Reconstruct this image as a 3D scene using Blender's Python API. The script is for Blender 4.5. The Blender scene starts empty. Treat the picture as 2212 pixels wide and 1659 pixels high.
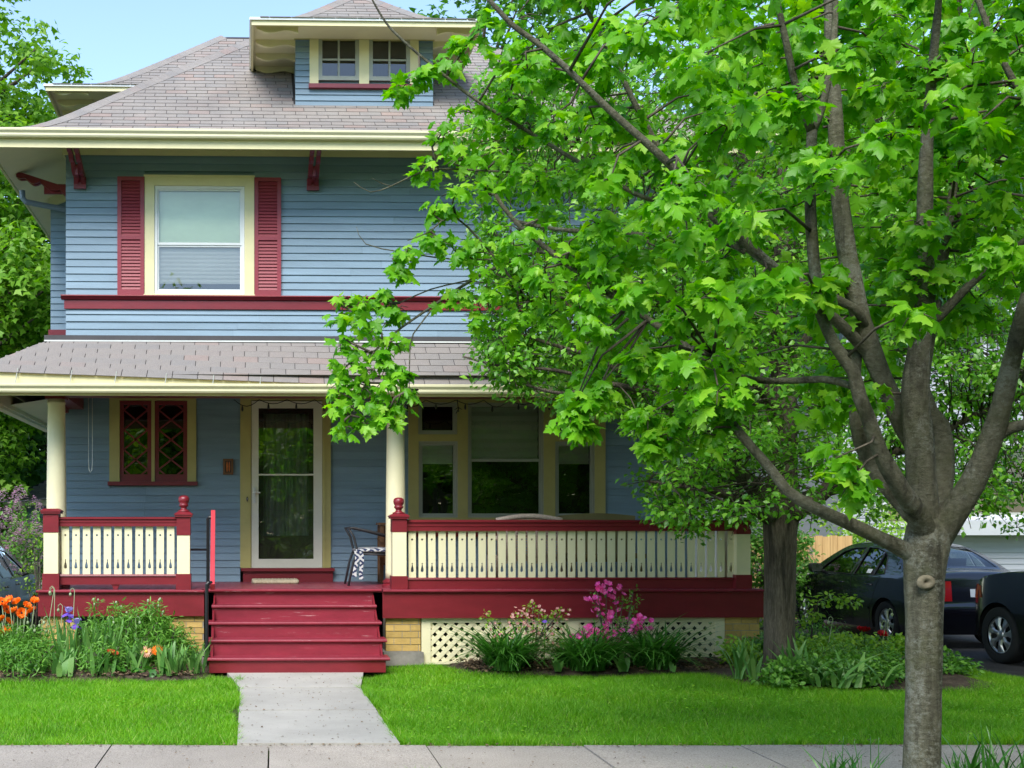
import bpy, bmesh, math, random
import numpy as np
from mathutils import Vector, Matrix, Euler
from math import sin, cos, pi, radians

# ---------------------------------------------------------------- camera, sky, sun, exposure
scene = bpy.context.scene
COL = scene.collection
EYE = 1.7
YAW = radians(1.4)
FO, CX, CY = 2505.8, 596.2, 1136.3          # focal length and principal point of a 2212 x 1659 view
cam_data = bpy.data.cameras.new('camera')
cam = bpy.data.objects.new('camera', cam_data)
COL.objects.link(cam)
cam.location = (0, 0, EYE)
cam.rotation_euler = (radians(90), 0, -YAW)
cam_data.sensor_width = 36
cam_data.lens = 36 * FO / 2212
cam_data.shift_x = (1106 - CX) / 2212
cam_data.shift_y = (CY - 829.5) / 2212
cam_data.clip_end = 2000
cam_data.clip_start = 0.05
scene.camera = cam

SUN_EL, SUN_AZ = radians(48), radians(198)   # azimuth clockwise from +Y (behind the house); sun behind the viewer
world = bpy.data.worlds.new('World')
scene.world = world
world.use_nodes = True
wn = world.node_tree.nodes
wl = world.node_tree.links
wn.clear()
w_out = wn.new('ShaderNodeOutputWorld')
w_bg = wn.new('ShaderNodeBackground')
w_sky = wn.new('ShaderNodeTexSky')
w_sky.sky_type = 'NISHITA'
w_sky.sun_disc = False
w_sky.sun_elevation = SUN_EL
w_sky.sun_rotation = SUN_AZ
w_sky.air_density = 1.0
w_sky.dust_density = 0.4
w_sky.ozone_density = 1.0
w_bg.inputs['Strength'].default_value = 0.10
wl.new(w_sky.outputs[0], w_bg.inputs['Color'])
wl.new(w_bg.outputs[0], w_out.inputs['Surface'])

sun_data = bpy.data.lights.new('sun', 'SUN')
sun_data.energy = 1.5
sun_data.angle = radians(34)
sun_data.color = (1.0, 0.965, 0.9)
sun = bpy.data.objects.new('sun', sun_data)
COL.objects.link(sun)
sd = Vector((sin(SUN_AZ) * cos(SUN_EL), cos(SUN_AZ) * cos(SUN_EL), sin(SUN_EL)))
sun.rotation_euler = sd.to_track_quat('Z', 'Y').to_euler()
sun.location = (0, -10, 20)

scene.view_settings.view_transform = 'Standard'
scene.view_settings.look = 'None'
scene.view_settings.gamma = 1.0
scene.view_settings.use_curve_mapping = False
scene.view_settings.exposure = 1.9
scene.render.engine = 'CYCLES'
scene.cycles.max_bounces = 10
scene.cycles.diffuse_bounces = 7
scene.cycles.transmission_bounces = 8
scene.cycles.transparent_max_bounces = 12
scene.cycles.use_denoising = True

# ---------------------------------------------------------------- helpers
R = random.Random(7)
NR = np.random.default_rng(7)

def at(x, y, Y):
    """point at depth Y seen at (x, y) of the 2212 wide view"""
    u = (x - CX) / FO
    v = (CY - y) / FO
    t = Y / (cos(YAW) - u * sin(YAW))
    return Vector((t * (u * cos(YAW) + sin(YAW)), Y, EYE + t * v))
def ax(x, Y): return at(x, CY, Y).x
def az(y, Y, x=900): return at(x, y, Y).z

class MB:
    def __init__(s): s.v = []; s.f = []
    def add(s, vs, fs):
        n = len(s.v); s.v += [tuple(p) for p in vs]; s.f += [tuple(i + n for i in f) for f in fs]; return s
    def box(s, x0, x1, y0, y1, z0, z1):
        return s.add([(x0,y0,z0),(x1,y0,z0),(x1,y1,z0),(x0,y1,z0),(x0,y0,z1),(x1,y0,z1),(x1,y1,z1),(x0,y1,z1)],
                     [(0,3,2,1),(4,5,6,7),(0,1,5,4),(1,2,6,5),(2,3,7,6),(3,0,4,7)])
    def prism(s, poly, axis, a0, a1):
        """poly of 2D points extruded along axis (0 x: poly=(y,z); 1 y: poly=(x,z); 2 z: poly=(x,y))"""
        n = len(poly)
        def P(p, a):
            return (a, p[0], p[1]) if axis == 0 else ((p[0], a, p[1]) if axis == 1 else (p[0], p[1], a))
        vs = [P(p, a0) for p in poly] + [P(p, a1) for p in poly]
        fs = [tuple(range(n)), tuple(range(2 * n - 1, n - 1, -1))] + [(i, i + n, (i + 1) % n + n, (i + 1) % n) for i in range(n)]
        return s.add(vs, fs)
    def tube(s, pts, rad, n=8, cap=True):
        pts = [Vector(p) for p in pts]
        if not hasattr(rad, '__len__'): rad = [rad] * len(pts)
        vs = []; fs = []
        up = Vector((0.013, 0.021, 1))
        for i, p in enumerate(pts):
            d = (pts[min(i + 1, len(pts) - 1)] - pts[max(i - 1, 0)])
            if d.length < 1e-9: d = Vector((0, 0, 1))
            d.normalize()
            if i == 0:
                a = d.orthogonal().normalized() if abs(d.dot(up)) > .98 * up.length else d.cross(up).normalized()
            else:
                a = (a - d * a.dot(d)); a = a.normalized() if a.length > 1e-6 else d.orthogonal().normalized()
            b = d.cross(a)
            for k in range(n):
                t = 2 * pi * k / n
                vs.append(p + (a * cos(t) + b * sin(t)) * rad[i])
        for i in range(len(pts) - 1):
            for k in range(n):
                fs.append((i*n+k, i*n+(k+1) % n, (i+1)*n+(k+1) % n, (i+1)*n+k))
        if cap:
            fs.append(tuple(range(n - 1, -1, -1))); fs.append(tuple((len(pts)-1)*n + k for k in range(n)))
        return s.add(vs, fs)
    def lathe(s, prof, c, n=16):
        """prof: (radius, z) bottom to top about a vertical axis at c"""
        vs = []; fs = []
        for r, z in prof:
            for k in range(n):
                t = 2 * pi * k / n
                vs.append((c[0] + r * cos(t), c[1] + r * sin(t), c[2] + z))
        m = len(prof)
        for i in range(m - 1):
            for k in range(n):
                fs.append((i*n+k, i*n+(k+1) % n, (i+1)*n+(k+1) % n, (i+1)*n+k))
        fs.append(tuple(range(n - 1, -1, -1))); fs.append(tuple((m-1)*n + k for k in range(n)))
        return s.add(vs, fs)
    def quad(s, a, b, c, d): return s.add([a, b, c, d], [(0, 1, 2, 3)])
    def mesh(s, name='mesh', smooth=False):
        me = bpy.data.meshes.new(name)
        me.from_pydata(s.v, [], s.f)
        me.validate()
        if smooth: me.polygons.foreach_set('use_smooth', [True] * len(me.polygons))
        me.update()
        return me
    def build(s, name, mat, parent=None, smooth=False, kind=None):
        return put(name, s.mesh(name, smooth), mat, parent, kind=kind)

ORG = {}                                     # world position of every parent (they only translate)
def put(name, me, mat, parent=None, loc=(0, 0, 0), rot=None, scl=None, kind=None, label=None):
    """link a mesh whose coordinates are world coordinates (plus loc) under a parent"""
    o = bpy.data.objects.new(name, me)
    COL.objects.link(o)
    if mat is not None and len(me.materials) == 0: me.materials.append(mat)
    o.location = loc
    if rot is not None: o.rotation_euler = rot
    if scl is not None: o.scale = scl if hasattr(scl, '__len__') else (scl, scl, scl)
    if parent is not None:
        o.parent = parent
        p = ORG.get(parent.name, (0, 0, 0))
        o.matrix_parent_inverse = Matrix.Translation((-p[0], -p[1], -p[2]))
    ORG[o.name] = tuple(loc)
    if kind: o['kind'] = kind
    if label: o['label'] = label
    return o

def thing(name, label, cat, loc=(0, 0, 0), group=None):
    o = bpy.data.objects.new(name, None)
    COL.objects.link(o)
    o.location = loc; o.empty_display_size = .2
    o['label'] = label; o['category'] = cat
    if group: o['group'] = group
    ORG[o.name] = tuple(loc)
    return o
def tag(o, label, cat=None, group=None, kind=None):
    o['label'] = label
    if cat: o['category'] = cat
    if group: o['group'] = group
    if kind: o['kind'] = kind
    return o
def copy_thing(root, loc, rotz=0, label=None, scl=1):
    r = root.copy(); COL.objects.link(r)
    r.location = loc; r.rotation_euler = (0, 0, rotz); r.scale = (scl, scl, scl)
    if label: r['label'] = label
    for ch in root.children:
        c = ch.copy(); COL.objects.link(c); c.parent = r
        for g in ch.children:
            d = g.copy(); COL.objects.link(d); d.parent = c
    return r

def shape2d(outline, holes, thick):
    """flat board with real holes: outline and holes are (x, z) loops; thickness along y centred on 0"""
    cu = bpy.data.curves.new('outline', 'CURVE')
    cu.dimensions = '2D'; cu.fill_mode = 'BOTH'; cu.extrude = thick / 2
    for lp in [outline] + list(holes):
        sp = cu.splines.new('POLY')
        sp.points.add(len(lp) - 1)
        for p, q in zip(sp.points, lp): p.co = (q[0], q[1], 0, 1)
        sp.use_cyclic_u = True
    ob = bpy.data.objects.new('outline', cu)
    COL.objects.link(ob)
    dg = bpy.context.evaluated_depsgraph_get()
    me = bpy.data.meshes.new_from_object(ob.evaluated_get(dg))
    bpy.data.objects.remove(ob); bpy.data.curves.remove(cu)
    me.transform(Matrix.Rotation(pi / 2, 4, 'X'))
    me.materials.clear()
    return me

# ---------------------------------------------------------------- materials
M = {}
def _new(name):
    m = bpy.data.materials.new(name); m.use_nodes = True
    nt = m.node_tree; b = nt.nodes['Principled BSDF']
    M[name] = m
    return m, nt, b
def N(nt, t, **kw):
    n = nt.nodes.new(t)
    for k, v in kw.items():
        if k in n.inputs: n.inputs[k].default_value = v
        else: setattr(n, k, v)
    return n
def rand_node(nt):
    """0..1 value per loose piece and per object"""
    g = N(nt, 'ShaderNodeNewGeometry'); o = N(nt, 'ShaderNodeObjectInfo')
    a = N(nt, 'ShaderNodeMath', operation='ADD'); f = N(nt, 'ShaderNodeMath', operation='FRACT')
    nt.links.new(g.outputs['Random Per Island'], a.inputs[0]); nt.links.new(o.outputs['Random'], a.inputs[1])
    nt.links.new(a.outputs[0], f.inputs[0])
    return f.outputs[0]
def ramp(nt, cols):
    r = N(nt, 'ShaderNodeValToRGB')
    el = r.color_ramp.elements
    while len(el) < len(cols): el.new(0.5)
    for i, (p, c) in enumerate(cols):
        el[i].position = p; el[i].color = (*c, 1)
    return r
def mixc(nt, blend='MIX', fac=.5):
    m = N(nt, 'ShaderNodeMix', data_type='RGBA', blend_type=blend)
    m.inputs[0].default_value = fac
    return m
def paint(name, col, rough=.5, var=.12, scale=(3, 3, 3), bump=.15, bscale=60, piece=0.0, spec=.4, wear=None, wearamt=.0, streak=False):
    m, nt, b = _new(name); L = nt.links
    tc = N(nt, 'ShaderNodeTexCoord')
    mp = N(nt, 'ShaderNodeMapping'); mp.inputs['Scale'].default_value = scale
    L.new(tc.outputs['Object'], mp.inputs[0])
    n1 = N(nt, 'ShaderNodeTexNoise', Scale=1.0, Detail=6.0, Roughness=.65)
    L.new(mp.outputs[0], n1.inputs['Vector'])
    lo = tuple(max(0, c * (1 - var)) for c in col); hi = tuple(min(1, c * (1 + var)) for c in col)
    r = ramp(nt, [(.3, lo), (.7, hi)])
    L.new(n1.outputs['Fac'], r.inputs[0])
    cur = r.outputs[0]
    if piece:
        h = N(nt, 'ShaderNodeMapRange'); h.inputs['To Min'].default_value = 1 - piece; h.inputs['To Max'].default_value = 1 + piece
        L.new(rand_node(nt), h.inputs['Value'])
        mm = mixc(nt, 'MULTIPLY', 1.0)
        L.new(cur, mm.inputs[6]); L.new(h.outputs[0], mm.inputs[7]); cur = mm.outputs[2]
    if wear is not None:
        n2 = N(nt, 'ShaderNodeTexNoise', Scale=1.0, Detail=8.0, Roughness=.75)
        mp2 = N(nt, 'ShaderNodeMapping'); mp2.inputs['Scale'].default_value = (2.2, 9, 30) if streak else (7, 7, 7)
        L.new(tc.outputs['Object'], mp2.inputs[0]); L.new(mp2.outputs[0], n2.inputs['Vector'])
        r2 = ramp(nt, [(.62 - wearamt, (0, 0, 0)), (.7 - wearamt, (1, 1, 1))])
        L.new(n2.outputs['Fac'], r2.inputs[0])
        mm = mixc(nt); L.new(r2.outputs[0], mm.inputs[0]); L.new(cur, mm.inputs[6]); mm.inputs[7].default_value = (*wear, 1)
        cur = mm.outputs[2]
    L.new(cur, b.inputs['Base Color'])
    b.inputs['Roughness'].default_value = rough
    b.inputs['Specular IOR Level'].default_value = spec
    if bump:
        nb = N(nt, 'ShaderNodeTexNoise', Scale=bscale, Detail=4.0)
        L.new(tc.outputs['Object'], nb.inputs['Vector'])
        bp = N(nt, 'ShaderNodeBump', Strength=bump, Distance=.01)
        L.new(nb.outputs['Fac'], bp.inputs['Height']); L.new(bp.outputs[0], b.inputs['Normal'])
    return m
def leafmat(name, cols, trans=.45, rough=.45, spec=.35):
    m, nt, b = _new(name); L = nt.links
    r = ramp(nt, cols)
    L.new(rand_node(nt), r.inputs[0])
    L.new(r.outputs[0], b.inputs['Base Color'])
    b.inputs['Roughness'].default_value = rough
    b.inputs['Specular IOR Level'].default_value = spec
    t = N(nt, 'ShaderNodeBsdfTranslucent')
    g = N(nt, 'ShaderNodeHueSaturation', Value=1.45, Saturation=1.08)
    L.new(r.outputs[0], g.inputs['Color']); L.new(g.outputs[0], t.inputs['Color'])
    mx = N(nt, 'ShaderNodeMixShader'); mx.inputs[0].default_value = trans
    L.new(b.outputs[0], mx.inputs[1]); L.new(t.outputs[0], mx.inputs[2])
    L.new(mx.outputs[0], nt.nodes['Material Output'].inputs['Surface'])
    return m
def plain(name, col, rough=.5, metal=0, spec=.5, coat=0):
    m, nt, b = _new(name)
    b.inputs['Base Color'].default_value = (*col, 1); b.inputs['Roughness'].default_value = rough
    b.inputs['Metallic'].default_value = metal; b.inputs['Specular IOR Level'].default_value = spec
    b.inputs['Coat Weight'].default_value = coat; b.inputs['Coat Roughness'].default_value = .03
    return m
def glassmat(name, tint=(.9, .95, .93), refl=.09, rough=.01):
    """window glass: mostly see-through with a mirror reflection that grows at grazing angles"""
    m, nt, b = _new(name); L = nt.links
    nt.nodes.remove(b)
    tr = N(nt, 'ShaderNodeBsdfTransparent'); tr.inputs[0].default_value = (*tint, 1)
    gl = N(nt, 'ShaderNodeBsdfGlossy'); gl.inputs['Roughness'].default_value = rough
    gl.inputs['Color'].default_value = (1, 1, 1, 1)
    fr = N(nt, 'ShaderNodeFresnel', IOR=1.5)
    ad = N(nt, 'ShaderNodeMath', operation='ADD'); ad.inputs[1].default_value = refl - .04; ad.use_clamp = True
    L.new(fr.outputs[0], ad.inputs[0])
    nb = N(nt, 'ShaderNodeTexNoise', Scale=2.5, Detail=1.0)
    tc = N(nt, 'ShaderNodeTexCoord'); L.new(tc.outputs['Object'], nb.inputs['Vector'])
    bp = N(nt, 'ShaderNodeBump', Strength=.08, Distance=.02); L.new(nb.outputs['Fac'], bp.inputs['Height'])
    L.new(bp.outputs[0], gl.inputs['Normal'])
    mx = N(nt, 'ShaderNodeMixShader')
    L.new(ad.outputs[0], mx.inputs[0]); L.new(tr.outputs[0], mx.inputs[1]); L.new(gl.outputs[0], mx.inputs[2])
    L.new(mx.outputs[0], nt.nodes['Material Output'].inputs['Surface'])
    return m

paint('siding', (.186, .272, .340), .55, .13, (.9, 3, 7), .14, 45, piece=.075)
paint('cream', (.70, .635, .36), .5, .06, (3, 3, 3), .08, 40)
paint('cream_light', (.76, .70, .455), .45, .05, (3, 3, 3), .05, 40)
paint('olive', (.42, .37, .135), .5, .08, (3, 3, 3), .08, 40)
paint('white_trim', (.74, .75, .73), .35, .04, (4, 4, 4), .03, 40)
paint('grey_trim', (.33, .34, .28), .4, .05, (4, 4, 4), .03, 40)
paint('maroon', (.175, .012, .020), .38, .14, (2.5, 4, 9), .12, 50, spec=.5)
paint('maroon_worn', (.225, .020, .036), .42, .16, (2.5, 6, 9), .15, 50, wear=(.50, .30, .30), wearamt=.004, streak=True)
paint('red_bright', (.50, .045, .06), .45, .1, (3, 3, 3), .08, 50)
paint('deck', (.22, .035, .055), .4, .2, (3, 1, 3), .1, 40, wear=(.32, .16, .16), wearamt=.03)
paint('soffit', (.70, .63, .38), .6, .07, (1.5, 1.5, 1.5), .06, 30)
paint('dark_metal', (.03, .03, .033), .4, .1, (8, 8, 8), .05, 80)
paint('flashing', (.055, .052, .055), .55, .15, (3, 3, 3), .08, 30)
paint('black_pipe', (.012, .013, .016), .35, .1, (8, 8, 8), .05, 80)
paint('pale_metal', (.62, .63, .60), .35, .05, (8, 8, 8), .02, 60)
paint('downspout', (.16, .21, .26), .4, .06, (5, 5, 5), .02, 60)
paint('mortar', (.30, .285, .25), .9, .2, (10, 10, 10), .4, 90)
paint('concrete_old', (.24, .225, .20), .9, .3, (5, 5, 5), .4, 60)
paint('brick', (.50, .335, .105), .8, .16, (9, 9, 9), .35, 70, piece=.20)
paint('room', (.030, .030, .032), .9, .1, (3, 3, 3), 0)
paint('blind', (.66, .63, .57), .8, .04, (1, 1, 2), .03, 30)
paint('dark_curtain', (.085, .070, .040), .9, .2, (14, 14, 2), .1, 30)
paint('shade_green', (.66, .76, .57), .8, .10, (1, 1, 2), .03, 30)
paint('curtain', (.20, .20, .165), .9, .15, (14, 14, .6), .1, 30)
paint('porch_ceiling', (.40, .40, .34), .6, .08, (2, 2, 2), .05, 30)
paint('interior_dark_wood', (.05, .032, .022), .6, .2, (8, 8, 1), .05, 30)
glassmat('glass', (.82, .86, .84), .105)
glassmat('glass_dark', (.30, .34, .32), .075)
glassmat('glass_bright', (.92, .95, .92), .075)
paint('shutter_red', (.255, .034, .048), .45, .12, (2.5, 4, 9), .1, 50)
paint('door_cream', (.66, .645, .53), .4, .05, (4, 4, 4), .03, 40)

def shingle_mat(name, base=(.248, .220, .198), warm=(.276, .212, .184), grey=(.226, .208, .194)):
    m, nt, b = _new(name); L = nt.links
    r = ramp(nt, [(0, grey), (.35, base), (.72, base), (.88, (.256, .216, .194)), (1, warm)])
    L.new(rand_node(nt), r.inputs[0])
    tc = N(nt, 'ShaderNodeTexCoord')
    g = N(nt, 'ShaderNodeTexNoise', Scale=160.0, Detail=3.0, Roughness=.7); L.new(tc.outputs['Object'], g.inputs['Vector'])
    g2 = N(nt, 'ShaderNodeTexNoise', Scale=1.6, Detail=5.0, Roughness=.6); L.new(tc.outputs['Object'], g2.inputs['Vector'])
    r1 = ramp(nt, [(.25, (.66, .66, .66)), (.75, (1.32, 1.32, 1.32))]); L.new(g.outputs['Fac'], r1.inputs[0])
    r2 = ramp(nt, [(.3, (.84, .84, .85)), (.7, (1.12, 1.12, 1.10))]); L.new(g2.outputs['Fac'], r2.inputs[0])
    a = mixc(nt, 'MULTIPLY', 1); L.new(r.outputs[0], a.inputs[6]); L.new(r1.outputs[0], a.inputs[7])
    c = mixc(nt, 'MULTIPLY', 1); L.new(a.outputs[2], c.inputs[6]); L.new(r2.outputs[0], c.inputs[7])
    L.new(c.outputs[2], b.inputs['Base Color']); b.inputs['Roughness'].default_value = .92
    b.inputs['Specular IOR Level'].default_value = .25
    bp = N(nt, 'ShaderNodeBump', Strength=.5, Distance=.006); L.new(g.outputs['Fac'], bp.inputs['Height']); L.new(bp.outputs[0], b.inputs['Normal'])
    return m
shingle_mat('shingle')
paint('underlay', (.035, .030, .028), .95, .2, (6, 6, 6), .2, 60)
# ---------------------------------------------------------------- ground, walks, drives
def ground_mat(name, cols, scale=6, rough=.95, bump=.6, bscale=40, spec=.2):
    m, nt, b = _new(name); L = nt.links
    tc = N(nt, 'ShaderNodeTexCoord')
    n1 = N(nt, 'ShaderNodeTexNoise', Scale=scale, Detail=8.0, Roughness=.7); L.new(tc.outputs['Object'], n1.inputs['Vector'])
    r = ramp(nt, cols); L.new(n1.outputs['Fac'], r.inputs[0]); L.new(r.outputs[0], b.inputs['Base Color'])
    b.inputs['Roughness'].default_value = rough; b.inputs['Specular IOR Level'].default_value = spec
    n2 = N(nt, 'ShaderNodeTexNoise', Scale=bscale, Detail=6.0, Roughness=.7); L.new(tc.outputs['Object'], n2.inputs['Vector'])
    bp = N(nt, 'ShaderNodeBump', Strength=bump, Distance=.02); L.new(n2.outputs['Fac'], bp.inputs['Height']); L.new(bp.outputs[0], b.inputs['Normal'])
    return m
def concrete_mat(name, base, speck, dark, pebble=.5):
    m, nt, b = _new(name); L = nt.links
    tc = N(nt, 'ShaderNodeTexCoord')
    n1 = N(nt, 'ShaderNodeTexNoise', Scale=1.3, Detail=7.0, Roughness=.65); L.new(tc.outputs['Object'], n1.inputs['Vector'])
    r = ramp(nt, [(.3, tuple(c * .84 for c in base)), (.7, tuple(c * 1.1 for c in base))]); L.new(n1.outputs['Fac'], r.inputs[0])
    v = N(nt, 'ShaderNodeTexNoise', Scale=95.0, Detail=3.0, Roughness=.75); L.new(tc.outputs['Object'], v.inputs['Vector'])
    rv = ramp(nt, [(.36, dark), (.5, (1, 1, 1)), (.64, speck)]); L.new(v.outputs['Fac'], rv.inputs[0])
    hp = N(nt, 'ShaderNodeMapRange'); hp.inputs['To Min'].default_value = .90; hp.inputs['To Max'].default_value = 1.08; L.new(rand_node(nt), hp.inputs['Value'])
    m0 = mixc(nt, 'MULTIPLY', 1.0); L.new(r.outputs[0], m0.inputs[6]); L.new(hp.outputs[0], m0.inputs[7])
    mm = mixc(nt, 'MULTIPLY', pebble); L.new(m0.outputs[2], mm.inputs[6]); L.new(rv.outputs[0], mm.inputs[7])
    n3 = N(nt, 'ShaderNodeTexNoise', Scale=14.0, Detail=8.0, Roughness=.8); L.new(tc.outputs['Object'], n3.inputs['Vector'])
    r3 = ramp(nt, [(.66, (0, 0, 0)), (.74, (1, 1, 1))]); L.new(n3.outputs['Fac'], r3.inputs[0])
    m2 = mixc(nt); L.new(r3.outputs[0], m2.inputs[0]); L.new(mm.outputs[2], m2.inputs[6]); m2.inputs[7].default_value = (*[c * .72 for c in base], 1)
    L.new(m2.outputs[2], b.inputs['Base Color']); b.inputs['Roughness'].default_value = .9; b.inputs['Specular IOR Level'].default_value = .25
    bp = N(nt, 'ShaderNodeBump', Strength=.35, Distance=.006); L.new(v.outputs['Fac'], bp.inputs['Height']); L.new(bp.outputs[0], b.inputs['Normal'])
    return m
ground_mat('soil', [(.25, (.030, .022, .015)), (.5, (.075, .055, .040)), (.75, (.15, .115, .085))], 9, bump=1.0, bscale=55)
ground_mat('turf_soil', [(.3, (.030, .055, .010)), (.7, (.06, .10, .02))], 5)
ground_mat('far_turf', [(.3, (.04, .085, .015)), (.7, (.08, .15, .03))], 2)
ground_mat('asphalt', [(.3, (.030, .030, .033)), (.7, (.062, .060, .062))], 3, bump=.6, bscale=120, rough=.85)
concrete_mat('walk_concrete', (.385, .362, .322), (1.1, 1.08, 1.05), (.82, .8, .78), .35)
concrete_mat('slab_concrete', (.352, .312, .268), (1.30, 1.25, 1.2), (.60, .56, .54), .9)

S_DIR = Vector((cos(YAW), -sin(YAW), 0)); N_DIR = Vector((sin(YAW), cos(YAW), 0))
def sw(l, t, z=0): return S_DIR * l + N_DIR * t + Vector((0, 0, z))

tag(MB().quad((-300, -300, -.17), (300, -300, -.17), (300, 400, -.17), (-300, 400, -.17)).build('ground', M['far_turf']), 'grassy ground reaching out behind the houses', kind='structure')

def sheet(name, x0, x1, y0, y1, zf, nx, ny, mat):
    mb = MB()
    vs = [(x0 + (x1-x0)*i/nx, y0 + (y1-y0)*j/ny, zf(x0 + (x1-x0)*i/nx, y0 + (y1-y0)*j/ny)) for j in range(ny+1) for i in range(nx+1)]
    fs = [(j*(nx+1)+i, j*(nx+1)+i+1, (j+1)*(nx+1)+i+1, (j+1)*(nx+1)+i) for j in range(ny) for i in range(nx)]
    mb.add(vs, fs)
    o = mb.build(name, mat, smooth=True); o['kind'] = 'structure'
    return o
DRIVE_X = 8.7
def lawn_z(x, y):
    z = -.035 + .012 * sin(x * 1.3 + y * .7) + .012 * sin(y * 1.9 - x * .5)
    if x > DRIVE_X - 1.2: z -= .03 * min(1, (x - DRIVE_X + 1.2) / 1.2) ** 2
    if x < -3.0: z -= .10 * min(1, (-3.0 - x) / .5)
    return z
tag(sheet('lawn', -3.5, DRIVE_X + .05, 8.7, 24, lawn_z, 60, 60, M['turf_soil']), 'front lawn soil under the mown grass')
tag(sheet('tree_lawn', -9, 14, 5.2, 7.95, lambda x, y: -.012, 20, 4, M['turf_soil']), 'strip of turf between sidewalk and street')
tag(sheet('asphalt_drive', DRIVE_X, 13.2, 9.2, 34, lambda x, y: -.045, 4, 20, M['asphalt']), 'dark asphalt driveway beside the lawn under the parked cars')
tag(sheet('neighbour_drive', -8, -3.45, 9.2, 34, lambda x, y: -.09, 4, 20, M['asphalt']), 'asphalt driveway running back past the porch')
tag(sheet('road', -60, 60, -5.5, 5.0, lambda x, y: -.14, 10, 4, M['asphalt']), 'asphalt street in front of the house')
for (y0, y1) in ((5.0, 5.18), (-5.68, -5.5)):
    o = MB().box(-60, 60, y0, y1, -.16, -.01).build('kerb', M['concrete_old']); tag(o, 'concrete kerb along the street', kind='structure')
# sidewalk of separate slabs
sidewalk = bpy.data.objects.new('sidewalk', None); COL.objects.link(sidewalk); ORG['sidewalk'] = (0, 0, 0)
tag(sidewalk, 'pinkish grey concrete sidewalk crossing the foreground', kind='structure')
JL = -.055
for k in range(-7, 12):
    l0, l1 = JL + k * 1.216 + .006, JL + (k + 1) * 1.216 - .006
    t0, t1 = 7.78, 8.98
    dz = [R.uniform(-.004, .010) for _ in range(4)]
    P = [sw(l0, t0, dz[0]), sw(l1, t0, dz[1]), sw(l1, t1, dz[2]), sw(l0, t1, dz[3])]
    b = [Vector((p.x, p.y, -.12)) for p in P]
    mb = MB().add(P + b, [(0, 1, 2, 3), (0, 4, 5, 1), (1, 5, 6, 2), (2, 6, 7, 3), (3, 7, 4, 0)])
    mb.build('slab', M['slab_concrete'], sidewalk)
# front walk
WX0, WX1 = -.08, 1.18
walk = bpy.data.objects.new('front_walk', None); COL.objects.link(walk); ORG['front_walk'] = (0, 0, 0)
tag(walk, 'pale concrete walk leading up to the red porch steps', kind='structure')
y_edges = [sw(.5, 8.99).y, 10.62, 12.1, 13.40]
for i in range(3):
    y0, y1 = y_edges[i] + .003, y_edges[i + 1] - .003
    e = .16 if i == 2 else 0
    mb = MB().add([(WX0, y0 + (.0 if i else .028), .016), (WX1, y0, .016), (WX1 + e, y1, .012), (WX0 - e, y1, .012),
                   (WX0, y0, -.12), (WX1, y0, -.12), (WX1 + e, y1, -.12), (WX0 - e, y1, -.12)],
                  [(0, 1, 2, 3), (0, 4, 5, 1), (1, 5, 6, 2), (2, 6, 7, 3), (3, 7, 4, 0)])
    mb.build('slab', M['walk_concrete'], walk)
# planting beds
def bed(name, poly, z, label):
    mb = MB(); n = len(poly)
    cx = sum(p[0] for p in poly) / n; cy = sum(p[1] for p in poly) / n
    vs = [(cx, cy, z + .05)]
    for s in (.5, .8, 1.0):
        vs += [(cx + (p[0]-cx)*s, cy + (p[1]-cy)*s, z + (.04 if s < .9 else -.03) + R.uniform(-.012, .012)) for p in poly]
    fs = [(0, 1 + i, 1 + (i+1) % n) for i in range(n)]
    for r_ in range(2):
        fs += [(1+r_*n+i, 1+(r_+1)*n+i, 1+(r_+1)*n+(i+1) % n, 1+r_*n+(i+1) % n) for i in range(n)]
    mb.add(vs, fs)
    return tag(mb.build(name, M['soil'], smooth=True), label, kind='structure')
def ring(x0, x1, y0, y1, n=40, wob=.06):
    pts = []
    for i in range(n):
        a = 2 * pi * i / n
        c, s = cos(a), sin(a)
        k = (abs(c) ** 6 + abs(s) ** 6) ** (-1 / 6)
        pts.append(((x0+x1)/2 + (x1-x0)/2 * c * k + R.uniform(-wob, wob), (y0+y1)/2 + (y1-y0)/2 * s * k + R.uniform(-wob, wob)))
    return pts
bed('planting_bed', ring(-4.2, -.42, 12.80, 14.5), .02, 'dark soil of the flower bed beside the steps')
bed('planting_bed', ring(2.45, 6.9, 13.15, 14.5), .02, 'mulched soil of the bed in front of the lattice')
bed('planting_bed', ring(5.1, 8.3, 11.9, 16.5), .02, 'soil of the bed around the dark tree trunk')
# ---------------------------------------------------------------- the house
WY = 16.35                                    # plane of the main walls
HX0, HX1 = -2.55, 6.35
DECK = .916
house = thing('house', 'blue clapboard house with maroon trim, cream columns and grey shingled bell-cast roof', 'house', ((HX0 + HX1) / 2, 20, 0))
H = house
def part(name, mb, mat, parent=None, smooth=False, kind=None, label=None):
    o = mb.build(name, M[mat], parent or H, smooth, kind)
    if label: o['label'] = label
    return o

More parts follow.
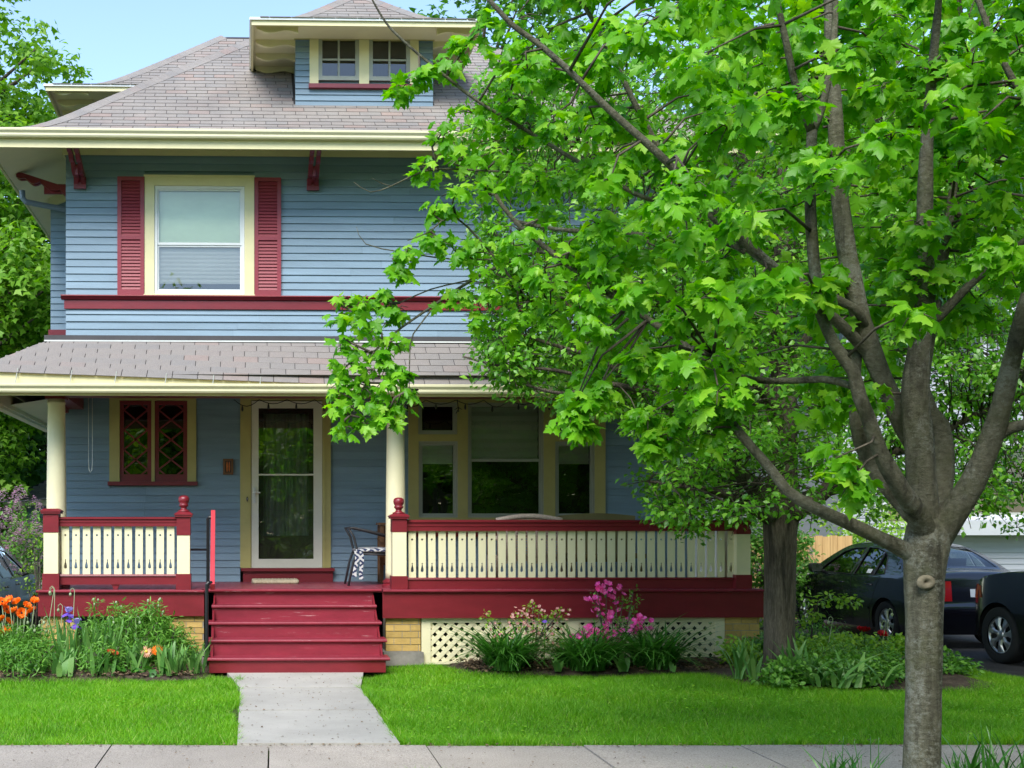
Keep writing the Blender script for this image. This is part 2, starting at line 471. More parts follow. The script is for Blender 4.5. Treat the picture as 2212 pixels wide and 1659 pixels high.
def rect_minus(x0, x1, z0, z1, holes):
    xs = sorted({x0, x1} | {min(max(v, x0), x1) for h in holes for v in h[:2]})
    zs = sorted({z0, z1} | {min(max(v, z0), z1) for h in holes for v in h[2:]})
    out = []
    for a, b in zip(xs, xs[1:]):
        for c, d in zip(zs, zs[1:]):
            mx, mz = (a+b)/2, (c+d)/2
            if b - a > 1e-6 and d - c > 1e-6 and not any(h[0] < mx < h[1] and h[2] < mz < h[3] for h in holes): out.append((a, b, c, d))
    return out
def clap(name_wall, x0, x1, z0, z1, Y, holes, expo, skip=()):
    """wall: sheathing mesh with real openings, clapboards as its pieces"""
    mb = MB()
    for a, b, c, d in rect_minus(x0, x1, z0, z1, holes):
        mb.quad((a, Y + .02, c), (b, Y + .02, c), (b, Y + .02, d), (a, Y + .02, d))
    w = part(name_wall, mb, 'siding')
    n = int(math.ceil((z1 - z0) / expo))
    for i in range(n):
        a = z0 + i * expo; b = min(a + expo, z1)
        if b - a < .012: continue
        segs = [(x0, x1)]
        for h in holes:
            if h[2] < b - .004 and h[3] > a + .004:
                ns = []
                for s0, s1 in segs:
                    if h[1] <= s0 or h[0] >= s1: ns.append((s0, s1)); continue
                    if h[0] > s0: ns.append((s0, h[0]))
                    if h[1] < s1: ns.append((h[1], s1))
                segs = ns
        for s0, s1 in segs:
            if s1 - s0 < .02: continue
            # butt joints here and there in long runs
            cuts = [s0]
            if s1 - s0 > 2.4: cuts += sorted(s0 + (s1 - s0) * (q_ + R.uniform(-.12, .12)) for q_ in ((.5,) if s1 - s0 < 5 else (.33, .67)))
            cuts.append(s1)
            for c0, c1 in zip(cuts, cuts[1:]):
                yo = Y - .021 + R.uniform(-.0025, .0025)
                sg = R.uniform(-.002, .002)
                bb = MB().prism([(yo, a + sg), (Y + .018, a + sg), (Y + .018, b + .02), (Y - .001, b + .02)], 0, c0 + .0008, c1 - .0008)
                bb.build('clapboard', M['siding'], w)
    return w

# ---- main roof profile: distance in from the eave -> rise
PROF = [(0, 0), (.25, .075), (.5, .18), (.75, .345), (1.0, .545), (1.25, .765), (1.6, 1.06), (2.2, 1.57), (3.0, 2.24), (4.0, 3.08), (5.4, 4.25)]
def rise(d, P=PROF):
    for (a, b), (c, e) in zip(P, P[1:]):
        if d <= c: return b + (e - b) * (d - a) / (c - a)
    (a, b), (c, e) = P[-2:]
    return e + (e - b) / (c - a) * (d - c)
def hip_roof(name, x0, x1, y0, y1, z, prof, parent):
    """smooth hip roof deck as nested rectangles"""
    half = min(x1 - x0, y1 - y0) / 2 - .001
    ds = [p[0] for p in prof if p[0] < half] + [half]
    mb = MB(); vs = []; fs = []
    for d in ds:
        zz = z + rise(d, prof)
        vs += [(x0+d, y0+d, zz), (x1-d, y0+d, zz), (x1-d, y1-d, zz), (x0+d, y1-d, zz)]
    for i in range(len(ds) - 1):
        for k in range(4):
            fs.append((i*4+k, i*4+(k+1) % 4, (i+1)*4+(k+1) % 4, (i+1)*4+k))
    n = (len(ds)-1)*4; fs.append((n, n+1, n+2, n+3))
    mb.add(vs, fs)
    return part(name, mb, 'underlay', parent)
def courses(prof, expo, dmax):
    out = []; s = 0; d = 0.0; acc = 0; last = (0, 0); nxt = 0
    step = .01; out.append(0.0)
    while d < dmax:
        d2 = d + step
        acc += math.hypot(step, rise(d2, prof) - rise(d, prof)); d = d2
        if acc >= expo: out.append(d); acc -= expo
    return out
TABW = .305
def tab_geo(w, length, th=.0075, wob=0):
    """a tab lying along +y (up the slope); lower edge proud, slightly lifted corners"""
    e = [R.uniform(0, wob) for _ in range(2)]
    g = .0042
    return [(g, 0, .0005), (w-g, 0, .0005), (w-g, length, -.002), (g, length, -.002),
            (g, 0, .0005 + th + e[0]), (w-g, 0, .0005 + th + e[1]), (w-g, length, .0015), (g, length, .0015)], \
           [(0, 3, 2, 1), (4, 5, 6, 7), (0, 1, 5, 4), (1, 2, 6, 5), (2, 3, 7, 6), (3, 0, 4, 7)]
def shingle_front(x0, x1, y0, z, prof, dmax, expo, parent, single_rows=0, holes=(), hipL=True, hipR=True, zfun=None, stuffname='shingles'):
    """three-tab shingles on the slope that faces the street"""
    ds = courses(prof, expo, dmax)
    mb = MB()
    shared = {}
    for j, d in enumerate(ds[:-1]):
        d2 = ds[j+1] + (ds[j+1] - d) * .05
        a = Vector((0, y0 + d, z + rise(d, prof))); b = Vector((0, y0 + d2, z + rise(d2, prof)))
        if j == 0: a += (a - b).normalized() * .03
        ang = math.atan2(b.z - a.z, b.y - a.y); ln = (b - a).length
        xl = x0 + (ds[j+1] if hipL else 0); xr = x1 - (ds[j+1] if hipR else 0)
        off = (j % 2) * TABW / 2 + R.uniform(-.012, .012) - (j // 2) * .02
        k = math.floor((xl - off) / TABW)
        while off + k * TABW < xr:
            t0, t1 = off + k * TABW, off + (k + 1) * TABW; k += 1
            t0, t1 = max(t0, xl), min(t1, xr)
            for h in holes:
                if d > h[2]:
                    if t0 < h[0] < t1: t1 = h[0]
                    elif t0 < h[1] < t1: t0 = h[1]
            if t1 - t0 < .03: continue
            mid = (t0 + t1) / 2
            if any(h[0] < mid < h[1] and d > h[2] for h in holes): continue
            dz = zfun(mid, d) if zfun else 0
            tilt = (zfun(t1, d) - zfun(t0, d)) / (t1 - t0) if zfun else 0
            if j < single_rows:
                key = (round(t1 - t0, 2), round(ln, 3), R.randrange(3))
                if key not in shared:
                    m_ = MB().add(*tab_geo(t1 - t0, ln, wob=.0022)); shared[key] = m_.mesh('shingle'); shared[key].materials.append(M['shingle'])
                o = put('shingle', shared[key], None, parent, loc=(t0, a.y, a.z + (zfun(t0, d) if zfun else 0)), rot=(ang, -math.atan(tilt), 0))
            else:
                vs, fs = tab_geo(t1 - t0, ln, wob=.0022)
                mb.add([(t0 + v[0], a.y + v[1]*cos(ang) - v[2]*sin(ang), a.z + dz + v[1]*sin(ang) + v[2]*cos(ang)) for v in vs], fs)
    if mb.v: part(stuffname, mb, 'shingle', parent, kind='stuff')
def hip_caps(p0, sx, prof, dmax, parent, expo=.14, w=.165, zfun=None, d0=.03):
    """cap shingles bent over a hip that starts at p0 and runs in at 45 degrees"""
    mb = MB(); d = d0
    while d < dmax:
        d2 = d + expo * .72
        e = expo * .2
        q = []
        for dd, up in ((d - .01, .011), (d2 + e, .006)):
            c = Vector((p0[0] + sx * dd, p0[1] + dd, p0[2] + rise(max(dd, 0), prof) + (zfun(dd) if zfun else 0)))
            zs = rise(max(dd - w * .7, 0), prof) - rise(max(dd, 0), prof)
            q.append((c + Vector((sx * w * .7, -w * .7 * .0, 0)) + Vector((0, -w*.7, zs*1.0 + up + .004)), c + Vector((0, 0, up + .008)), c + Vector((-sx * w * .7, w*.7, zs*1.0 + up)) ))
        (a0, b0, c0), (a1, b1, c1) = q
        low = Vector((0, 0, -.012))
        vs = [a0, b0, c0, a1, b1, c1, a0 + low, b0 + low, c0 + low]
        mb.add(vs, [(0, 1, 4, 3), (1, 2, 5, 4), (0, 6, 7, 1), (1, 7, 8, 2)])
        d = d2
    part('hip_caps', mb, 'shingle', parent, kind='stuff')

EX0, EX1, EY0, EY1, EZ = HX0 - .95, HX1 + .95, WY - .95, WY + 10.5, 6.95
main_roof = hip_roof('roof', EX0, EX1, EY0, EY1, EZ, PROF, H)
DX0, DX1, DWY = ax(638, 16.72), ax(935, 16.72), 16.72          # front dormer walls
shingle_front(EX0, EX1, EY0, EZ, PROF, 4.4, .132, main_roof, single_rows=4, holes=[(DX0 - .02, DX1 + .02, DWY - EY0)])
hip_caps((EX0, EY0, EZ), 1, PROF, 4.4, main_roof)
hip_caps((EX1, EY0, EZ), -1, PROF, 4.4, main_roof)

# ---- eaves: gutter, fascia, sloping soffit, frieze
def gutter_profile(y, z):
    """K-style gutter, y = back, outward is -y"""
    return [(y, z), (y, z - .105), (y - .075, z - .105), (y - .088, z - .085), (y - .088, z - .06), (y - .115, z - .03), (y - .118, z - .012), (y - .118, z), (y - .108, z), (y - .108, z - .012), (y - .012, z - .090), (y - .012, z)]
gz = EZ - .012
part('gutter', MB().prism(gutter_profile(EY0 + .03, gz), 0, EX0 - .09, EX1 + .09), 'cream_light')
part('fascia', MB().box(EX0 + .02, EX1 - .02, EY0 + .032, EY0 + .06, EZ - .235, EZ - .02), 'cream')
part('fascia', MB().box(EX0 + .02, EX0 + .05, EY0 + .062, EY1, EZ - .235, EZ - .02), 'cream')
# side gutter on the left
mb = MB(); pr = gutter_profile(0, gz)
n = len(pr)
mb.add([(EX0 + .018 + p[0], EY0 + .04, p[1]) for p in pr] + [(EX0 + .018 + p[0], EY1, p[1]) for p in pr], [(i, (i+1) % n, (i+1) % n + n, i + n) for i in range(n)] + [tuple(range(n))])
part('gutter', mb, 'cream_light')
SZ0, SZ1 = EZ - .20, 7.075
mb = MB()
mb.quad((EX0 + .05, EY0 + .06, SZ0), (EX1 - .05, EY0 + .06, SZ0), (HX1 + .02, WY - .03, SZ1), (HX0 - .02, WY - .03, SZ1))
mb.quad((EX0 + .05, EY1, SZ0), (EX0 + .05, EY0 + .06, SZ0), (HX0 - .02, WY - .03, SZ1), (HX0 - .02, EY1, SZ1))
mb.quad((EX1 - .05, EY0 + .06, SZ0), (EX1 - .05, EY1, SZ0), (HX1 + .02, EY1, SZ1), (HX1 + .02, WY - .03, SZ1))
part('soffit', mb, 'soffit')
part('frieze', MB().box(HX0 - .02, HX1 + .02, WY - .045, WY - .02, 6.90, SZ1 + .03), 'cream')
part('frieze', MB().box(HX0 - .045, HX0 - .02, WY - .02, WY + 8, 6.90, SZ1 + .03), 'cream')

# ---- second floor front
def wx(o): return ax(o, WY)
def wz(o): return az(o, WY)
W1 = (wx(313), wx(549), wz(643), wz(386))       # outside of the window trim
BELT0, BELT1 = wz(671), wz(643)
z_low = 3.95
clap('wall', HX0, HX1, BELT1, 6.90, WY, [W1], .1035)
clap('wall', HX0, HX1, z_low, BELT0, WY, [], .1035)
# belt course
belt = part('belt_course', MB().box(HX0 - .02, HX1 + .02, WY - .036, WY + .01, BELT0, BELT1 - .06), 'maroon')
part('moulding', MB().prism([(WY - .095, BELT1 - .012), (WY - .085, BELT1 + .004), (WY + .01, BELT1 + .012), (WY + .01, BELT1 - .058), (WY - .055, BELT1 - .058), (WY - .075, BELT1 - .034)], 0, HX0 - .06, HX1 + .06), 'maroon', belt)
# corner returns and left wall behind
mb = MB().quad((HX0 + .004, WY + .02, .3), (HX0 + .004, WY + 9, .3), (HX0 + .004, WY + 9, 7.1), (HX0 + .004, WY + .02, 7.1))
side_wall = part('wall', mb, 'siding')
part('wall', MB().quad((HX1 - .004, WY + 9, .3), (HX1 - .004, WY + .02, .3), (HX1 - .004, WY + .02, 7.1), (HX1 - .004, WY + 9, 7.1)), 'siding')
part('wall', MB().quad((HX0, WY + 9, .3), (HX1, WY + 9, .3), (HX1, WY + 9, 7.1), (HX0, WY + 9, 7.1)), 'siding')
# side bay seen past the corner, its own boards
BX, BY = ax(111, 18.4), 18.4
bz0 = az(722, BY, 120)
def bay_boards(z0, z1, x0):
    for i in range(int((z1 - z0) / .1035) + 1):
        a = z0 + i * .1035; b = min(a + .1035, z1)
        if b - a < .02: continue
        MB().prism([(BY - .02, a), (BY + .02, a), (BY + .02, b + .01), (BY, b + .01)], 0, x0, HX0 + .01).build('clapboard', M['siding'], bay)
mb = MB().box(BX, HX0 + .003, BY + .005, BY + 2.6, .5, 7.05)
bay = part('side_bay', mb, 'siding')
bay_boards(bz0 + .07, 6.72, BX - .01)
part('bay_band', MB().box(BX - .04, HX0 + .003, BY - .05, BY + .004, bz0 - .02, bz0 + .065), 'maroon', bay)
bay_boards(1.75, bz0 - .02, BX - .01)
part('bay_band', MB().box(BX - .04, HX0 + .003, BY - .05, BY + .004, 1.45, 1.60), 'maroon', bay)
part('frieze', MB().box(BX - .04, HX0 + .003, BY - .05, BY + .004, 1.601, 1.74), 'cream', bay)
part('frieze', MB().prism([(BX - .03, 6.72), (HX0, 6.95), (HX0, 7.1), (BX - .03, 7.1)], 1, BY - .045, BY + .004), 'cream', bay)

# ---- windows
def sash_frame(mb, x0, x1, z0, z1, y0, y1, w, wb=None):
    wb = wb or w
    mb.box(x0, x0 + w, y0, y1, z0, z1); mb.box(x1 - w, x1, y0, y1, z0, z1)
    mb.box(x0 + w, x1 - w, y0, y1, z0, z0 + wb); mb.box(x0 + w, x1 - w, y0, y1, z1 - w, z1)
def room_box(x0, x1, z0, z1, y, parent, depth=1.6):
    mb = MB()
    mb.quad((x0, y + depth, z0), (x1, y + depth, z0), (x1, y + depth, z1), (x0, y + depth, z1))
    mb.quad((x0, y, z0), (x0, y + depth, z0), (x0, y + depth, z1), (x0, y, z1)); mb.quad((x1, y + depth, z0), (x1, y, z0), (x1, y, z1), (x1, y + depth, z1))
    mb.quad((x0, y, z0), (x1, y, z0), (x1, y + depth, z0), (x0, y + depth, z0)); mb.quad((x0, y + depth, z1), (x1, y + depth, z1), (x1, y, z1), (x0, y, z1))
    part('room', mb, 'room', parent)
def blind(name, x0, x1, z0, z1, y, pitch, parent, mat='blind', amp=.012):
    """cellular or slatted shade: pleated cloth"""
    mb = MB(); n = max(2, int((z1 - z0) / pitch) * 2)
    vs = []
    for i in range(n + 1):
        z = z0 + (z1 - z0) * i / n; yy = y + (amp if i % 2 else 0)
        vs += [(x0, yy, z), (x1, yy, z)]
    mb.add(vs, [(2*i, 2*i+1, 2*i+3, 2*i+2) for i in range(n)])
    return part(name, mb, mat, parent)

# upstairs window with shutters
x0, x1, z0, z1 = W1
mb = MB(); tw = .135
mb.box(x0, x0 + tw, WY - .05, WY + .03, z0 + .02, z1); mb.box(x1 - tw, x1, WY - .05, WY + .03, z0 + .02, z1)
mb.box(x0 + tw, x1 - tw, WY - .05, WY + .03, z1 - tw, z1); mb.box(x0 - .01, x1 + .01, WY - .075, WY + .03, z0 + .005, z0 + .02)
mb.box(x0 - .012, x1 + .012, WY - .062, WY - .0505, z1 - .012, z1 + .012)
win = part('window', mb, 'cream')
fx0, fx1, fz0, fz1 = x0 + tw + .002, x1 - tw - .002, z0 + .022, z1 - tw - .002
mb = MB(); sash_frame(mb, fx0, fx1, fz0, fz1, WY - .03, WY + .01, .04, .05)
part('frame', mb, 'white_trim', win)
mid = wz(531)
mb = MB(); sash_frame(mb, fx0 + .04, fx1 - .04, mid - .01, fz1 - .04, WY - .012, WY + .02, .022, .035)
sa = part('sash', mb, 'white_trim', win)
part('pane', MB().quad((fx0 + .06, WY + .004, mid), (fx1 - .06, WY + .004, mid), (fx1 - .06, WY + .004, fz1 - .06), (fx0 + .06, WY + .004, fz1 - .06)), 'glass_bright', win)
mb = MB(); sash_frame(mb, fx0 + .04, fx1 - .04, fz0 + .05, mid - .012, WY + .002, WY + .03, .022, .03)
part('sash', mb, 'white_trim', win)
part('pane', MB().quad((fx0 + .06, WY + .018, fz0 + .06), (fx1 - .06, WY + .018, fz0 + .06), (fx1 - .06, WY + .018, mid - .02), (fx0 + .06, WY + .018, mid - .02)), 'glass', win)
blind('blind', fx0 + .045, fx1 - .045, fz0 + .20, mid, WY + .06, .055, win)
blind('roller_shade', fx0 + .045, fx1 - .045, mid - .03, fz1 - .05, WY + .045, .40, win, 'shade_green', .010)
part('bottom_rail', MB().box(fx0 + .045, fx1 - .045, WY + .055, WY + .08, fz0 + .17, fz0 + .20), 'blind', win)
room_box(fx0, fx1, fz0, fz1, WY + .04, win)
for sx0, sx1 in ((wx(254.5), x0 - .004), (x1 + .004, wx(607))):
    sz0, sz1 = wz(642), wz(388.5)
    sh = MB(); sash_frame(sh, sx0, sx1, sz0, sz1, WY - .062, WY - .026, .055, .075)
    zm = sz0 + (sz1 - sz0) * .485
    sh.box(sx0 + .055, sx1 - .055, WY - .062, WY - .026, zm - .025, zm + .025)
    sh.box(sx0 + .05, sx1 - .05, WY - .0305, WY - .0265, sz0 + .07, sz1 - .05)
    s_ = part('shutter', sh, 'shutter_red')
    lv = MB()
    for a, b in ((sz0 + .08, zm - .028), (zm + .028, sz1 - .058)):
        k = int((b - a) / .0445)
        for i in range(k):
            z = a + (b - a) * (i + .5) / k
            lv.add([(sx0 + .05, WY - .056, z - .024), (sx1 - .05, WY - .056, z - .024), (sx1 - .05, WY - .036, z + .024), (sx0 + .05, WY - .036, z + .024),
                    (sx0 + .05, WY - .051, z - .027), (sx1 - .05, WY - .051, z - .027), (sx1 - .05, WY - .031, z + .021), (sx0 + .05, WY - .031, z + .021)],
                   [(0, 1, 2, 3), (0, 4, 5, 1), (4, 7, 6, 5), (2, 6, 7, 3)])
    part('louvres', lv, 'shutter_red', s_, kind='stuff')

# ---- eave brackets
def bracket_profile(L=.74):
    """(out, z): a strut from the wall up to the soffit, its lower edge cut in two scallops"""
    P = [(0, -.24), (.12, -.235), (L - .10, -.012), (L - .03, -.004), (L, -.03), (L, -.085), (L - .05, -.115), (L - .12, -.105)]
    for i in range(8): a = pi * i / 7; P.append((L - .14 - .20 * i / 7, -.115 - .055 * i / 7 - .07 * sin(a)))
    for i in range(8): a = pi * i / 7; P.append((L - .36 - .26 * i / 7, -.20 - .13 * i / 7 - .07 * sin(a)))
    P += [(.04, -.43), (0, -.50)]
    return P
def bracket(x=None, y=None, side=False):
    pr = bracket_profile(); mb = MB()
    if not side:
        sl = (SZ0 - SZ1) / .9
        for o in (-.075, .018):
            mb.prism([(WY - .05 - a, SZ1 - .27 + .75 * b) for a, b in pr], 0, x + o, x + o + .057)
        mb.box(x - .018, x + .018, WY - .40, WY - .047, SZ1 - .56, SZ1 - .42)
        mb.box(x - .085, x + .085, WY - .085, WY - .046, SZ1 - .66, SZ1 - .50)
    else:
        sl = (SZ0 - SZ1) / .9
        for o in (-.075, .018):
            mb.prism([(HX0 - .05 - a, SZ1 - .27 + .75 * b) for a, b in pr], 1, y + o, y + o + .057)
        mb.box(HX0 - .40, HX0 - .047, y - .018, y + .018, SZ1 - .56, SZ1 - .42)
    return part('bracket', mb, 'maroon')
for ox in (172, 676, 1180): bracket(x=ax(ox, WY - .1))
bracket(y=WY + .55, side=True)

# downspout elbow on the left eave
p = [at(48, 412, WY + .85), at(49, 428, WY + .85), at(56, 436, WY + .85), at(80, 441, WY + .9), at(140, 452, WY + 1.0)]
part('downspout', MB().tube(p, .042, 10), 'downspout')

# ---- dormers
DPROF = [(0, 0), (.2, .05), (.4, .13), (.6, .25), (.8, .40), (1.1, .65), (1.5, 1.0), (2.2, 1.6)]
SPROF = [(0, 0), (.3, .08), (.6, .20), (.9, .38), (1.2, .62), (1.6, .96), (2.2, 1.48), (3.0, 2.18)]
def soffit_box(name, x0, x1, y0, y1, z, parent, t=.10):
    mb = MB()
    mb.box(x0 + .015, x1 - .015, y0 + .015, y0 + .045, z - t, z - .012); mb.box(x0 + .015, x0 + .045, y0 + .046, y1, z - t, z - .012); mb.box(x1 - .045, x1 - .015, y0 + .046, y1, z - t, z - .012)
    part(name, mb, 'cream', parent)
    mb = MB().quad((x0 + .045, y0 + .045, z - .03), (x1 - .045, y0 + .045, z - .03), (x1 - .045, y1, z - .03), (x0 + .045, y1, z - .03))
    part('soffit', mb, 'soffit', parent)
    mb = MB().box(x0 - .012, x1 + .012, y0 - .014, y0 + .012, z - .035, z - .002); mb.box(x0 - .014, x0 + .012, y0 + .013, y1, z - .035, z - .002); mb.box(x1 - .012, x1 + .014, y0 + .013, y1, z - .035, z - .002)
    part('drip_edge', mb, 'white_trim', parent)

DE = .66
fy = DWY - DE
fx0, fx1 = ax(541, fy), ax(1047, fy)
dz = az(41, fy)
dorm = part('front_dormer', MB().box(DX0 + .02, DX1 - .02, DWY + .03, DWY + 3.2, 7.2, dz - .04), 'siding')
rw = hip_roof('dormer_roof', fx0, fx1, fy, fy + 6.5, dz, DPROF, H)
shingle_front(fx0, fx1, fy, dz, DPROF, 1.55, .132, rw)
hip_caps((fx0, fy, dz), 1, DPROF, 1.55, rw, w=.15, d0=.14); hip_caps((fx1, fy, dz), -1, DPROF, 1.55, rw, w=.15, d0=.14)
soffit_box('fascia', fx0, fx1, fy, fy + 3.0, dz, rw)
def dx(c): return ax((500 + c / 2.44) / 1.1573, DWY)
def dzz(c): return az(c / 2.44 / 1.1573, DWY)
dwins = [(dx(722), dx(970), dzz(497), dzz(226)), (dx(1030), dx(1280), dzz(497), dzz(226))]
hole = (dx(668), dx(1332), dzz(525), dzz(205))
zs = dzz(640)
for i in range(20):
    a = zs - .3 + i * .0865; b = a + .0865
    if a > dz - .03: break
    b = min(b, dz - .02)
    segs = [(DX0, DX1)] if (b < hole[2] + .03 or a > hole[3]) else [(DX0, hole[0]), (hole[1], DX1)]
    for s0, s1 in segs:
        MB().prism([(DWY - .02, a), (DWY + .02, a), (DWY + .02, b + .01), (DWY, b + .01)], 0, s0, s1).build('clapboard', M['siding'], dorm)
for a, b in ((hole[0], dwins[0][0]), (dwins[0][1], dwins[1][0]), (dwins[1][1], hole[1])):
    part('casing', MB().box(a, b, DWY - .035, DWY + .02, hole[2], hole[3]), 'cream', dorm)
part('frieze', MB().box(DX0 - .02, DX1 + .02, DWY - .05, DWY + .02, dzz(213), dz - .032), 'olive', dorm)
part('sill', MB().box(hole[0] - .015, hole[1] + .015, DWY - .075, DWY + .02, hole[2] - .06, hole[2] - .001), 'maroon', dorm)
for i in range(5):                                   # small blocks under the eave
    cxx = dx(622 + i * 197)
    part('eave_block', MB().box(cxx - .026, cxx + .026, DWY - .13, DWY - .051, dzz(190), dzz(163)), 'cream_light', dorm)
for x0, x1, z0, z1 in dwins:
    mb = MB(); sash_frame(mb, x0, x1, z0, z1, DWY - .025, DWY + .02, .055, .06)
    w_ = part('window', mb, 'grey_trim')
    cxm, czm = (x0 + x1) / 2, (z0 + z1) / 2 - .02
    mb = MB().box(cxm - .014, cxm + .014, DWY - .012, DWY + .008, z0 + .06, z1 - .056); mb.box(x0 + .056, cxm - .015, DWY - .012, DWY + .008, czm - .013, czm + .013); mb.box(cxm + .015, x1 - .056, DWY - .012, DWY + .008, czm - .013, czm + .013)
    part('muntin', mb, 'grey_trim', w_)
    for a, b, c, d in ((x0 + .05, cxm, z0 + .05, czm), (cxm, x1 - .05, z0 + .05, czm), (x0 + .05, cxm, czm, z1 - .05), (cxm, x1 - .05, czm, z1 - .05)):
        part('pane', MB().quad((a, DWY + .012, c), (b, DWY + .012, c), (b, DWY + .012, d), (a, DWY + .012, d)), 'glass_dark', w_)
    blind('blind', x0 + .05, x1 - .05, z0 + .04, czm - .02, DWY + .0285, .05, w_, 'curtain', .0)
# scrolled rafter tails under the dormer eaves
def tails(x, y0, y1, n, zt, parent, length=.56, sgn=-1):
    for i in range(n):
        y = y0 + (y1 - y0) * i / (n - 1)
        pr = [(0, 0), (length, 0), (length + .01, -.03), (length - .02, -.06)]
        for k in range(9): a = k / 8; pr.append((length - .03 - (length - .03) * a, -.06 - .045 * a - .035 * sin(a * 2 * pi) * (1 - a * .3)))
        MB().prism([(x + sgn * p_[0], zt + p_[1]) for p_ in pr], 1, y - .03, y + .03).build('rafter_tail', M['cream'], parent)
tails(DX0 + .02, DWY - .45, DWY + 1.0, 4, dz - .032, rw, .58)
tails(DX1 - .02, DWY - .45, DWY + 1.0, 4, dz - .032, rw, .58, 1)
# dormer on the left slope
sy0 = 18.15
sx0 = at(96, 180, sy0).x; sz = at(96, 181, sy0).z
sr = hip_roof('dormer_roof', sx0, 3.0, sy0, sy0 + 5.3, sz, SPROF, H)
shingle_front(sx0, 3.0, sy0, sz, SPROF, 2.6, .132, sr, hipR=False)
hip_caps((sx0, sy0, sz), 1, SPROF, 2.62, sr, w=.155, d0=.14)
soffit_box('fascia', sx0, 1.0, sy0, sy0 + 5.2, sz, sr)
swx = at(200, 200, sy0 + .75).x
sd = part('side_dormer', MB().box(swx, 2.0, sy0 + .75, sy0 + 4.6, 6.9, sz - .031), 'siding')
part('frieze', MB().box(swx - .02, 1.0, sy0 + .72, sy0 + .749, sz - .20, sz - .033), 'cream', sd)
for i in range(3):
    MB().prism([(sy0 + .735, sz - .30 - i * .1), (sy0 + .76, sz - .30 - i * .1), (sy0 + .76, sz - .195 - i * .1), (sy0 + .748, sz - .195 - i * .1)], 0, swx - .01, 0).build('clapboard', M['siding'], sd)
tails(swx + .02, sy0 + .12, sy0 + 1.6, 4, sz - .032, sr, .55)
for ox in (228, 292):
    p = at(ox, 200, sy0 + .7)
    part('eave_block', MB().box(p.x - .03, p.x + .03, sy0 + .60, sy0 + .719, sz - .10, sz - .033), 'cream_light', sd)

# ---- porch roof skirt
PX0, PX1, PY0, PY1 = HX0 - .78, HX1 + .78, 13.97, 14.75
PE, PC = 3.405, 4.045
PPROF = [(0, 0), (.4, (PC - PE) * .5), (.78, PC - PE), (1.2, PC - PE + .02)]
def sag(x, d):
    """the eave is jacked up towards the left end"""
    k = max(0, min(1, (1.55 - x) / 4.6))
    return .155 * k * max(0, 1 - d / .78)
pm = MB()
nseg = 24
for i in range(nseg):
    xa, xb = PX0 + (PX1 - PX0) * i / nseg, PX0 + (PX1 - PX0) * (i + 1) / nseg
    def cl(x): return min(max(x, PX0 + .78), PX1 - .78)
    pm.quad((xa, PY0, PE + sag(xa, 0) - .006), (xb, PY0, PE + sag(xb, 0) - .006), (cl(xb), PY1, PC - .006), (cl(xa), PY1, PC - .006))
pm.quad((PX0, PY0, PE + .145), (PX0 + .78, PY1, PC - .006), (PX0 + .78, 20, PC - .006), (PX0, 20, PE + .145))
pm.quad((PX1 - .78, PY1, PC - .006), (PX1, PY0, PE - .006), (PX1, WY, PE - .006), (PX1 - .78, WY, PC - .006))
pm.quad((PX0 + .78, PY1, PC - .01), (PX1 - .78, PY1, PC - .01), (PX1 - .78, WY, PC + .03), (PX0 + .78, WY, PC + .03))
porch_roof = part('porch_roof', pm, 'underlay')
shingle_front(PX0, PX1, PY0, PE, PPROF, .80, .1455, porch_roof, single_rows=12, zfun=sag)
hip_caps((PX0, PY0, PE), 1, PPROF, .70, porch_roof, expo=.17, w=.19, zfun=lambda d: sag(PX0, d) - .01)
# left slope shingle edge
part('ridge_flashing', MB().box(PX0 + .76, PX1 - .76, PY1 - .03, PY1 + .05, PC - .008, PC + .068), 'flashing', porch_roof)
part('drip_line', MB().box(PX0 + .76, PX1 - .76, PY1 - .037, PY1 - .031, PC - .012, PC + .006), 'pale_metal', porch_roof)
pg_y = PY0 + .0
part('gutter', MB().prism(gutter_profile(pg_y, PE - .006), 0, PX0 - .1, PX1 + .1), 'cream_light', porch_roof)
# fascia, visible where the shingles are jacked up
fm = MB()
for i in range(12):
    xa, xb = PX0 + 5.4 * i / 12, PX0 + 5.4 * (i + 1) / 12
    fm.quad((xa, PY0 + .012, PE - .14), (xb, PY0 + .012, PE - .14), (xb, PY0 + .012, PE + sag(xb, 0) - .01), (xa, PY0 + .012, PE + sag(xa, 0) - .01))
fm.box(PX0 + 5.4, PX1, PY0 + .012, PY0 + .03, PE - .14, PE - .01)
part('fascia', fm, 'cream', porch_roof)
for o in (33, 151, 248, 357, 460, 562):              # gutter hangers strapped up over the shingles
    x = ax(o, PY0 - .1); s_ = sag(x, 0)
    part('gutter_strap', MB().tube([(x, PY0 - .11, PE - .008), (x, PY0 - .10, PE + .01), (x + .004, PY0 - .03, PE + s_ * .75 + .005), (x + .006, PY0 + .03, PE + s_ + .045)], .0065, 6), 'grey_trim', porch_roof)
# left return: fascia and gutter running back
lf = MB().box(PX0 - .02, PX0 + .012, PY0 + .04, 20, PE - .06, PE + .135)
lf.quad((PX0 + .01, WY - .0, 3.40), (PX0 + .01, 20, 3.40), (HX0, 20, 3.52), (HX0, WY - .0, 3.52))
part('fascia', lf, 'cream', porch_roof)
part('gutter', MB().box(PX0 - .13, PX0 - .021, PY0 + .05, 19.98, PE - .10, PE + .0), 'cream_light', porch_roof)
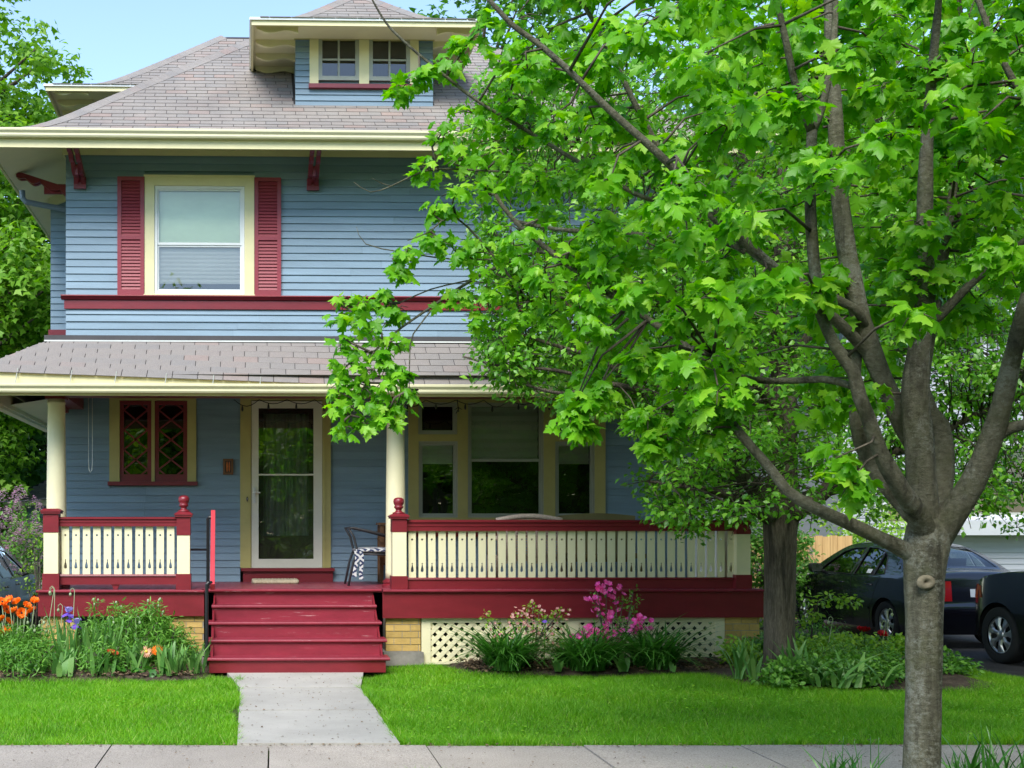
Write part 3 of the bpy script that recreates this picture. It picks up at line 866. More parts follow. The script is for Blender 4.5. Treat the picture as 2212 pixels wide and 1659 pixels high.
# ceiling and header beams
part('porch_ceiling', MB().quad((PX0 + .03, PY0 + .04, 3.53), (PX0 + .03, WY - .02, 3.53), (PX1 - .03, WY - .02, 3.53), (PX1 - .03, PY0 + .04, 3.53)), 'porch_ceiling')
CY_ = 14.75
CXS = [ax(122, CY_), ax(854.5, CY_), ax(1587, CY_)]
bm = MB().box(CXS[0] - .13, CXS[2] + .13, CY_ - .12, CY_ + .12, 3.335, 3.528)
part('header_beam', bm, 'maroon')
bm = MB().box(CXS[0] - .12, CXS[0] + .12, CY_ + .13, WY - .03, 3.335, 3.528)
for i in range(6):                                    # scalloped edge of the side beam
    y = CY_ + .28 + i * .22
    bm.prism([(y + .11 * cos(a), 3.333 - .07 * sin(a)) for a in [pi * k / 8 for k in range(9)]], 0, CXS[0] - .11, CXS[0] - .07)
part('header_beam', bm, 'maroon')
bm = MB().box(CXS[2] - .12, CXS[2] + .12, CY_ + .13, WY - .03, 3.335, 3.528)
part('header_beam', bm, 'maroon')
for cx in CXS:
    top = 3.30
    c = part('column', MB().lathe([(.128, DECK + .115), (.129, DECK + .2), (.126, 1.6), (.122, 2.2), (.114, 2.8), (.109, 3.24), (.118, 3.245), (.118, 3.262), (.109, 3.265), (.109, top)], (cx, CY_, 0), 32), 'cream_light', smooth=True)
    part('plinth', MB().lathe([(.175, DECK), (.175, DECK + .035), (.155, DECK + .05), (.165, DECK + .07), (.165, DECK + .085), (.135, DECK + .10), (.132, DECK + .118)], (cx, CY_, 0), 32), 'maroon', c)
    part('capital', MB().box(cx - .125, cx + .125, CY_ - .125, CY_ + .125, top + .0, 3.334), 'maroon', c)

# ---- porch back wall with openings
def w3x(c): return wx((1000 + c / 3.95) / 1.1573)
def w3z(c): return wz((980 + c / 3.95) / 1.1573)
DIA = (wx(237), wx(424), wz(1041), 3.51)
DOOR = (wx(519), wx(714), wz(1226), 3.505)
TRI = (w3x(80), w3x(2020), wz(1150), 3.515)
clap('wall', HX0, HX1, DECK, 3.53, WY, [DIA, (DOOR[0], DOOR[1], DECK, DOOR[3]), TRI], .1015)

# diamond-paned pair
x0, x1, z0, z1 = DIA
mb = MB(); m0, m1 = wx(327.5), wx(334.5)
ix0, ix1 = wx(259), wx(405)
mb.box(x0, ix0, WY - .045, WY + .03, z0, z1); mb.box(ix1, x1, WY - .045, WY + .03, z0, z1); mb.box(ix0, ix1, WY - .045, WY + .03, wz(867), z1)
mb.box(m0, m1, WY - .035, WY + .03, z0, wz(867))
dia = part('window', mb, 'olive')
part('sill', MB().box(x0 - .02, x1 + .02, WY - .085, WY + .02, z0 - .055, z0 - .001), 'maroon', dia)
for a, b in ((ix0, m0), (m1, ix1)):
    mb = MB(); f = .055; zt = wz(868)
    sash_frame(mb, a + .002, b - .002, z0 + .002, zt, WY - .02, WY + .012, f, .10)
    s_ = part('sash', mb, 'maroon', dia)
    ga, gb, gc, gd = a + f, b - f, z0 + .10, zt - f
    mb = MB(); n = 4
    hh = (gd - gc) / 3.5
    def bar(p, q):
        d = Vector((q[0] - p[0], 0, q[1] - p[1])).normalized(); nn = Vector((-d.z, 0, d.x)) * .011
        P_ = Vector((p[0], 0, p[1])); Q_ = Vector((q[0], 0, q[1]))
        vs = []
        for y in (WY - .012, WY + .004): vs += [(P_ + nn).to_tuple()[:1] + (y,) + (P_ + nn).to_tuple()[2:], (P_ - nn).to_tuple()[:1] + (y,) + (P_ - nn).to_tuple()[2:], (Q_ - nn).to_tuple()[:1] + (y,) + (Q_ - nn).to_tuple()[2:], (Q_ + nn).to_tuple()[:1] + (y,) + (Q_ + nn).to_tuple()[2:]]
        mb.add(vs, [(0, 1, 2, 3), (0, 4, 5, 1), (1, 5, 6, 2), (2, 6, 7, 3), (3, 7, 4, 0), (7, 6, 5, 4)])
    for i in range(-1, 4):
        for sgn in (1, -1):
            zA = gc + (i + .25) * hh; zB = zA + hh
            pa, pb = (ga, zA), (gb, zB)
            if sgn < 0: pa, pb = (ga, zB), (gb, zA)
            # clip to the glass
            def clipz(p, q):
                (ax_, az_), (bx_, bz_) = p, q
                ts = [0, 1]
                for lim, low in ((gc, True), (gd, False)):
                    if (bz_ - az_) != 0:
                        t = (lim - az_) / (bz_ - az_)
                        rising = bz_ > az_
                        if low == rising: ts[0] = max(ts[0], t)
                        else: ts[1] = min(ts[1], t)
                if ts[0] >= ts[1] - .02: return None
                f_ = lambda t: (ax_ + (bx_ - ax_) * t, az_ + (bz_ - az_) * t)
                return f_(ts[0]), f_(ts[1])
            r_ = clipz(pa, pb)
            if r_: bar(*r_)
    part('lead_bars', mb, 'maroon', dia)
    part('pane', MB().quad((ga, WY + .008, gc), (gb, WY + .008, gc), (gb, WY + .008, gd), (ga, WY + .008, gd)), 'glass_dark', dia)
    part('curtain', MB().quad((ga, WY + .12, gc), (gb, WY + .12, gc), (gb, WY + .12, gd), (ga, WY + .12, gd)), 'dark_curtain', dia)
room_box(ix0, ix1, z0, z1, WY + .02, dia)

# front door: casing, storm door, inner door with curtained light
x0, x1, z0, z1 = DOOR
sx0, sx1 = wx(543), wx(696)
mb = MB().box(x0, sx0, WY - .05, WY + .04, z0, z1); mb.box(sx1, x1, WY - .05, WY + .04, z0, z1); mb.box(sx0, sx1, WY - .05, WY + .04, wz(866), z1)
mb.box(sx0 - .04, sx0 - .012, WY - .062, WY - .0505, z0, z1); mb.box(sx1 + .012, sx1 + .04, WY - .062, WY - .0505, z0, z1)
casing = part('door_casing', mb, 'olive')
th = MB().box(wx(525), wx(718), WY - .10, WY + .05, DECK, z0 - .045); th.box(wx(521), wx(721), WY - .15, WY + .05, z0 - .044, z0 - .002)
part('threshold', th, 'maroon', casing)
mb = MB()
gx0, gx1 = wx(558.5), wx(677); gz0, gz1 = wz(1207), wz(883)
mb.box(sx0 + .003, gx0, WY - .045, WY - .005, z0, wz(868)); mb.box(gx1, sx1 - .003, WY - .045, WY - .005, z0, wz(868))
mb.box(gx0, gx1, WY - .045, WY - .005, z0, gz0); mb.box(gx0, gx1, WY - .045, WY - .005, gz1, wz(868))
zb = wz(1026); mb.box(gx0, gx1, WY - .04, WY - .01, zb - .011, zb + .011)
door = part('storm_door', mb, 'door_cream')
for a, b in ((gz0, zb - .011), (zb + .011, gz1)):
    part('pane', MB().quad((gx0, WY - .022, a), (gx1, WY - .022, a), (gx1, WY - .022, b), (gx0, WY - .022, b)), 'glass', door)
lx0, lx1, lz0, lz1 = wx(569), wx(667), wz(1157), wz(893)
mb = MB(); sash_frame(mb, gx0 - .03, gx1 + .03, z0, wz(868), WY + .05, WY + .09, .12, .12)
mb = MB()
for a, b, c, d in rect_minus(gx0 - .04, gx1 + .04, z0, wz(866), [(lx0, lx1, lz0, lz1)]): mb.box(a, b, WY + .05, WY + .09, c, d)
part('inner_door', mb, 'interior_dark_wood', door)
cm = MB(); n = 44; vs = []
for i in range(n + 1):
    t = i / n; x = lx0 - .02 + (lx1 - lx0 + .04) * t
    y = WY + .125 + .014 * sin(t * 46) + .006 * sin(t * 17 + 1) + (.03 if abs(t - .48) < .012 else 0)
    vs += [(x, y, lz0 - .02), (x, y, lz1 + .02)]
cm.add(vs, [(2*i, 2*i+2, 2*i+3, 2*i+1) for i in range(n)])
part('curtain', cm, 'curtain', door)
room_box(sx0, sx1, z0, wz(866), WY + .06, door, 1.2)
hx = wx(549.5)
hm = MB().box(hx - .016, hx + .016, WY - .062, WY - .0455, wz(1087), wz(1054)); hm.tube([(hx, WY - .06, wz(1064)), (hx, WY - .10, wz(1064)), (hx + .01, WY - .11, wz(1064)), (hx + .085, WY - .11, wz(1065))], .009, 8)
part('handle', hm, 'pale_metal', door)
bx_ = wx(534)
b_ = part('doorbell', MB().prism([(bx_, wz(1072)), (bx_ + .016, wz(1078)), (bx_, wz(1086)), (bx_ - .016, wz(1078))], 1, WY - .075, WY - .0625), 'dark_metal', casing)
part('button', MB().lathe([(.006, 0), (.006, .01)], (bx_, WY - .078, wz(1079)), 10), 'pale_metal', casing)

# triple window
x0, x1, z0, z1 = TRI
units = [(w3x(175), w3x(560), w3z(420), w3z(105)), (w3x(180), w3x(565), w3z(1240), w3z(488)), (w3x(665), w3x(1412), w3z(1240), w3z(105)),
         (w3x(1520), w3x(1905), w3z(425), w3z(105)), (w3x(1525), w3x(1915), w3z(1240), w3z(488))]
mb = MB()
for a, b, c, d in rect_minus(x0, x1, z0, z1, units): mb.box(a, b, WY - .045, WY + .02, c, d)
tri = part('window', mb, 'olive')
part('sill', MB().box(x0 - .02, x1 + .02, WY - .09, WY + .02, z0 - .06, z0 - .001), 'maroon', tri)
for i, (a, b, c, d) in enumerate(units):
    f = .055
    mb = MB(); sash_frame(mb, a, b, c, d, WY - .03, WY + .012, f * .55); sash_frame(mb, a + f*.55 + .001, b - f*.55 - .001, c + f*.55 + .001, d - f*.55 - .001, WY - .012, WY + .018, f * .5)
    if i == 2:
        zm = w3z(675); mb.box(a + f*1.06, b - f*1.06, WY - .026, WY + .012, zm - .018, zm + .018)
    fr = part('frame', mb, 'grey_trim', tri)
    panes = [(c + f, d - f)] if i != 2 else [(c + f, zm), (zm, d - f)]
    for p0, p1 in panes:
        part('pane', MB().quad((a + f*.9, WY + .006 + (.004 if p0 > c + .5 else 0), p0), (b - f*.9, WY + .006, p0), (b - f*.9, WY + .006, p1), (a + f*.9, WY + .006, p1)), 'glass_dark' if i in (0, 3) else 'glass', tri)
    if i == 2: blind('blind', a + f, b - f, zm - .0, d - f, WY + .07, .125, tri, 'blind', .028)
    if i in (1, 4): blind('blind', a + f, b - f, d - f - .26, d - f, WY + .07, .06, tri, 'blind', .01)
room_box(x0 + .05, x1 - .05, z0 + .02, z1 - .02, WY + .021, tri, 2.2)

# ---- deck, skirt, steps
DF, DS = 14.33, 14.47                          # front edge of the deck: at the railings, at the steps
SX0, SX1 = ax(447, 13.35), ax(838, 13.35)
LX0, LX1 = ax(85, DF), ax(1647, DF)
sl, sr_ = ax(441, DF), ax(826, DF)
deck = part('deck', MB().box(LX0, LX1, DS + .02, WY + .02, DECK - .05, DECK - .004), 'deck')
nb = 20
for i in range(nb):                             # deck boards run towards the street
    pass
bw = .083; k = 0; x = LX0
while x < LX1 - .01:
    xe = min(x + bw, LX1)
    mid = (x + xe) / 2
    y0 = DS - .03 if (sl < mid < sr_ - .02) else DF - .045
    MB().box(x + .0012, xe - .0012, y0, WY - .022, DECK - .003, DECK + R.uniform(-.001, .0015)).build('deck_board', M['deck'], deck)
    x = xe
nose = MB()
def nosing(mb, xa, xb, y, z): mb.prism([(y - .03, z - .012), (y - .022, z - .0035), (y + .02, z - .0035), (y + .02, z - .034), (y - .022, z - .034), (y - .03, z - .024)], 0, xa, xb)
nosing(nose, LX0 - .03, sl, DF - .045, DECK); nosing(nose, sr_, LX1 + .03, DF - .045, DECK); nosing(nose, sl, sr_, DS - .03, DECK)
part('deck_nosing', nose, 'maroon_worn', deck)
zf0 = az(1329.5, DF); zf0r = az(1335, DF)
part('skirt_board', MB().box(LX0 + .0, sl, DF - .03, DF + .01, zf0, DECK - .036), 'maroon', deck)
part('skirt_board', MB().box(sr_, LX1, DF - .03, DF + .01, zf0r, DECK - .036), 'maroon', deck)
part('skirt_board', MB().box(LX0 - .02, LX0 + .01, DF + .011, WY, zf0, DECK - .036), 'maroon', deck)
part('skirt_board', MB().box(LX1 - .01, LX1 + .02, DF + .011, WY, zf0r, DECK - .036), 'maroon', deck)
rise_ = DECK / 5
steps = part('steps', MB().box(SX0 + .03, SX0 + .07, 13.40, DS + .05, 0, rise_ * .9).box(SX1 - .07, SX1 - .03, 13.40, DS + .05, 0, rise_ * .9), 'maroon')
for k in range(5):
    y = 13.35 + .28 * k
    z0 = rise_ * k + (.0 if k == 0 else -.01); z1 = rise_ * (k + 1) - .036
    xa, xb = SX0 + .025 + .004 * k, SX1 - .025 - .006 * k
    if k == 4: xa, xb = SX0 + .05, SX1 - .05
    MB().box(xa, xb, y, y + .02, z0 + (.012 if k == 0 else 0), z1).build('riser', M['maroon_worn'] if k else M['maroon'], steps)
    if k < 4:
        z = rise_ * (k + 1)
        mb = MB()
        lx, rx = SX0 - .02 + (0 if k < 3 else .05), SX1 + .02 - (0 if k < 2 else .03 * (k - 1))
        mb.prism([(y - .035, z - .026), (y - .035, z - .012), (y - .026, z), (y + .30, z + .001), (y + .30, z - .034), (y - .026, z - .034)], 0, lx, rx)
        mb.build('tread', M['maroon_worn'], steps)
sd_ = MB()
for xx in (SX0 + .045, SX1 - .065):
    part('stringer', MB().prism([(13.38, 0), (14.5, 0), (14.5, .86), (14.2, .68), (13.92, .50), (13.64, .32), (13.38, .14)], 0, xx, xx + .02), 'maroon', steps)

# ---- railings
RY = 14.42
def rail_z(o): return az(o, RY - .06)
def fluted_rail(mb, xa, xb, z0, z1, y, w=.05):
    h = z1 - z0
    mb.prism([(y - w, z0), (y - w, z0 + h*.35), (y - w*1.15, z0 + h*.42), (y - w*1.15, z0 + h*.72), (y - w*1.5, z0 + h*.78), (y - w*1.5, z0 + h*.94), (y - w*1.2, z1), (y + w*1.2, z1), (y + w*1.5, z0 + h*.94), (y + w*1.5, z0 + h*.78), (y + w, z0 + h*.42), (y + w, z0)], 0, xa, xb)
def baluster_mesh(w, h):
    out = [(-w/2, 0), (w/2, 0), (w/2, h), (-w/2, h)]
    c = [(.0135 * cos(a), h * .81 + .0135 * sin(a)) for a in [2*pi*k/14 for k in range(14)]]
    td = []
    zb = h * .155
    for k in range(9):                            # round foot of the drop
        a = pi + pi * k / 8; td.append((.019 * cos(a), zb + .019 * sin(a)))
    td += [(.017, zb + .02), (.009, zb + .055), (.004, zb + .075)]
    for k in range(7): a = -pi/3 + (pi + 2*pi/3) * k / 6; td.append((.009 * cos(a), zb + .088 + .009 * sin(a)))
    td += [(-.004, zb + .075), (-.009, zb + .055), (-.017, zb + .02)]
    me = shape2d(out, [c, td], .024)
    me.materials.append(M['cream_light'])
    return me
def railing(xa, xb, top0, top1, bot0, bot1, first, last, n, feet, y=RY):
    mb = MB(); zt0, zt1, zb0, zb1 = rail_z(top0), rail_z(top1), rail_z(bot0), rail_z(bot1)
    fluted_rail(mb, xa, xb, zt0, zt1, y)
    r_ = part('railing', mb, 'maroon')
    mb = MB().box(xa, xb, y - .045, y + .045, zb0, zb1 - .03); mb.prism([(y - .045, zb1 - .03), (y - .062, zb1 - .022), (y - .055, zb1), (y + .055, zb1), (y + .062, zb1 - .022), (y + .045, zb1 - .03)], 0, xa, xb)
    part('bottom_rail', mb, 'maroon', r_)
    h = zt0 - zb1 + .012
    me = baluster_mesh(.0915, h)
    for i in range(n):
        x = ax(first + (last - first) * i / (n - 1), y)
        put('baluster', me, None, r_, loc=(x + R.uniform(-.0015, .0015), y + R.uniform(-.002, .002), zb1 - .006), rot=(0, R.uniform(-.006, .006), 0))
    for f in feet:
        x = ax(f, y)
        part('foot', MB().prism([(x - .05, zb0 - .001), (x + .05, zb0 - .001), (x + .035, zb0 - .03), (x + .025, DECK), (x - .025, DECK), (x - .035, zb0 - .03)], 1, y - .03, y + .03), 'maroon', r_)
    return r_
def newel(o0, o1, ztop, finial=True, y=RY - .02):
    xa, xb = ax(o0, y - .08), ax(o1, y - .08); c = (xa + xb) / 2; w = (xb - xa) / 2
    ys = .088
    zc0, zc1 = rail_z(ztop[2]), rail_z(ztop[1])
    n_ = part('newel_post', MB().box(c - w + .006, c + w - .006, y - ys + .006, y + ys - .006, DECK + .05, zc1 + .01), 'cream_light')
    part('base_block', MB().box(c - w - .008, c + w + .008, y - ys - .008, y + ys + .008, DECK, zc0), 'maroon', n_)
    zk = rail_z(ztop[0])
    part('cap_block', MB().box(c - w, c + w, y - ys, y + ys, zc1, zk - .05), 'maroon', n_)
    cp = MB()
    for e, a, b in ((.022, zk - .05, zk - .028), (.03, zk - .0275, zk - .012)): cp.box(c - w - e, c + w + e, y - ys - e, y + ys + e, a, b)
    cp.add([(c - w - .028, y - ys - .028, zk - .012), (c + w + .028, y - ys - .028, zk - .012), (c + w + .028, y + ys + .028, zk - .012), (c - w - .028, y + ys + .028, zk - .012), (c - w + .01, y - ys + .01, zk + .012), (c + w - .01, y - ys + .01, zk + .012), (c + w - .01, y + ys - .01, zk + .012), (c - w + .01, y + ys - .01, zk + .012)], [(4, 5, 6, 7), (0, 1, 5, 4), (1, 2, 6, 5), (2, 3, 7, 6), (3, 0, 4, 7)])
    part('cap', cp, 'maroon', n_)
    if finial:
        part('finial', MB().lathe([(.075, 0), (.078, .015), (.05, .025), (.036, .04), (.040, .06), (.056, .075), (.060, .09), (.048, .10), (.062, .125), (.068, .15), (.064, .18), (.045, .198), (.02, .205), (.001, .206)], (c, y, zk + .011), 24), 'maroon', n_, smooth=True)
    return n_
railing(ax(125, RY), ax(384, RY), 1137, 1117, 1262, 1240, 141.6, 368.5, 11, [250])
railing(ax(876, RY), ax(1594, RY), 1147, 1123, 1276, 1248, 890.3, 1578.5, 33, [893, 1183, 1560])
newel(93, 126.5, (1101, 1150, 1238), False)
newel(381.5, 411, (1108, 1156, 1239))
newel(847, 879, (1112, 1149, 1244))
newel(1590.5, 1622, (1122, 1154, 1242), False)

# ---- brick piers, footing and lattice
def pier(o0, o1, ztop, y, parent=H, edge0=True):
    xa, xb = ax(o0, y), ax(o1, y)
    z0 = .145
    p_ = part('brick_pier', MB().box(xa + .006, xb - .006, y + .008, y + .35, z0, ztop), 'mortar')
    part('footing', MB().prism([(xa - .03, -.05), (xb + .03, -.05), (xb + .03, z0 - .01), (xb - .01, z0), (xa + .01, z0), (xa - .03, z0 - .01)], 1, y - .05, y + .4), 'concrete_old', p_)
    nr = int(round((ztop - z0) / .0755)); ch = (ztop - z0) / nr
    bl = .205
    for r_ in range(nr):
        x = xa - (bl / 2 if r_ % 2 else 0) + .001
        while x < xb - .01:
            a, b = max(x, xa), min(x + bl, xb)
            if b - a > .025:
                e = R.uniform(-.002, .003)
                MB().box(a + .004, b - .004, y - e, y + .09, z0 + r_ * ch + .0045, z0 + (r_ + 1) * ch - .0045).build('brick', M['brick'], p_)
            x += bl
    return p_
pier(366, 441, zf0 - .001, DF + .03)
pier(833, 909, zf0r - .001, DF + .03)
pier(1566, 1641, zf0r - .001, DF + .03)
pier(88, 170, zf0 - .001, DF + .03)
def lattice(o0, o1, y, z0, z1, xa, xb):
    f = MB()
    return f
LY = DF + .055
lx0, lx1 = ax(910, LY), ax(1564, LY)
lz0, lz1 = az(1437, LY), zf0r - .002
midx = ax(1238, LY)
fr = MB(); w = .115
fr.box(lx0, lx0 + w, LY - .02, LY + .02, lz0 - .02, lz1); fr.box(lx1 - w, lx1, LY - .02, LY + .02, lz0 - .02, lz1); fr.box(midx - .065, midx + .065, LY - .02, LY + .02, lz0, lz1 - .0)
fr.box(lx0 + w, midx - .065, LY - .018, LY + .02, lz1 - .06, lz1); fr.box(midx + .065, lx1 - w, LY - .018, LY + .02, lz1 - .06, lz1)
fr.box(lx0 + w, midx - .065, LY - .018, LY + .02, lz0, lz0 + .05); fr.box(midx + .065, lx1 - w, LY - .018, LY + .02, lz0, lz0 + .05)
lat = part('lattice_frame', fr, 'cream_light')
part('plinth_board', MB().box(lx0 + .02, lx1 - .02, LY - .012, LY + .02, -.03, lz0 - .021), 'concrete_old', lat)
for pa, pb, first in ((lx0 + w, midx - .065, 1), (midx + .065, lx1 - w, -1)):
    za, zb = lz0 + .05, lz1 - .06
    hh = zb - za; sp = .095; sw_ = .052
    for layer, sgn in ((0, first), (1, -first)):
        x = pa - hh
        while x < pb + .02:
            # strip centre line from (x, za) to (x + hh, zb), mirrored for the other layer
            p, q = (x, za), (x + hh, zb)
            t0 = max(0, (pa - .03 - x) / hh); t1 = min(1, (pb + .03 - x) / hh)
            if t1 - t0 > .06:
                A_ = Vector((x + hh * t0, 0, za + hh * t0)); B_ = Vector((x + hh * t1, 0, za + hh * t1))
                if sgn < 0:
                    A_.x = pa + pb - A_.x; B_.x = pa + pb - B_.x
                d = (B_ - A_).normalized(); nn = Vector((-d.z, 0, d.x)) * sw_ / 2
                y0 = LY - .004 + layer * .009
                A_ -= d * .02; B_ += d * .02
                vs = []
                for yy in (y0, y0 + .008):
                    for P_ in (A_ + nn, A_ - nn, B_ - nn, B_ + nn): vs.append((P_.x, yy, P_.z))
                MB().add(vs, [(0, 1, 2, 3), (7, 6, 5, 4), (0, 4, 5, 1), (1, 5, 6, 2), (2, 6, 7, 3), (3, 7, 4, 0)]).build('slat', M['cream_light'], lat)
            x += sp * 1.414
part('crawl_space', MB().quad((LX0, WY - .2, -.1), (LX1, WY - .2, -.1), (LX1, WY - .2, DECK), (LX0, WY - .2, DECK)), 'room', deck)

# ---- handrail beside the steps
hy = 13.62
xh = ax(460, 13.9)
top = [at(460.5, 1106, 14.62), at(459, 1277, 13.55)]
d = (top[1] - top[0])
mb = MB()
c0, c1 = at(460.5, 1108, 14.60), at(459, 1268, 13.50)
u = (c1 - c0).normalized(); sdv = Vector((1, 0, 0)); up = u.cross(sdv).normalized()
vs = []
for P_ in (c0, c1):
    for a, b in ((-.026, -.045), (.026, -.045), (.026, .045), (-.026, .045)): vs.append(P_ + sdv * a + up * b)
mb.add(vs, [(0, 3, 2, 1), (4, 5, 6, 7), (0, 1, 5, 4), (1, 2, 6, 5), (2, 3, 7, 6), (3, 0, 4, 7)])
hr = part('handrail', mb, 'red_bright')
px = ax(447, 13.52)
gp = at(447, 1419, 13.44)
pm_ = MB().tube([(px, 13.46, rise_), (px, 13.46, az(1262, 13.46)), (px + .015, 13.47, az(1259, 13.46)), (c1.x - .01, 13.5, az(1258, 13.5))], .021, 10)
pm_.lathe([(.045, 0), (.045, .012), (.028, .016)], (px, 13.46, rise_), 14)
px2 = ax(449, 14.6)
pm_.tube([(px2, 14.6, DECK), (px2, 14.6, az(1120, 14.6)), (px2 + .012, 14.6, az(1118, 14.6)), (c0.x, 14.6, az(1118, 14.6))], .021, 10)
pm_.tube([(ax(411, 14.5), 14.5, az(1187, 14.5)), (px2, 14.6, az(1187, 14.6))], .014, 8)
part('pipe_post', pm_, 'black_pipe', hr)
# ---------------------------------------------------------------- porch furniture and small things
paint('rope', (.42, .36, .25), .9, .2, (20, 20, 20), .5, 90)
paint('wicker', (.34, .28, .23), .7, .3, (40, 40, 40), .4, 120)
paint('wood_brown', (.16, .075, .03), .6, .2, (3, 3, 14), .1, 30)
paint('orange_tile', (.50, .13, .02), .4, .3, (30, 30, 30), .1, 60)
paint('cloth_olive', (.20, .17, .07), .8, .15, (4, 4, 4), .1, 60)
# patterned cushion cloth: white diamonds on navy
m, nt, b = _new('ikat'); L = nt.links
tc = N(nt, 'ShaderNodeTexCoord'); sp = N(nt, 'ShaderNodeSeparateXYZ'); L.new(tc.outputs['Object'], sp.inputs[0])
def tri_wave(sock, f):
    a = N(nt, 'ShaderNodeMath', operation='MULTIPLY'); a.inputs[1].default_value = f; L.new(sock, a.inputs[0])
    p = N(nt, 'ShaderNodeMath', operation='PINGPONG'); p.inputs[1].default_value = 1.0; L.new(a.outputs[0], p.inputs[0]); return p.outputs[0]
ad = N(nt, 'ShaderNodeMath', operation='ADD'); L.new(sp.outputs['X'], ad.inputs[0]); L.new(sp.outputs['Y'], ad.inputs[1])
s_ = N(nt, 'ShaderNodeMath', operation='ADD'); L.new(tri_wave(ad.outputs[0], 12), s_.inputs[0]); L.new(tri_wave(sp.outputs['Z'], 14), s_.inputs[1])
nz = N(nt, 'ShaderNodeTexNoise', Scale=60.0); L.new(tc.outputs['Object'], nz.inputs['Vector'])
s2 = N(nt, 'ShaderNodeMath', operation='MULTIPLY_ADD'); s2.inputs[1].default_value = .5; L.new(nz.outputs['Fac'], s2.inputs[0]); L.new(s_.outputs[0], s2.inputs[2])
pp = N(nt, 'ShaderNodeMath', operation='PINGPONG'); pp.inputs[1].default_value = .45; L.new(s2.outputs[0], pp.inputs[0])
rr = ramp(nt, [(.20, (.02, .03, .08)), (.24, (.50, .50, .49))]); L.new(pp.outputs[0], rr.inputs[0]); L.new(rr.outputs[0], b.inputs['Base Color']); b.inputs['Roughness'].default_value = .9

# braided door mat
x0, x1 = ax(546, 15.9), ax(643, 15.9)
mat_ = thing('door_mat', 'thick braided beige rope door mat lying before the front door', 'door mat', ((x0 + x1) / 2, 15.95, DECK))
for i in range(7):
    y = 15.72 + i * .072
    pts = [(x0 + (x1 - x0) * k / 36, y + .006 * sin(k * 1.9 + i), DECK + .025 + .005 * sin(k * 2.4 + i * 1.3)) for k in range(37)]
    MB().tube(pts, [.026 + .006 * abs(sin(k * 1.25 + i)) for k in range(37)], 8).build('braid', M['rope'], mat_, True)

# metal arm chair with patterned cushion, side on
cy0, cy1 = 15.15, 15.70
chx = lambda o: ax(o, 15.2)
chz = lambda o: az(o, 15.2)
ch = thing('patio_chair', 'black metal armchair with navy and white patterned cushion beside the porch column', 'chair', (chx(800), 15.4, DECK))
for y in (cy0, cy1):
    MB().tube([(chx(752), y, DECK), (chx(762), y, chz(1215)), (chx(771), y, chz(1190)), (chx(764), y, chz(1160)), (chx(755), y, chz(1145)), (chx(751), y, chz(1142)), (chx(762), y, chz(1140)), (chx(800), y, chz(1148)), (chx(845), y, chz(1160))], .016, 8).build('arm_frame', M['dark_metal'], ch, True)
    MB().tube([(chx(862), y, DECK), (chx(850), y, chz(1195)), (chx(846), y, chz(1150)), (chx(858), y, chz(1075))], .015, 8).build('leg', M['dark_metal'], ch, True)
    MB().tube([(chx(770), y, chz(1196)), (chx(850), y, chz(1199))], .014, 8).build('seat_rail', M['dark_metal'], ch, True)
MB().box(chx(768), chx(852), cy0 + .02, cy1 - .02, chz(1199), chz(1195.5)).build('seat', M['dark_metal'], ch)
def pillow(x0, x1, y0, y1, z0, z1, n=8):
    mb = MB(); vs = []; fs = []
    for s in (1, -1):
        o = len(vs)
        for j in range(n + 1):
            for i in range(n + 1):
                u, v = i / n * 2 - 1, j / n * 2 - 1
                h = (1 - u ** 4) * (1 - v ** 4)
                vs.append(((x0+x1)/2 + (x1-x0)/2*u, (y0+y1)/2 + (y1-y0)/2*v, (z0+z1)/2 + s * (.35 + .65*h) * (z1-z0)/2))
        for j in range(n):
            for i in range(n):
                q = (o+j*(n+1)+i, o+j*(n+1)+i+1, o+(j+1)*(n+1)+i+1, o+(j+1)*(n+1)+i); fs.append(q if s > 0 else q[::-1])
    k = (n+1)**2
    edge = [i for i in range(n)] + [n + j*(n+1) for j in range(n)] + [n*(n+1)+n-i for i in range(n)] + [(n-j)*(n+1) for j in range(n)]
    for a, b_ in zip(edge, edge[1:] + edge[:1]): fs.append((a, a + k, b_ + k, b_))
    return mb.add(vs, fs)
pillow(chx(768), chx(848), cy0 - .02, cy1 + .02, chz(1196), chz(1182)).build('seat_cushion', M['ikat'], ch, True)
for (dx_, ln) in ((-.01, .34), (.035, .37)):
    p0 = Vector((chx(770) + dx_, cy0 - .03, chz(1190)))
    mb = MB(); vs = []
    for k in range(9):
        t = k / 8; vs += [(p0.x - .028 + .014 * sin(t * 5) + dx_ * t, p0.y - .01 * sin(t * 4), p0.z - ln * t), (p0.x + .028 + .018 * sin(t * 5 + .6) + dx_ * t, p0.y - .012, p0.z - ln * t)]
    mb.add(vs, [(2*k, 2*k+1, 2*k+3, 2*k+2) for k in range(8)])
    mb.build('cushion_tie', M['ikat'], ch, True)
# wooden stand behind the column
sx0, sx1 = ax(820, 15.9), ax(875, 15.9)
st = thing('plant_stand', 'brown wooden stand half hidden behind the middle porch column', 'stand', ((sx0 + sx1) / 2, 16.0, DECK))
MB().box(sx0 - .02, sx1 + .02, 15.82, 16.2, az(1134, 15.9), az(1129, 15.9)).build('top', M['wood_brown'], st)
for xx in (sx0, sx1 - .05):
    for yy in (15.85, 16.12): MB().box(xx, xx + .05, yy, yy + .05, DECK, az(1134.2, 15.9)).build('leg', M['wood_brown'], st)
MB().box(sx0 + .05, sx1 - .05, 15.86, 16.15, DECK + .25, DECK + .28).build('shelf', M['wood_brown'], st)
MB().box(sx0 + .051, sx1 - .051, 16.13, 16.15, DECK + .281, az(1135, 15.9)).build('back_panel', M['wood_brown'], st)

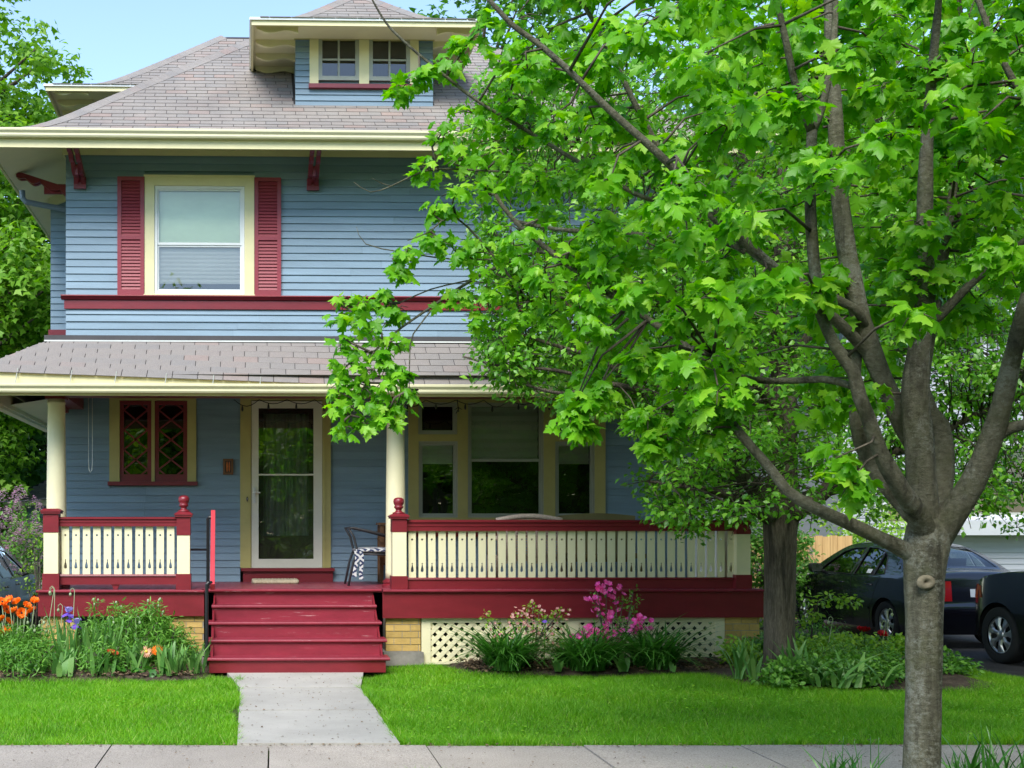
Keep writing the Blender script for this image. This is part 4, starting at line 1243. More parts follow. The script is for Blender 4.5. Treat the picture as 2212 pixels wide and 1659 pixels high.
# wicker chair, back to the railing
wy = 14.85
wc = thing('wicker_chair', 'brown woven wicker chair with its back against the long railing', 'chair', (ax(1144, wy), 15.1, DECK))
wx0, wx1 = ax(1072, wy), ax(1214, wy)
def arch_z(t): return az(1119, wy) + (az(1110, wy) - az(1119, wy)) * sin(pi * t)
MB().tube([(wx0 + (wx1 - wx0) * k / 16, wy, arch_z(k / 16) - .03) for k in range(17)], .034, 10).build('top_rail', M['wicker'], wc, True)
for k in range(22):
    t = (k + .5) / 22; x = wx0 + (wx1 - wx0) * t
    MB().box(x - .010, x + .010, wy - .008, wy + .004, DECK + .30, arch_z(t) - .05).build('back_strand', M['wicker'], wc)
for k in range(12):
    z = DECK + .33 + k * .037
    MB().box(wx0 + .01, wx1 - .01, wy + .005, wy + .012, z, z + .02).build('weave_band', M['wicker'], wc)
MB().box(wx0, wx1, wy + .02, wy + .60, DECK + .34, DECK + .40).build('seat', M['wicker'], wc)
for xx in (wx0 + .02, wx1 - .02):
    for yy in (wy, wy + .56): MB().tube([(xx, yy, DECK), (xx, yy, DECK + .40)], .025, 8).build('leg', M['wicker'], wc, True)
    MB().tube([(xx, wy, DECK + .62), (xx, wy + .3, DECK + .64), (xx, wy + .55, DECK + .60), (xx, wy + .56, DECK + .4)], .03, 8).build('armrest', M['wicker'], wc, True)
# covered bench under the triple window
by = 15.55
b0, b1 = ax(1206, by), ax(1372, by)
bn = thing('porch_bench', 'olive bench with a solid low back behind the long railing', 'bench', ((b0 + b1) / 2, by, DECK))
MB().prism([(b0 + (b1 - b0) * k / 12, az(1114, by) + .035 * sin(pi * k / 12)) for k in range(13)] + [(b1, DECK + .3), (b0, DECK + .3)], 1, by, by + .04).build('backrest', M['cloth_olive'], bn)
MB().box(b0 + .02, b1 - .02, by - .5, by - .002, DECK + .36, DECK + .42).build('seat', M['cloth_olive'], bn)
for xx in (b0 + .05, b1 - .1):
    for yy in (by - .48, by - .06): MB().box(xx, xx + .05, yy, yy + .05, DECK, DECK + .359).build('leg', M['cloth_olive'], bn)
# plaque
pq = thing('wall_plaque', 'small dark framed plaque with orange motif left of the front door', 'plaque', (wx(493), WY - .05, wz(1010)))
mb = MB(); sash_frame(mb, wx(482), wx(504), wz(1026), wz(992), WY - .055, WY - .022, .028)
mb.build('frame', M['wood_brown'], pq)
MB().box(wx(482) + .028, wx(504) - .028, WY - .04, WY - .022, wz(1026) + .028, wz(992) - .028).build('tile', M['interior_dark_wood'], pq)
for s in (-1, 1):
    c = wx(493) + s * .016
    MB().prism([(c + .011 * cos(a) , wz(1009) + .075 * sin(a)) for a in [2*pi*k/12 for k in range(12)]], 1, WY - .046, WY - .041).build('motif', M['orange_tile'], pq)
# pull cord of a roller blind
cord = MB(); xa, xb = ax(191, 14.95), ax(199.5, 14.95)
pts = [(xa, 14.95, 3.51), (xa + .002, 14.95, az(1000, 14.95)), (xa + .008, 14.95, az(1016, 14.95)), ((xa + xb) / 2, 14.95, az(1021, 14.95)), (xb - .006, 14.95, az(1016, 14.95)), (xb, 14.95, az(1000, 14.95)), (xb, 14.95, 3.51)]
tag(cord.tube(pts, .0042, 5).build('blind_cord', M['pale_metal'], smooth=True), 'pale looped blind cord hanging beside the left porch column', 'cord')
# string lights looped under the header
sl_ = thing('string_lights', 'dark cord of small string lights looped along the porch header', 'string lights', (ax(850, 14.9), 14.9, 3.4))
LXs = [505, 560, 620, 680, 740, 800, 860, 920, 985, 1045, 1100, 1160, 1240, 1320, 1400]
pts = []
for i, (a, b_) in enumerate(zip(LXs, LXs[1:])):
    for k in range(6):
        t = k / 6; o = a + (b_ - a) * t
        pts.append((ax(o, 14.9), 14.9, 3.325 - .055 * sin(pi * t) * (1 + .6 * (i % 3 == 0))))
MB().tube(pts, .0055, 5).build('cord', M['black_pipe'], sl_, True)
for i in range(2, len(pts), 6):
    p = Vector(pts[i])
    MB().lathe([(.004, 0), (.011, -.02), (.014, -.04), (.016, -.055), (.009, -.075), (.001, -.078)][::-1], p, 8).build('bulb', M['dark_metal'], sl_, True)
MB().tube([(ax(988, 14.9), 14.9, 3.33), (ax(990, 14.9), 14.9, az(884, 14.9)), (ax(985, 14.9), 14.9, az(893, 14.9))], .007, 5).build('cord_end', M['black_pipe'], sl_, True)
for k in range(4):
    a = k * 1.6
    MB().tube([at(990, 880, 14.9), at(990, 880, 14.9) + Vector((.05 * cos(a), 0, -.03 - .03 * abs(sin(a))))], [.008, .003], 5).build('bulb', M['dark_metal'], sl_, True)
# service cable
tag(MB().tube([at(-140, 1088, 21.5), at(0, 1084, 21.3), at(60, 1082, 21), at(112, 1075, 20.5), at(160, 1050, 18.4)], .014, 6).build('service_cable', M['black_pipe'], smooth=True), 'black service cable running from the left to the house corner', 'cable')

# ---------------------------------------------------------------- cars
plain('car_black', (.006, .006, .007), .24, 0, .4, .7)
plain('car_navy', (.006, .006, .011), .22, 0, .4, .7)
plain('car_grey', (.040, .032, .028), .25, .3, .5, 1.0)
plain('tyre', (.018, .018, .019), .85)
plain('alloy', (.55, .55, .56), .3, .9)
plain('lamp_red', (.45, .008, .012), .15, 0, .5, 1.0)
plain('lamp_orange', (.65, .16, .02), .15, 0, .5, 1.0)
plain('lamp_clear', (.6, .62, .65), .1, .3, .5, 1.0)
plain('chrome', (.7, .7, .72), .15, 1)
plain('plate_white', (.7, .72, .78), .5)
plain('black_trim', (.012, .012, .013), .6)
plain('car_interior', (.035, .034, .033), .9)
glassmat('car_glass', (.45, .52, .50), .10)
paint('sticker', (.75, .78, .8), .5, .3, (60, 60, 60), 0)

def car(name, label, spec, loc, rotz):
    """side shells with real window openings, a wrap over bonnet, roof and tail, glazing, wheels, lamps"""
    th_ = thing(name, label, 'car', (0, 0, 0))
    C = spec
    top = C['top']; wb = C['wheels']; wr = C['wheel_r']; ar = wr + .055; sill = C['sill']
    Lc = max(p[0] for p in top); HW = C['hw']; belt = C['belt']; zr = max(p[1] for p in top)
    def W(x, z):
        w = HW - .035 * max(0, (.62 - z) / .4) ** 2 - .02 * max(0, (z - .62) / .4) ** 2
        if z > belt: w -= (C['tumble']) * (z - belt) / (zr - belt)
        if x < .5: w -= C.get('rt', .13) * ((.5 - x) / .5) ** 2
        if x > Lc - .55: w -= .20 * ((x - Lc + .55) / .55) ** 2
        return w
    outline = list(top)
    bot = [(wb[1] + ar, sill)] + [(wb[1] + ar * cos(a), wr + ar * sin(a)) for a in [pi * k / 14 for k in range(15)]] + [(wb[1] - ar, sill)]
    bot += [(wb[0] + ar, sill)] + [(wb[0] + ar * cos(a), wr + ar * sin(a)) for a in [pi * k / 14 for k in range(15)]] + [(wb[0] - ar, sill)]
    # densify and smooth the top line
    def dens(P, step=.05):
        out = []
        for i in range(len(P) - 1):
            p0 = P[max(i-1, 0)]; p1, p2 = P[i], P[i+1]; p3 = P[min(i+2, len(P)-1)]
            n = max(2, int(math.dist(p1, p2) / step))
            for k in range(n):
                t = k / n
                out.append(tuple(.5 * ((2*p1[j]) + (-p0[j]+p2[j])*t + (2*p0[j]-5*p1[j]+4*p2[j]-p3[j])*t*t + (-p0[j]+3*p1[j]-3*p2[j]+p3[j])*t**3) for j in (0, 1)))
        out.append(P[-1]); return out
    tp = dens(top)
    me = shape2d(tp + bot, C['windows'], 0)
    bm = bmesh.new(); bm.from_mesh(me); bpy.data.meshes.remove(me)
    bmesh.ops.remove_doubles(bm, verts=bm.verts, dist=1e-5)
    for v in bm.verts: v.co.y = 0
    for i in range(1, int(Lc / .11)): bmesh.ops.bisect_plane(bm, geom=bm.verts[:] + bm.edges[:] + bm.faces[:], plane_co=(i * .11, 0, 0), plane_no=(1, 0, 0))
    for i in range(1, 20): bmesh.ops.bisect_plane(bm, geom=bm.verts[:] + bm.edges[:] + bm.faces[:], plane_co=(0, 0, sill + i * .08), plane_no=(0, 0, 1))
    Q = Matrix.Rotation(rotz, 4, 'Z'); Tm = Matrix.Translation(loc)
    def X(v): return Tm @ (Q @ Vector(v))
    bm.verts.index_update()
    sv = [v.co.copy() for v in bm.verts]; sf = [[v.index for v in f.verts] for f in bm.faces]
    bm.free()
    mb = MB()
    mb.add([X((v.x, W(v.x, v.z), v.z)) for v in sv], sf)
    mb.add([X((v.x, -W(v.x, v.z), v.z)) for v in sv], [f[::-1] for f in sf])
    # wrap
    n = 12
    nrm = []
    for i in range(len(tp)):
        a, b_ = tp[max(i-1, 0)], tp[min(i+1, len(tp)-1)]
        t = Vector((b_[0]-a[0], b_[1]-a[1])).normalized(); nrm.append((-t.y, t.x))
    def wrap_pt(i, s, off=0):
        p, nn = tp[i], nrm[i]; w = W(*p)
        c = .045 * (1 - s * s) + off
        return X((p[0] + nn[0] * c, w * s, p[1] + nn[1] * c))
    vs = [wrap_pt(i, -1 + 2 * k / n) for i in range(len(tp)) for k in range(n + 1)]
    fs = []
    def in_glass(i):
        for (g0, g1) in C['glass']:
            if g0[0] <= tp[i][0] <= g1[0] and tp[i][1] > belt - .01: return True
        return False
    for i in range(len(tp) - 1):
        for k in range(n):
            if in_glass(i) and in_glass(i + 1) and 1 <= k < n - 1: continue
            fs.append((i*(n+1)+k, (i+1)*(n+1)+k, (i+1)*(n+1)+k+1, i*(n+1)+k+1))
    mb.add(vs, fs)
    me = mb.mesh('body', True)
    bm = bmesh.new(); bm.from_mesh(me); bmesh.ops.remove_doubles(bm, verts=bm.verts, dist=.004); bmesh.ops.recalc_face_normals(bm, faces=bm.faces); bm.to_mesh(me); bm.free()
    body = put('body', me, M[C['mat']], th_)
    # windscreen and rear window
    for gi, (g0, g1) in enumerate(C['glass']):
        idx = [i for i in range(len(tp)) if g0[0] - .03 <= tp[i][0] <= g1[0] + .03 and tp[i][1] > belt - .02]
        mb = MB(); m_ = 10
        vs = [wrap_pt(i, -.86 + 1.72 * k / m_, -.006) for i in idx for k in range(m_ + 1)]
        mb.add(vs, [(a*(m_+1)+k, (a+1)*(m_+1)+k, (a+1)*(m_+1)+k+1, a*(m_+1)+k+1) for a in range(len(idx)-1) for k in range(m_)])
        mb.build('windscreen' if gi else 'rear_window', M['car_glass'], th_, True)
    for w_ in C['windows']:
        for s in (1, -1):
            cx_ = sum(p[0] for p in w_) / len(w_); cz_ = sum(p[1] for p in w_) / len(w_)
            P = [(p[0] + (p[0]-cx_) * .02, p[1] + (p[1]-cz_) * .02) for p in w_]
            MB().add([X((p[0], s * (W(*p) - .014), p[1])) for p in P], [tuple(range(len(P)))]).build('side_window', M['car_glass'], th_)
        fr = [X((p[0], W(*p) + .001, p[1])) for p in w_]
        MB().tube(fr + fr[:2], .008, 5, False).build('window_seal', M['black_trim'], th_, True)
    # floor, seats
    MB().add([X(p) for p in [(.2, -HW+.12, .2), (Lc-.3, -HW+.12, .2), (Lc-.3, HW-.12, .2), (.2, HW-.12, .2), (.35, -HW+.14, belt-.16), (Lc-1.2, -HW+.14, belt-.16), (Lc-1.2, HW-.14, belt-.16), (.35, HW-.14, belt-.16)]],
             [(0, 3, 2, 1), (4, 5, 6, 7), (0, 1, 5, 4), (1, 2, 6, 5), (2, 3, 7, 6), (3, 0, 4, 7)]).build('cabin', M['car_interior'], th_)
    for sx in C['seats']:
        for sy in (-.36, .36):
            mb = MB()
            pr = [(sx - .05, belt - .2), (sx + .07, belt - .2), (sx + .02, belt + .10), (sx - .10, belt + .10)]
            mb.add([X((p[0], sy - .24, p[1])) for p in pr] + [X((p[0], sy + .24, p[1])) for p in pr], [(0, 1, 2, 3), (7, 6, 5, 4), (0, 4, 5, 1), (1, 5, 6, 2), (2, 6, 7, 3), (3, 7, 4, 0)])
            mb.build('seat', M['car_interior'], th_)
            pr = [(sx - .10, belt + .14), (sx - .0, belt + .14), (sx - .02, belt + .29), (sx - .11, belt + .29)]
            MB().add([X((p[0], sy - .12, p[1])) for p in pr] + [X((p[0], sy + .12, p[1])) for p in pr], [(0, 1, 2, 3), (7, 6, 5, 4), (0, 4, 5, 1), (1, 5, 6, 2), (2, 6, 7, 3), (3, 7, 4, 0)]).build('headrest', M['car_interior'], th_)
    # wheels
    tm = {}
    for wx_ in wb:
        for s in (1, -1):
            yo = s * (HW - .015)
            prof = [(wr * .66, -.10), (wr * .9, -.115), (wr * .985, -.10), (wr, -.06), (wr, .06), (wr * .985, .10), (wr * .9, .115), (wr * .66, .10)]
            mb = MB(); nn = 36
            vs = [X((wx_ + r_ * cos(2*pi*k/nn), yo - s * .115 + y_, wr + r_ * sin(2*pi*k/nn))) for r_, y_ in prof for k in range(nn)]
            mb.add(vs, [(i*nn+k, i*nn+(k+1) % nn, (i+1)*nn+(k+1) % nn, (i+1)*nn+k) for i in range(len(prof)-1) for k in range(nn)])
            tyre = mb.build('wheel', M['tyre'], th_, True)
            mb = MB()
            rp = [(wr * .66, .0), (wr * .655, .09), (wr * .62, .095), (wr * .60, .06), (wr * .58, .0), (.02, -.04)]
            vs = [X((wx_ + r_ * cos(2*pi*k/nn), yo - s * .115 + s * y_, wr + r_ * sin(2*pi*k/nn))) for r_, y_ in rp for k in range(nn)]
            mb.add(vs, [(i*nn+k, i*nn+(k+1) % nn, (i+1)*nn+(k+1) % nn, (i+1)*nn+k) for i in range(3) for k in range(nn)])
            mb.build('rim', M['alloy'], tyre, True)
            mb = MB().add(vs[4*nn:], [(k, (k+1) % nn, nn + (k+1) % nn, nn + k) for k in range(nn)])
            mb.build('brake_disc', M['black_trim'], tyre, True)
            ns = C['spokes']
            for k in range(ns):
                a = 2 * pi * k / ns + .3
                ca, sa_ = cos(a), sin(a)
                sw0, sw1 = .030, C.get('spw', .055)
                pts = []
                for r_, hw_, y_ in ((.035, sw0, .075), (wr * .35, sw0 * .9, .085), (wr * .62, sw1, .075)):
                    for q, dy in ((-1, -.012), (1, -.012), (.55, .008), (-.55, .008)):
                        pts.append(X((wx_ + r_ * ca - q * hw_ * sa_, yo - s * .115 + s * (y_ + dy), wr + r_ * sa_ + q * hw_ * ca)))
                f_ = []
                for i in range(2):
                    for j in range(4): f_.append((i*4+j, i*4+(j+1) % 4, (i+1)*4+(j+1) % 4, (i+1)*4+j))
                f_ += [(0, 1, 2, 3), (11, 10, 9, 8)]
                MB().add(pts, f_).build('spoke', M['alloy'], tyre)
            hb = [X((wx_ + r_ * cos(2*pi*k/16), yo - s * .115 + s * y_, wr + r_ * sin(2*pi*k/16))) for r_, y_ in ((.06, .06), (.06, .088), (.045, .096)) for k in range(16)]
            MB().add(hb, [(i*16+k, i*16+(k+1) % 16, (i+1)*16+(k+1) % 16, (i+1)*16+k) for i in range(2) for k in range(16)] + [tuple(range(32, 48))]).build('hub_cap', M['alloy'], tyre, True)
    # wheel wells
    for wx_ in wb:
        mb = MB(); nn = 14
        vs = [X((wx_ + ar * .995 * cos(pi*k/nn), y_, wr + ar * .995 * sin(pi*k/nn))) for y_ in (-HW + .03, HW - .03) for k in range(nn + 1)]
        mb.add(vs, [(k, k+1, nn+2+k, nn+1+k) for k in range(nn)]); mb.build('wheel_well', M['black_trim'], th_)
    # seams, mouldings, handles, mirrors on both sides
    for s in (1, -1):
        def strip(nm, P, hw_, mat, off=.003, horiz=False, sub=12):
            pts = []
            for i in range(len(P) - 1):
                for k in range(sub): t = k / sub; pts.append((P[i][0]+(P[i+1][0]-P[i][0])*t, P[i][1]+(P[i+1][1]-P[i][1])*t))
            pts.append(P[-1])
            vs = []
            for x_, z_ in pts:
                for q in (-1, 1):
                    xx, zz = (x_, z_ + q * hw_) if horiz else (x_ + q * hw_, z_)
                    vs.append(X((xx, s * (W(xx, zz) + off), zz)))
            MB().add(vs, [(2*i, 2*i+1, 2*i+3, 2*i+2) for i in range(len(pts)-1)]).build(nm, M[mat], th_, True)
        for P in C['seams']: strip('door_seam', P, .004, 'black_trim')
        if C.get('mould'): strip('side_moulding', C['mould'], .018, C['mat'], .014, True, 20)
        for hx_, hz_ in C['handles']:
            y_ = s * (W(hx_, hz_) + .022)
            MB().tube([X((hx_ - .09, y_ - s * .025, hz_)), X((hx_ - .07, y_, hz_)), X((hx_ + .06, y_, hz_ + .005)), X((hx_ + .09, y_ - s * .025, hz_ + .005))], .012, 6).build('door_handle', M[C['mat']], th_, True)
        mx_, mz_ = C['mirror']; my_ = W(mx_, mz_)
        mp = MB(); vs = []
        for r_, dx_ in ((.02, .10), (.75, .085), (1.0, .03), (1.0, -.04), (.9, -.06)):
            for k in range(16):
                a = 2*pi*k/16
                sx_ = abs(cos(a)) ** .6 * (1 if cos(a) > 0 else -1); sz_ = abs(sin(a)) ** .6 * (1 if sin(a) > 0 else -1)
                vs.append(X((mx_ + dx_, s * (my_ + .13 + .105 * r_ * sx_), mz_ + .07 + .07 * r_ * sz_)))
        mp.add(vs, [(i*16+k, i*16+(k+1) % 16, (i+1)*16+(k+1) % 16, (i+1)*16+k) for i in range(4) for k in range(16)])
        mir = mp.build('mirror', M['black_trim'] if C.get('mblack') else M[C['mat']], th_, True)
        MB().add(vs[64:], [tuple(range(16))]).build('mirror_glass', M['chrome'], mir)
        MB().tube([X((mx_ + .02, s * (my_ - .02), mz_)), X((mx_, s * (my_ + .08), mz_ + .03))], .03, 8).build('mirror_arm', M['black_trim'], mir, True)
    # lamps on the wrap: (x-range in outline index via z), span of width
    def wrap_patch(nm, sel, s0, s1, mat, off=.008):
        idx = [i for i in range(len(tp)) if sel(tp[i])]
        if len(idx) < 2: return
        mb = MB(); m_ = 6
        vs = [wrap_pt(i, s0 + (s1 - s0) * k / m_, off) for i in idx for k in range(m_ + 1)]
        mb.add(vs, [(a*(m_+1)+k, (a+1)*(m_+1)+k, (a+1)*(m_+1)+k+1, a*(m_+1)+k+1) for a in range(len(idx)-1) for k in range(m_)])
        # rim so that it has thickness
        mb.build(nm, M[mat], th_, True)
    for nm, sel, s0, s1, mat in C['patches']: wrap_patch(nm, sel, s0, s1, mat)
    def side_patch(nm, P, mat, s, off=.006):
        MB().add([X((p[0], s * (W(*p) + off), p[1])) for p in P], [tuple(range(len(P)))]).build(nm, M[mat], th_)
    for nm, P, mat in C['side_patches']:
        for s in (1, -1): side_patch(nm, P, mat, s)
    # move the origin of the thing under the car
    th_.location = loc; ORG[th_.name] = tuple(loc)
    for o in th_.children: o.matrix_parent_inverse = Matrix.Translation((-loc[0], -loc[1], -loc[2]))
    return th_

sedan = dict(mat='car_navy', hw=.865, belt=.97, tumble=.235, sill=.20, wheels=(.98, 3.50), wheel_r=.315, spokes=6, spw=.075,
    top=[(.12, .24), (.05, .36), (0, .48), (-.01, .60), (.03, .64), (.05, .80), (.07, .96), (.12, 1.045), (.30, 1.075), (.58, 1.085), (.80, 1.215), (1.05, 1.345), (1.32, 1.435), (1.65, 1.475), (2.0, 1.485), (2.35, 1.462), (2.62, 1.395), (2.95, 1.225), (3.25, 1.05), (3.55, 1.01), (3.9, .945), (4.18, .85), (4.31, .72), (4.37, .58), (4.37, .42), (4.30, .26)],
    windows=[[(1.05, 1.03), (1.19, 1.25), (1.32, 1.34), (1.33, 1.0)], [(1.37, 1.0), (1.36, 1.355), (1.60, 1.40), (1.87, 1.41), (1.90, .995)], [(1.99, .995), (1.96, 1.41), (2.30, 1.392), (2.55, 1.33), (2.86, 1.13), (2.98, 1.03), (2.98, 1.0)]],
    glass=[((.64, 0), (1.26, 0)), ((2.66, 0), (3.2, 0))], seats=(1.25, 2.15), belt_line=0,
    seams=[[(1.94, .99), (1.93, .60), (1.90, .24)], [(3.02, 1.0), (3.06, .60), (3.04, .24)], [(1.12, 1.0), (1.24, .80), (1.40, .45), (1.44, .24)]],
    mould=[(1.42, .50), (3.05, .50)], handles=[(1.42, .86), (2.25, .86)], mirror=(2.86, 1.0), mblack=True,
    patches=[('tail_lamp', lambda p: p[0] < .2 and .66 < p[1] < .97, .58, .985, 'lamp_red'), ('tail_lamp', lambda p: p[0] < .2 and .66 < p[1] < .97, -.985, -.58, 'lamp_red'),
             ('licence_plate', lambda p: p[0] < .2 and .72 < p[1] < .88, -.24, .24, 'plate_white'), ('bumper_strip', lambda p: p[0] < .1 and .47 < p[1] < .52, -.96, .96, 'black_trim'),
             ('headlamp', lambda p: p[0] > 4.1 and .66 < p[1] < .84, .55, .95, 'lamp_clear'), ('headlamp', lambda p: p[0] > 4.1 and .66 < p[1] < .84, -.95, -.55, 'lamp_clear')],
    side_patches=[('tail_lamp', [(.06, .68), (.26, .70), (.20, .93), (.09, .95)], 'lamp_red'), ('side_marker', [(3.36, .80), (3.42, .80), (3.42, .84), (3.36, .84)], 'lamp_clear'), ('sticker', [(1.42, 1.03), (1.55, 1.03), (1.55, 1.09), (1.42, 1.09)], 'sticker')])
car('sedan', 'black four door sedan parked in the driveway beside the grey house, rear towards us', sedan, (9.46 + .85, 17.0 - .98, -.045), pi / 2)
suv = dict(mat='car_black', hw=.92, belt=1.13, tumble=.20, sill=.28, wheels=(.98, 3.74), wheel_r=.36, spokes=7, spw=.075,
    top=[(.10, .34), (.04, .46), (.0, .62), (.02, .90), (.06, 1.15), (.20, 1.42), (.40, 1.60), (.70, 1.675), (1.4, 1.715), (2.1, 1.70), (2.5, 1.64), (2.85, 1.46), (3.25, 1.20), (3.6, 1.165), (4.0, 1.10), (4.28, 1.0), (4.43, .86), (4.50, .66), (4.50, .50), (4.42, .34)],
    windows=[[(.55, 1.2), (.62, 1.5), (1.30, 1.58), (1.32, 1.17)], [(1.40, 1.17), (1.38, 1.585), (2.05, 1.585), (2.07, 1.16)], [(2.16, 1.16), (2.14, 1.58), (2.5, 1.53), (2.95, 1.25), (2.98, 1.16)]],
    glass=[((.12, 0), (.42, 0)), ((2.58, 0), (3.15, 0))], seats=(1.3, 2.2),
    seams=[[(2.11, 1.15), (2.10, .70), (2.06, .34)], [(3.08, 1.15), (3.14, .75), (3.10, .34)], [(1.36, 1.15), (1.36, .34)]],
    mould=[(1.35, .55), (3.10, .55)], handles=[(1.55, 1.0), (2.3, 1.0)], mirror=(2.86, 1.15), mblack=False,
    patches=[('headlamp', lambda p: p[0] > 4.2 and .76 < p[1] < .99, .52, .93, 'lamp_clear'), ('headlamp', lambda p: p[0] > 4.2 and .76 < p[1] < .99, -.93, -.52, 'lamp_clear'),
             ('tail_lamp', lambda p: p[0] < .2 and .9 < p[1] < 1.3, .6, .97, 'lamp_red'), ('tail_lamp', lambda p: p[0] < .2 and .9 < p[1] < 1.3, -.97, -.6, 'lamp_red'),
             ('licence_plate', lambda p: p[0] > 4.4 and .5 < p[1] < .64, -.2, .2, 'plate_white')],
    side_patches=[('turn_lamp', [(4.06, .82), (4.30, .80), (4.36, .90), (4.22, .985), (4.10, .97)], 'lamp_orange'), ('fog_lamp', [(4.36, .66), (4.42, .66), (4.42, .72), (4.36, .72)], 'lamp_clear')])
car('sport_utility_car', 'black sport utility car entering at the edge of the picture behind the sedan, silver wheel', suv, (9.53 + .90, 14.5 - 3.74, -.045), pi / 2)
hatch = dict(mat='car_grey', hw=.87, belt=1.0, tumble=.22, sill=.22, wheels=(.78, 3.36), wheel_r=.315, spokes=5, spw=.07,
    top=[(.10, .28), (.03, .40), (-.01, .56), (.02, .80), (.06, 1.0), (.18, 1.22), (.40, 1.40), (.75, 1.48), (1.3, 1.52), (1.9, 1.51), (2.3, 1.46), (2.6, 1.36), (3.0, 1.14), (3.2, 1.06), (3.5, 1.02), (3.85, .95), (4.1, .82), (4.2, .66), (4.22, .48), (4.15, .28)],
    windows=[[(.45, 1.08), (.60, 1.34), (1.1, 1.41), (1.12, 1.04)], [(1.18, 1.04), (1.16, 1.415), (1.85, 1.43), (1.87, 1.03)], [(1.96, 1.03), (1.94, 1.43), (2.28, 1.385), (2.72, 1.14), (2.84, 1.03)]],
    glass=[((.12, 0), (.46, 0)), ((2.4, 0), (3.1, 0))], seats=(1.0, 2.0),
    seams=[[(1.92, 1.02), (1.91, .62), (1.88, .26)], [(2.95, 1.02), (2.98, .62), (2.95, .26)]], mould=[(1.25, .52), (2.95, .52)], handles=[(1.3, .90), (2.1, .90)], mirror=(2.74, 1.03), mblack=True,
    patches=[('tail_lamp', lambda p: p[0] < .2 and .75 < p[1] < 1.1, .6, .97, 'lamp_red'), ('tail_lamp', lambda p: p[0] < .2 and .75 < p[1] < 1.1, -.97, -.6, 'lamp_red')],
    side_patches=[('tail_lamp', [(.04, .80), (.26, .82), (.22, 1.06), (.10, 1.06)], 'lamp_red')])
car('hatchback', 'dark grey brown hatchback parked behind the orange poppies', hatch, (-3.5 - .87, 15.75, -.09), pi / 2)

# ---------------------------------------------------------------- fences, garage, neighbouring house
def wood_mat(name, a, b_):
    m, nt, bs = _new(name); L = nt.links
    tc = N(nt, 'ShaderNodeTexCoord'); mp = N(nt, 'ShaderNodeMapping'); mp.inputs['Scale'].default_value = (22, 22, 1.6); L.new(tc.outputs['Object'], mp.inputs[0])
    n1 = N(nt, 'ShaderNodeTexNoise', Scale=1.0, Detail=6.0, Roughness=.6, Distortion=.8); L.new(mp.outputs[0], n1.inputs['Vector'])
    r = ramp(nt, [(.3, a), (.7, b_)]); L.new(n1.outputs['Fac'], r.inputs[0])
    h = N(nt, 'ShaderNodeMapRange'); h.inputs['To Min'].default_value = .82; h.inputs['To Max'].default_value = 1.15; L.new(rand_node(nt), h.inputs['Value'])
    mm = mixc(nt, 'MULTIPLY', 1); L.new(r.outputs[0], mm.inputs[6]); L.new(h.outputs[0], mm.inputs[7]); L.new(mm.outputs[2], bs.inputs['Base Color']); bs.inputs['Roughness'].default_value = .75
    bp = N(nt, 'ShaderNodeBump', Strength=.2, Distance=.005); L.new(n1.outputs['Fac'], bp.inputs['Height']); L.new(bp.outputs[0], bs.inputs['Normal'])
wood_mat('cedar', (.40, .235, .085), (.58, .38, .16)); wood_mat('old_wood', (.16, .145, .12), (.26, .24, .20))
def fence(label, xa, xb, y, z0, z1, mat):
    f = thing('fence', label, 'fence', ((xa + xb) / 2, y, 0))
    x = xa; w = .142
    while x < xb:
        h = z1 + R.uniform(-.012, .012)
        MB().add([(x + .003, y, z0), (x + w - .003, y, z0), (x + w - .003, y, h), (x + .003, y, h), (x + .003, y + .018, z0), (x + w - .003, y + .018, z0), (x + w - .003, y + .018, h), (x + .003, y + .018, h)],
                 [(0, 1, 2, 3), (7, 6, 5, 4), (0, 4, 5, 1), (1, 5, 6, 2), (2, 6, 7, 3), (3, 7, 4, 0)]).build('plank', M[mat], f)
        x += w
    for zz in (z0 + .25, (z0 + z1) / 2, z1 - .25): MB().box(xa, xb, y + .019, y + .06, zz, zz + .085).build('rail', M[mat], f)
    x = xa + .1
    while x < xb: MB().box(x, x + .09, y + .061, y + .15, z0, z1 - .02).build('post', M[mat], f); x += 2.2
    return f
fy_ = 21.6
fence('new cedar plank fence behind the black sedan', ax(1600, fy_), ax(1832, fy_) + .02, fy_, -.12, az(1158, fy_, 1800), 'cedar')
fence('weathered grey plank fence behind the hatchback', ax(60, 23), ax(132, 23), 23, -.15, az(1215, 23, 90), 'old_wood')

paint('vinyl', (.36, .37, .395), .5, .05, (1, 3, 10), .05, 40, piece=.03)
paint('vinyl_white', (.56, .565, .585), .45, .04, (2, 2, 2), .03, 40)
paint('roof_dark', (.05, .046, .045), .9, .2, (30, 30, 30), .3, 90)
NY = 23.4
nx0, nx1 = ax(1823, NY), ax(1823, NY) + 9.5
nb = thing('neighbour_house', 'pale grey vinyl sided house with white trim behind the parked cars', 'house', ((nx0 + nx1) / 2, NY + 5, 0))
NZ = 6.1
nwins = [(ax(1912, NY), ax(1990, NY), az(1131, NY, 1950), az(1020, NY, 1950)), (ax(2050, NY), ax(2120, NY), az(860, NY), az(700, NY)), (ax(1880, NY), ax(1950, NY), az(840, NY), az(700, NY)), (ax(2095, NY), ax(2290, NY), az(1112, NY), az(960, NY)), (ax(2200, NY), ax(2290, NY), az(850, NY), az(690, NY))]
mb = MB()
for a, b_, c, d_ in rect_minus(nx0, nx1, -.15, NZ, nwins): mb.quad((a, NY + .01, c), (b_, NY + .01, c), (b_, NY + .01, d_), (a, NY + .01, d_))
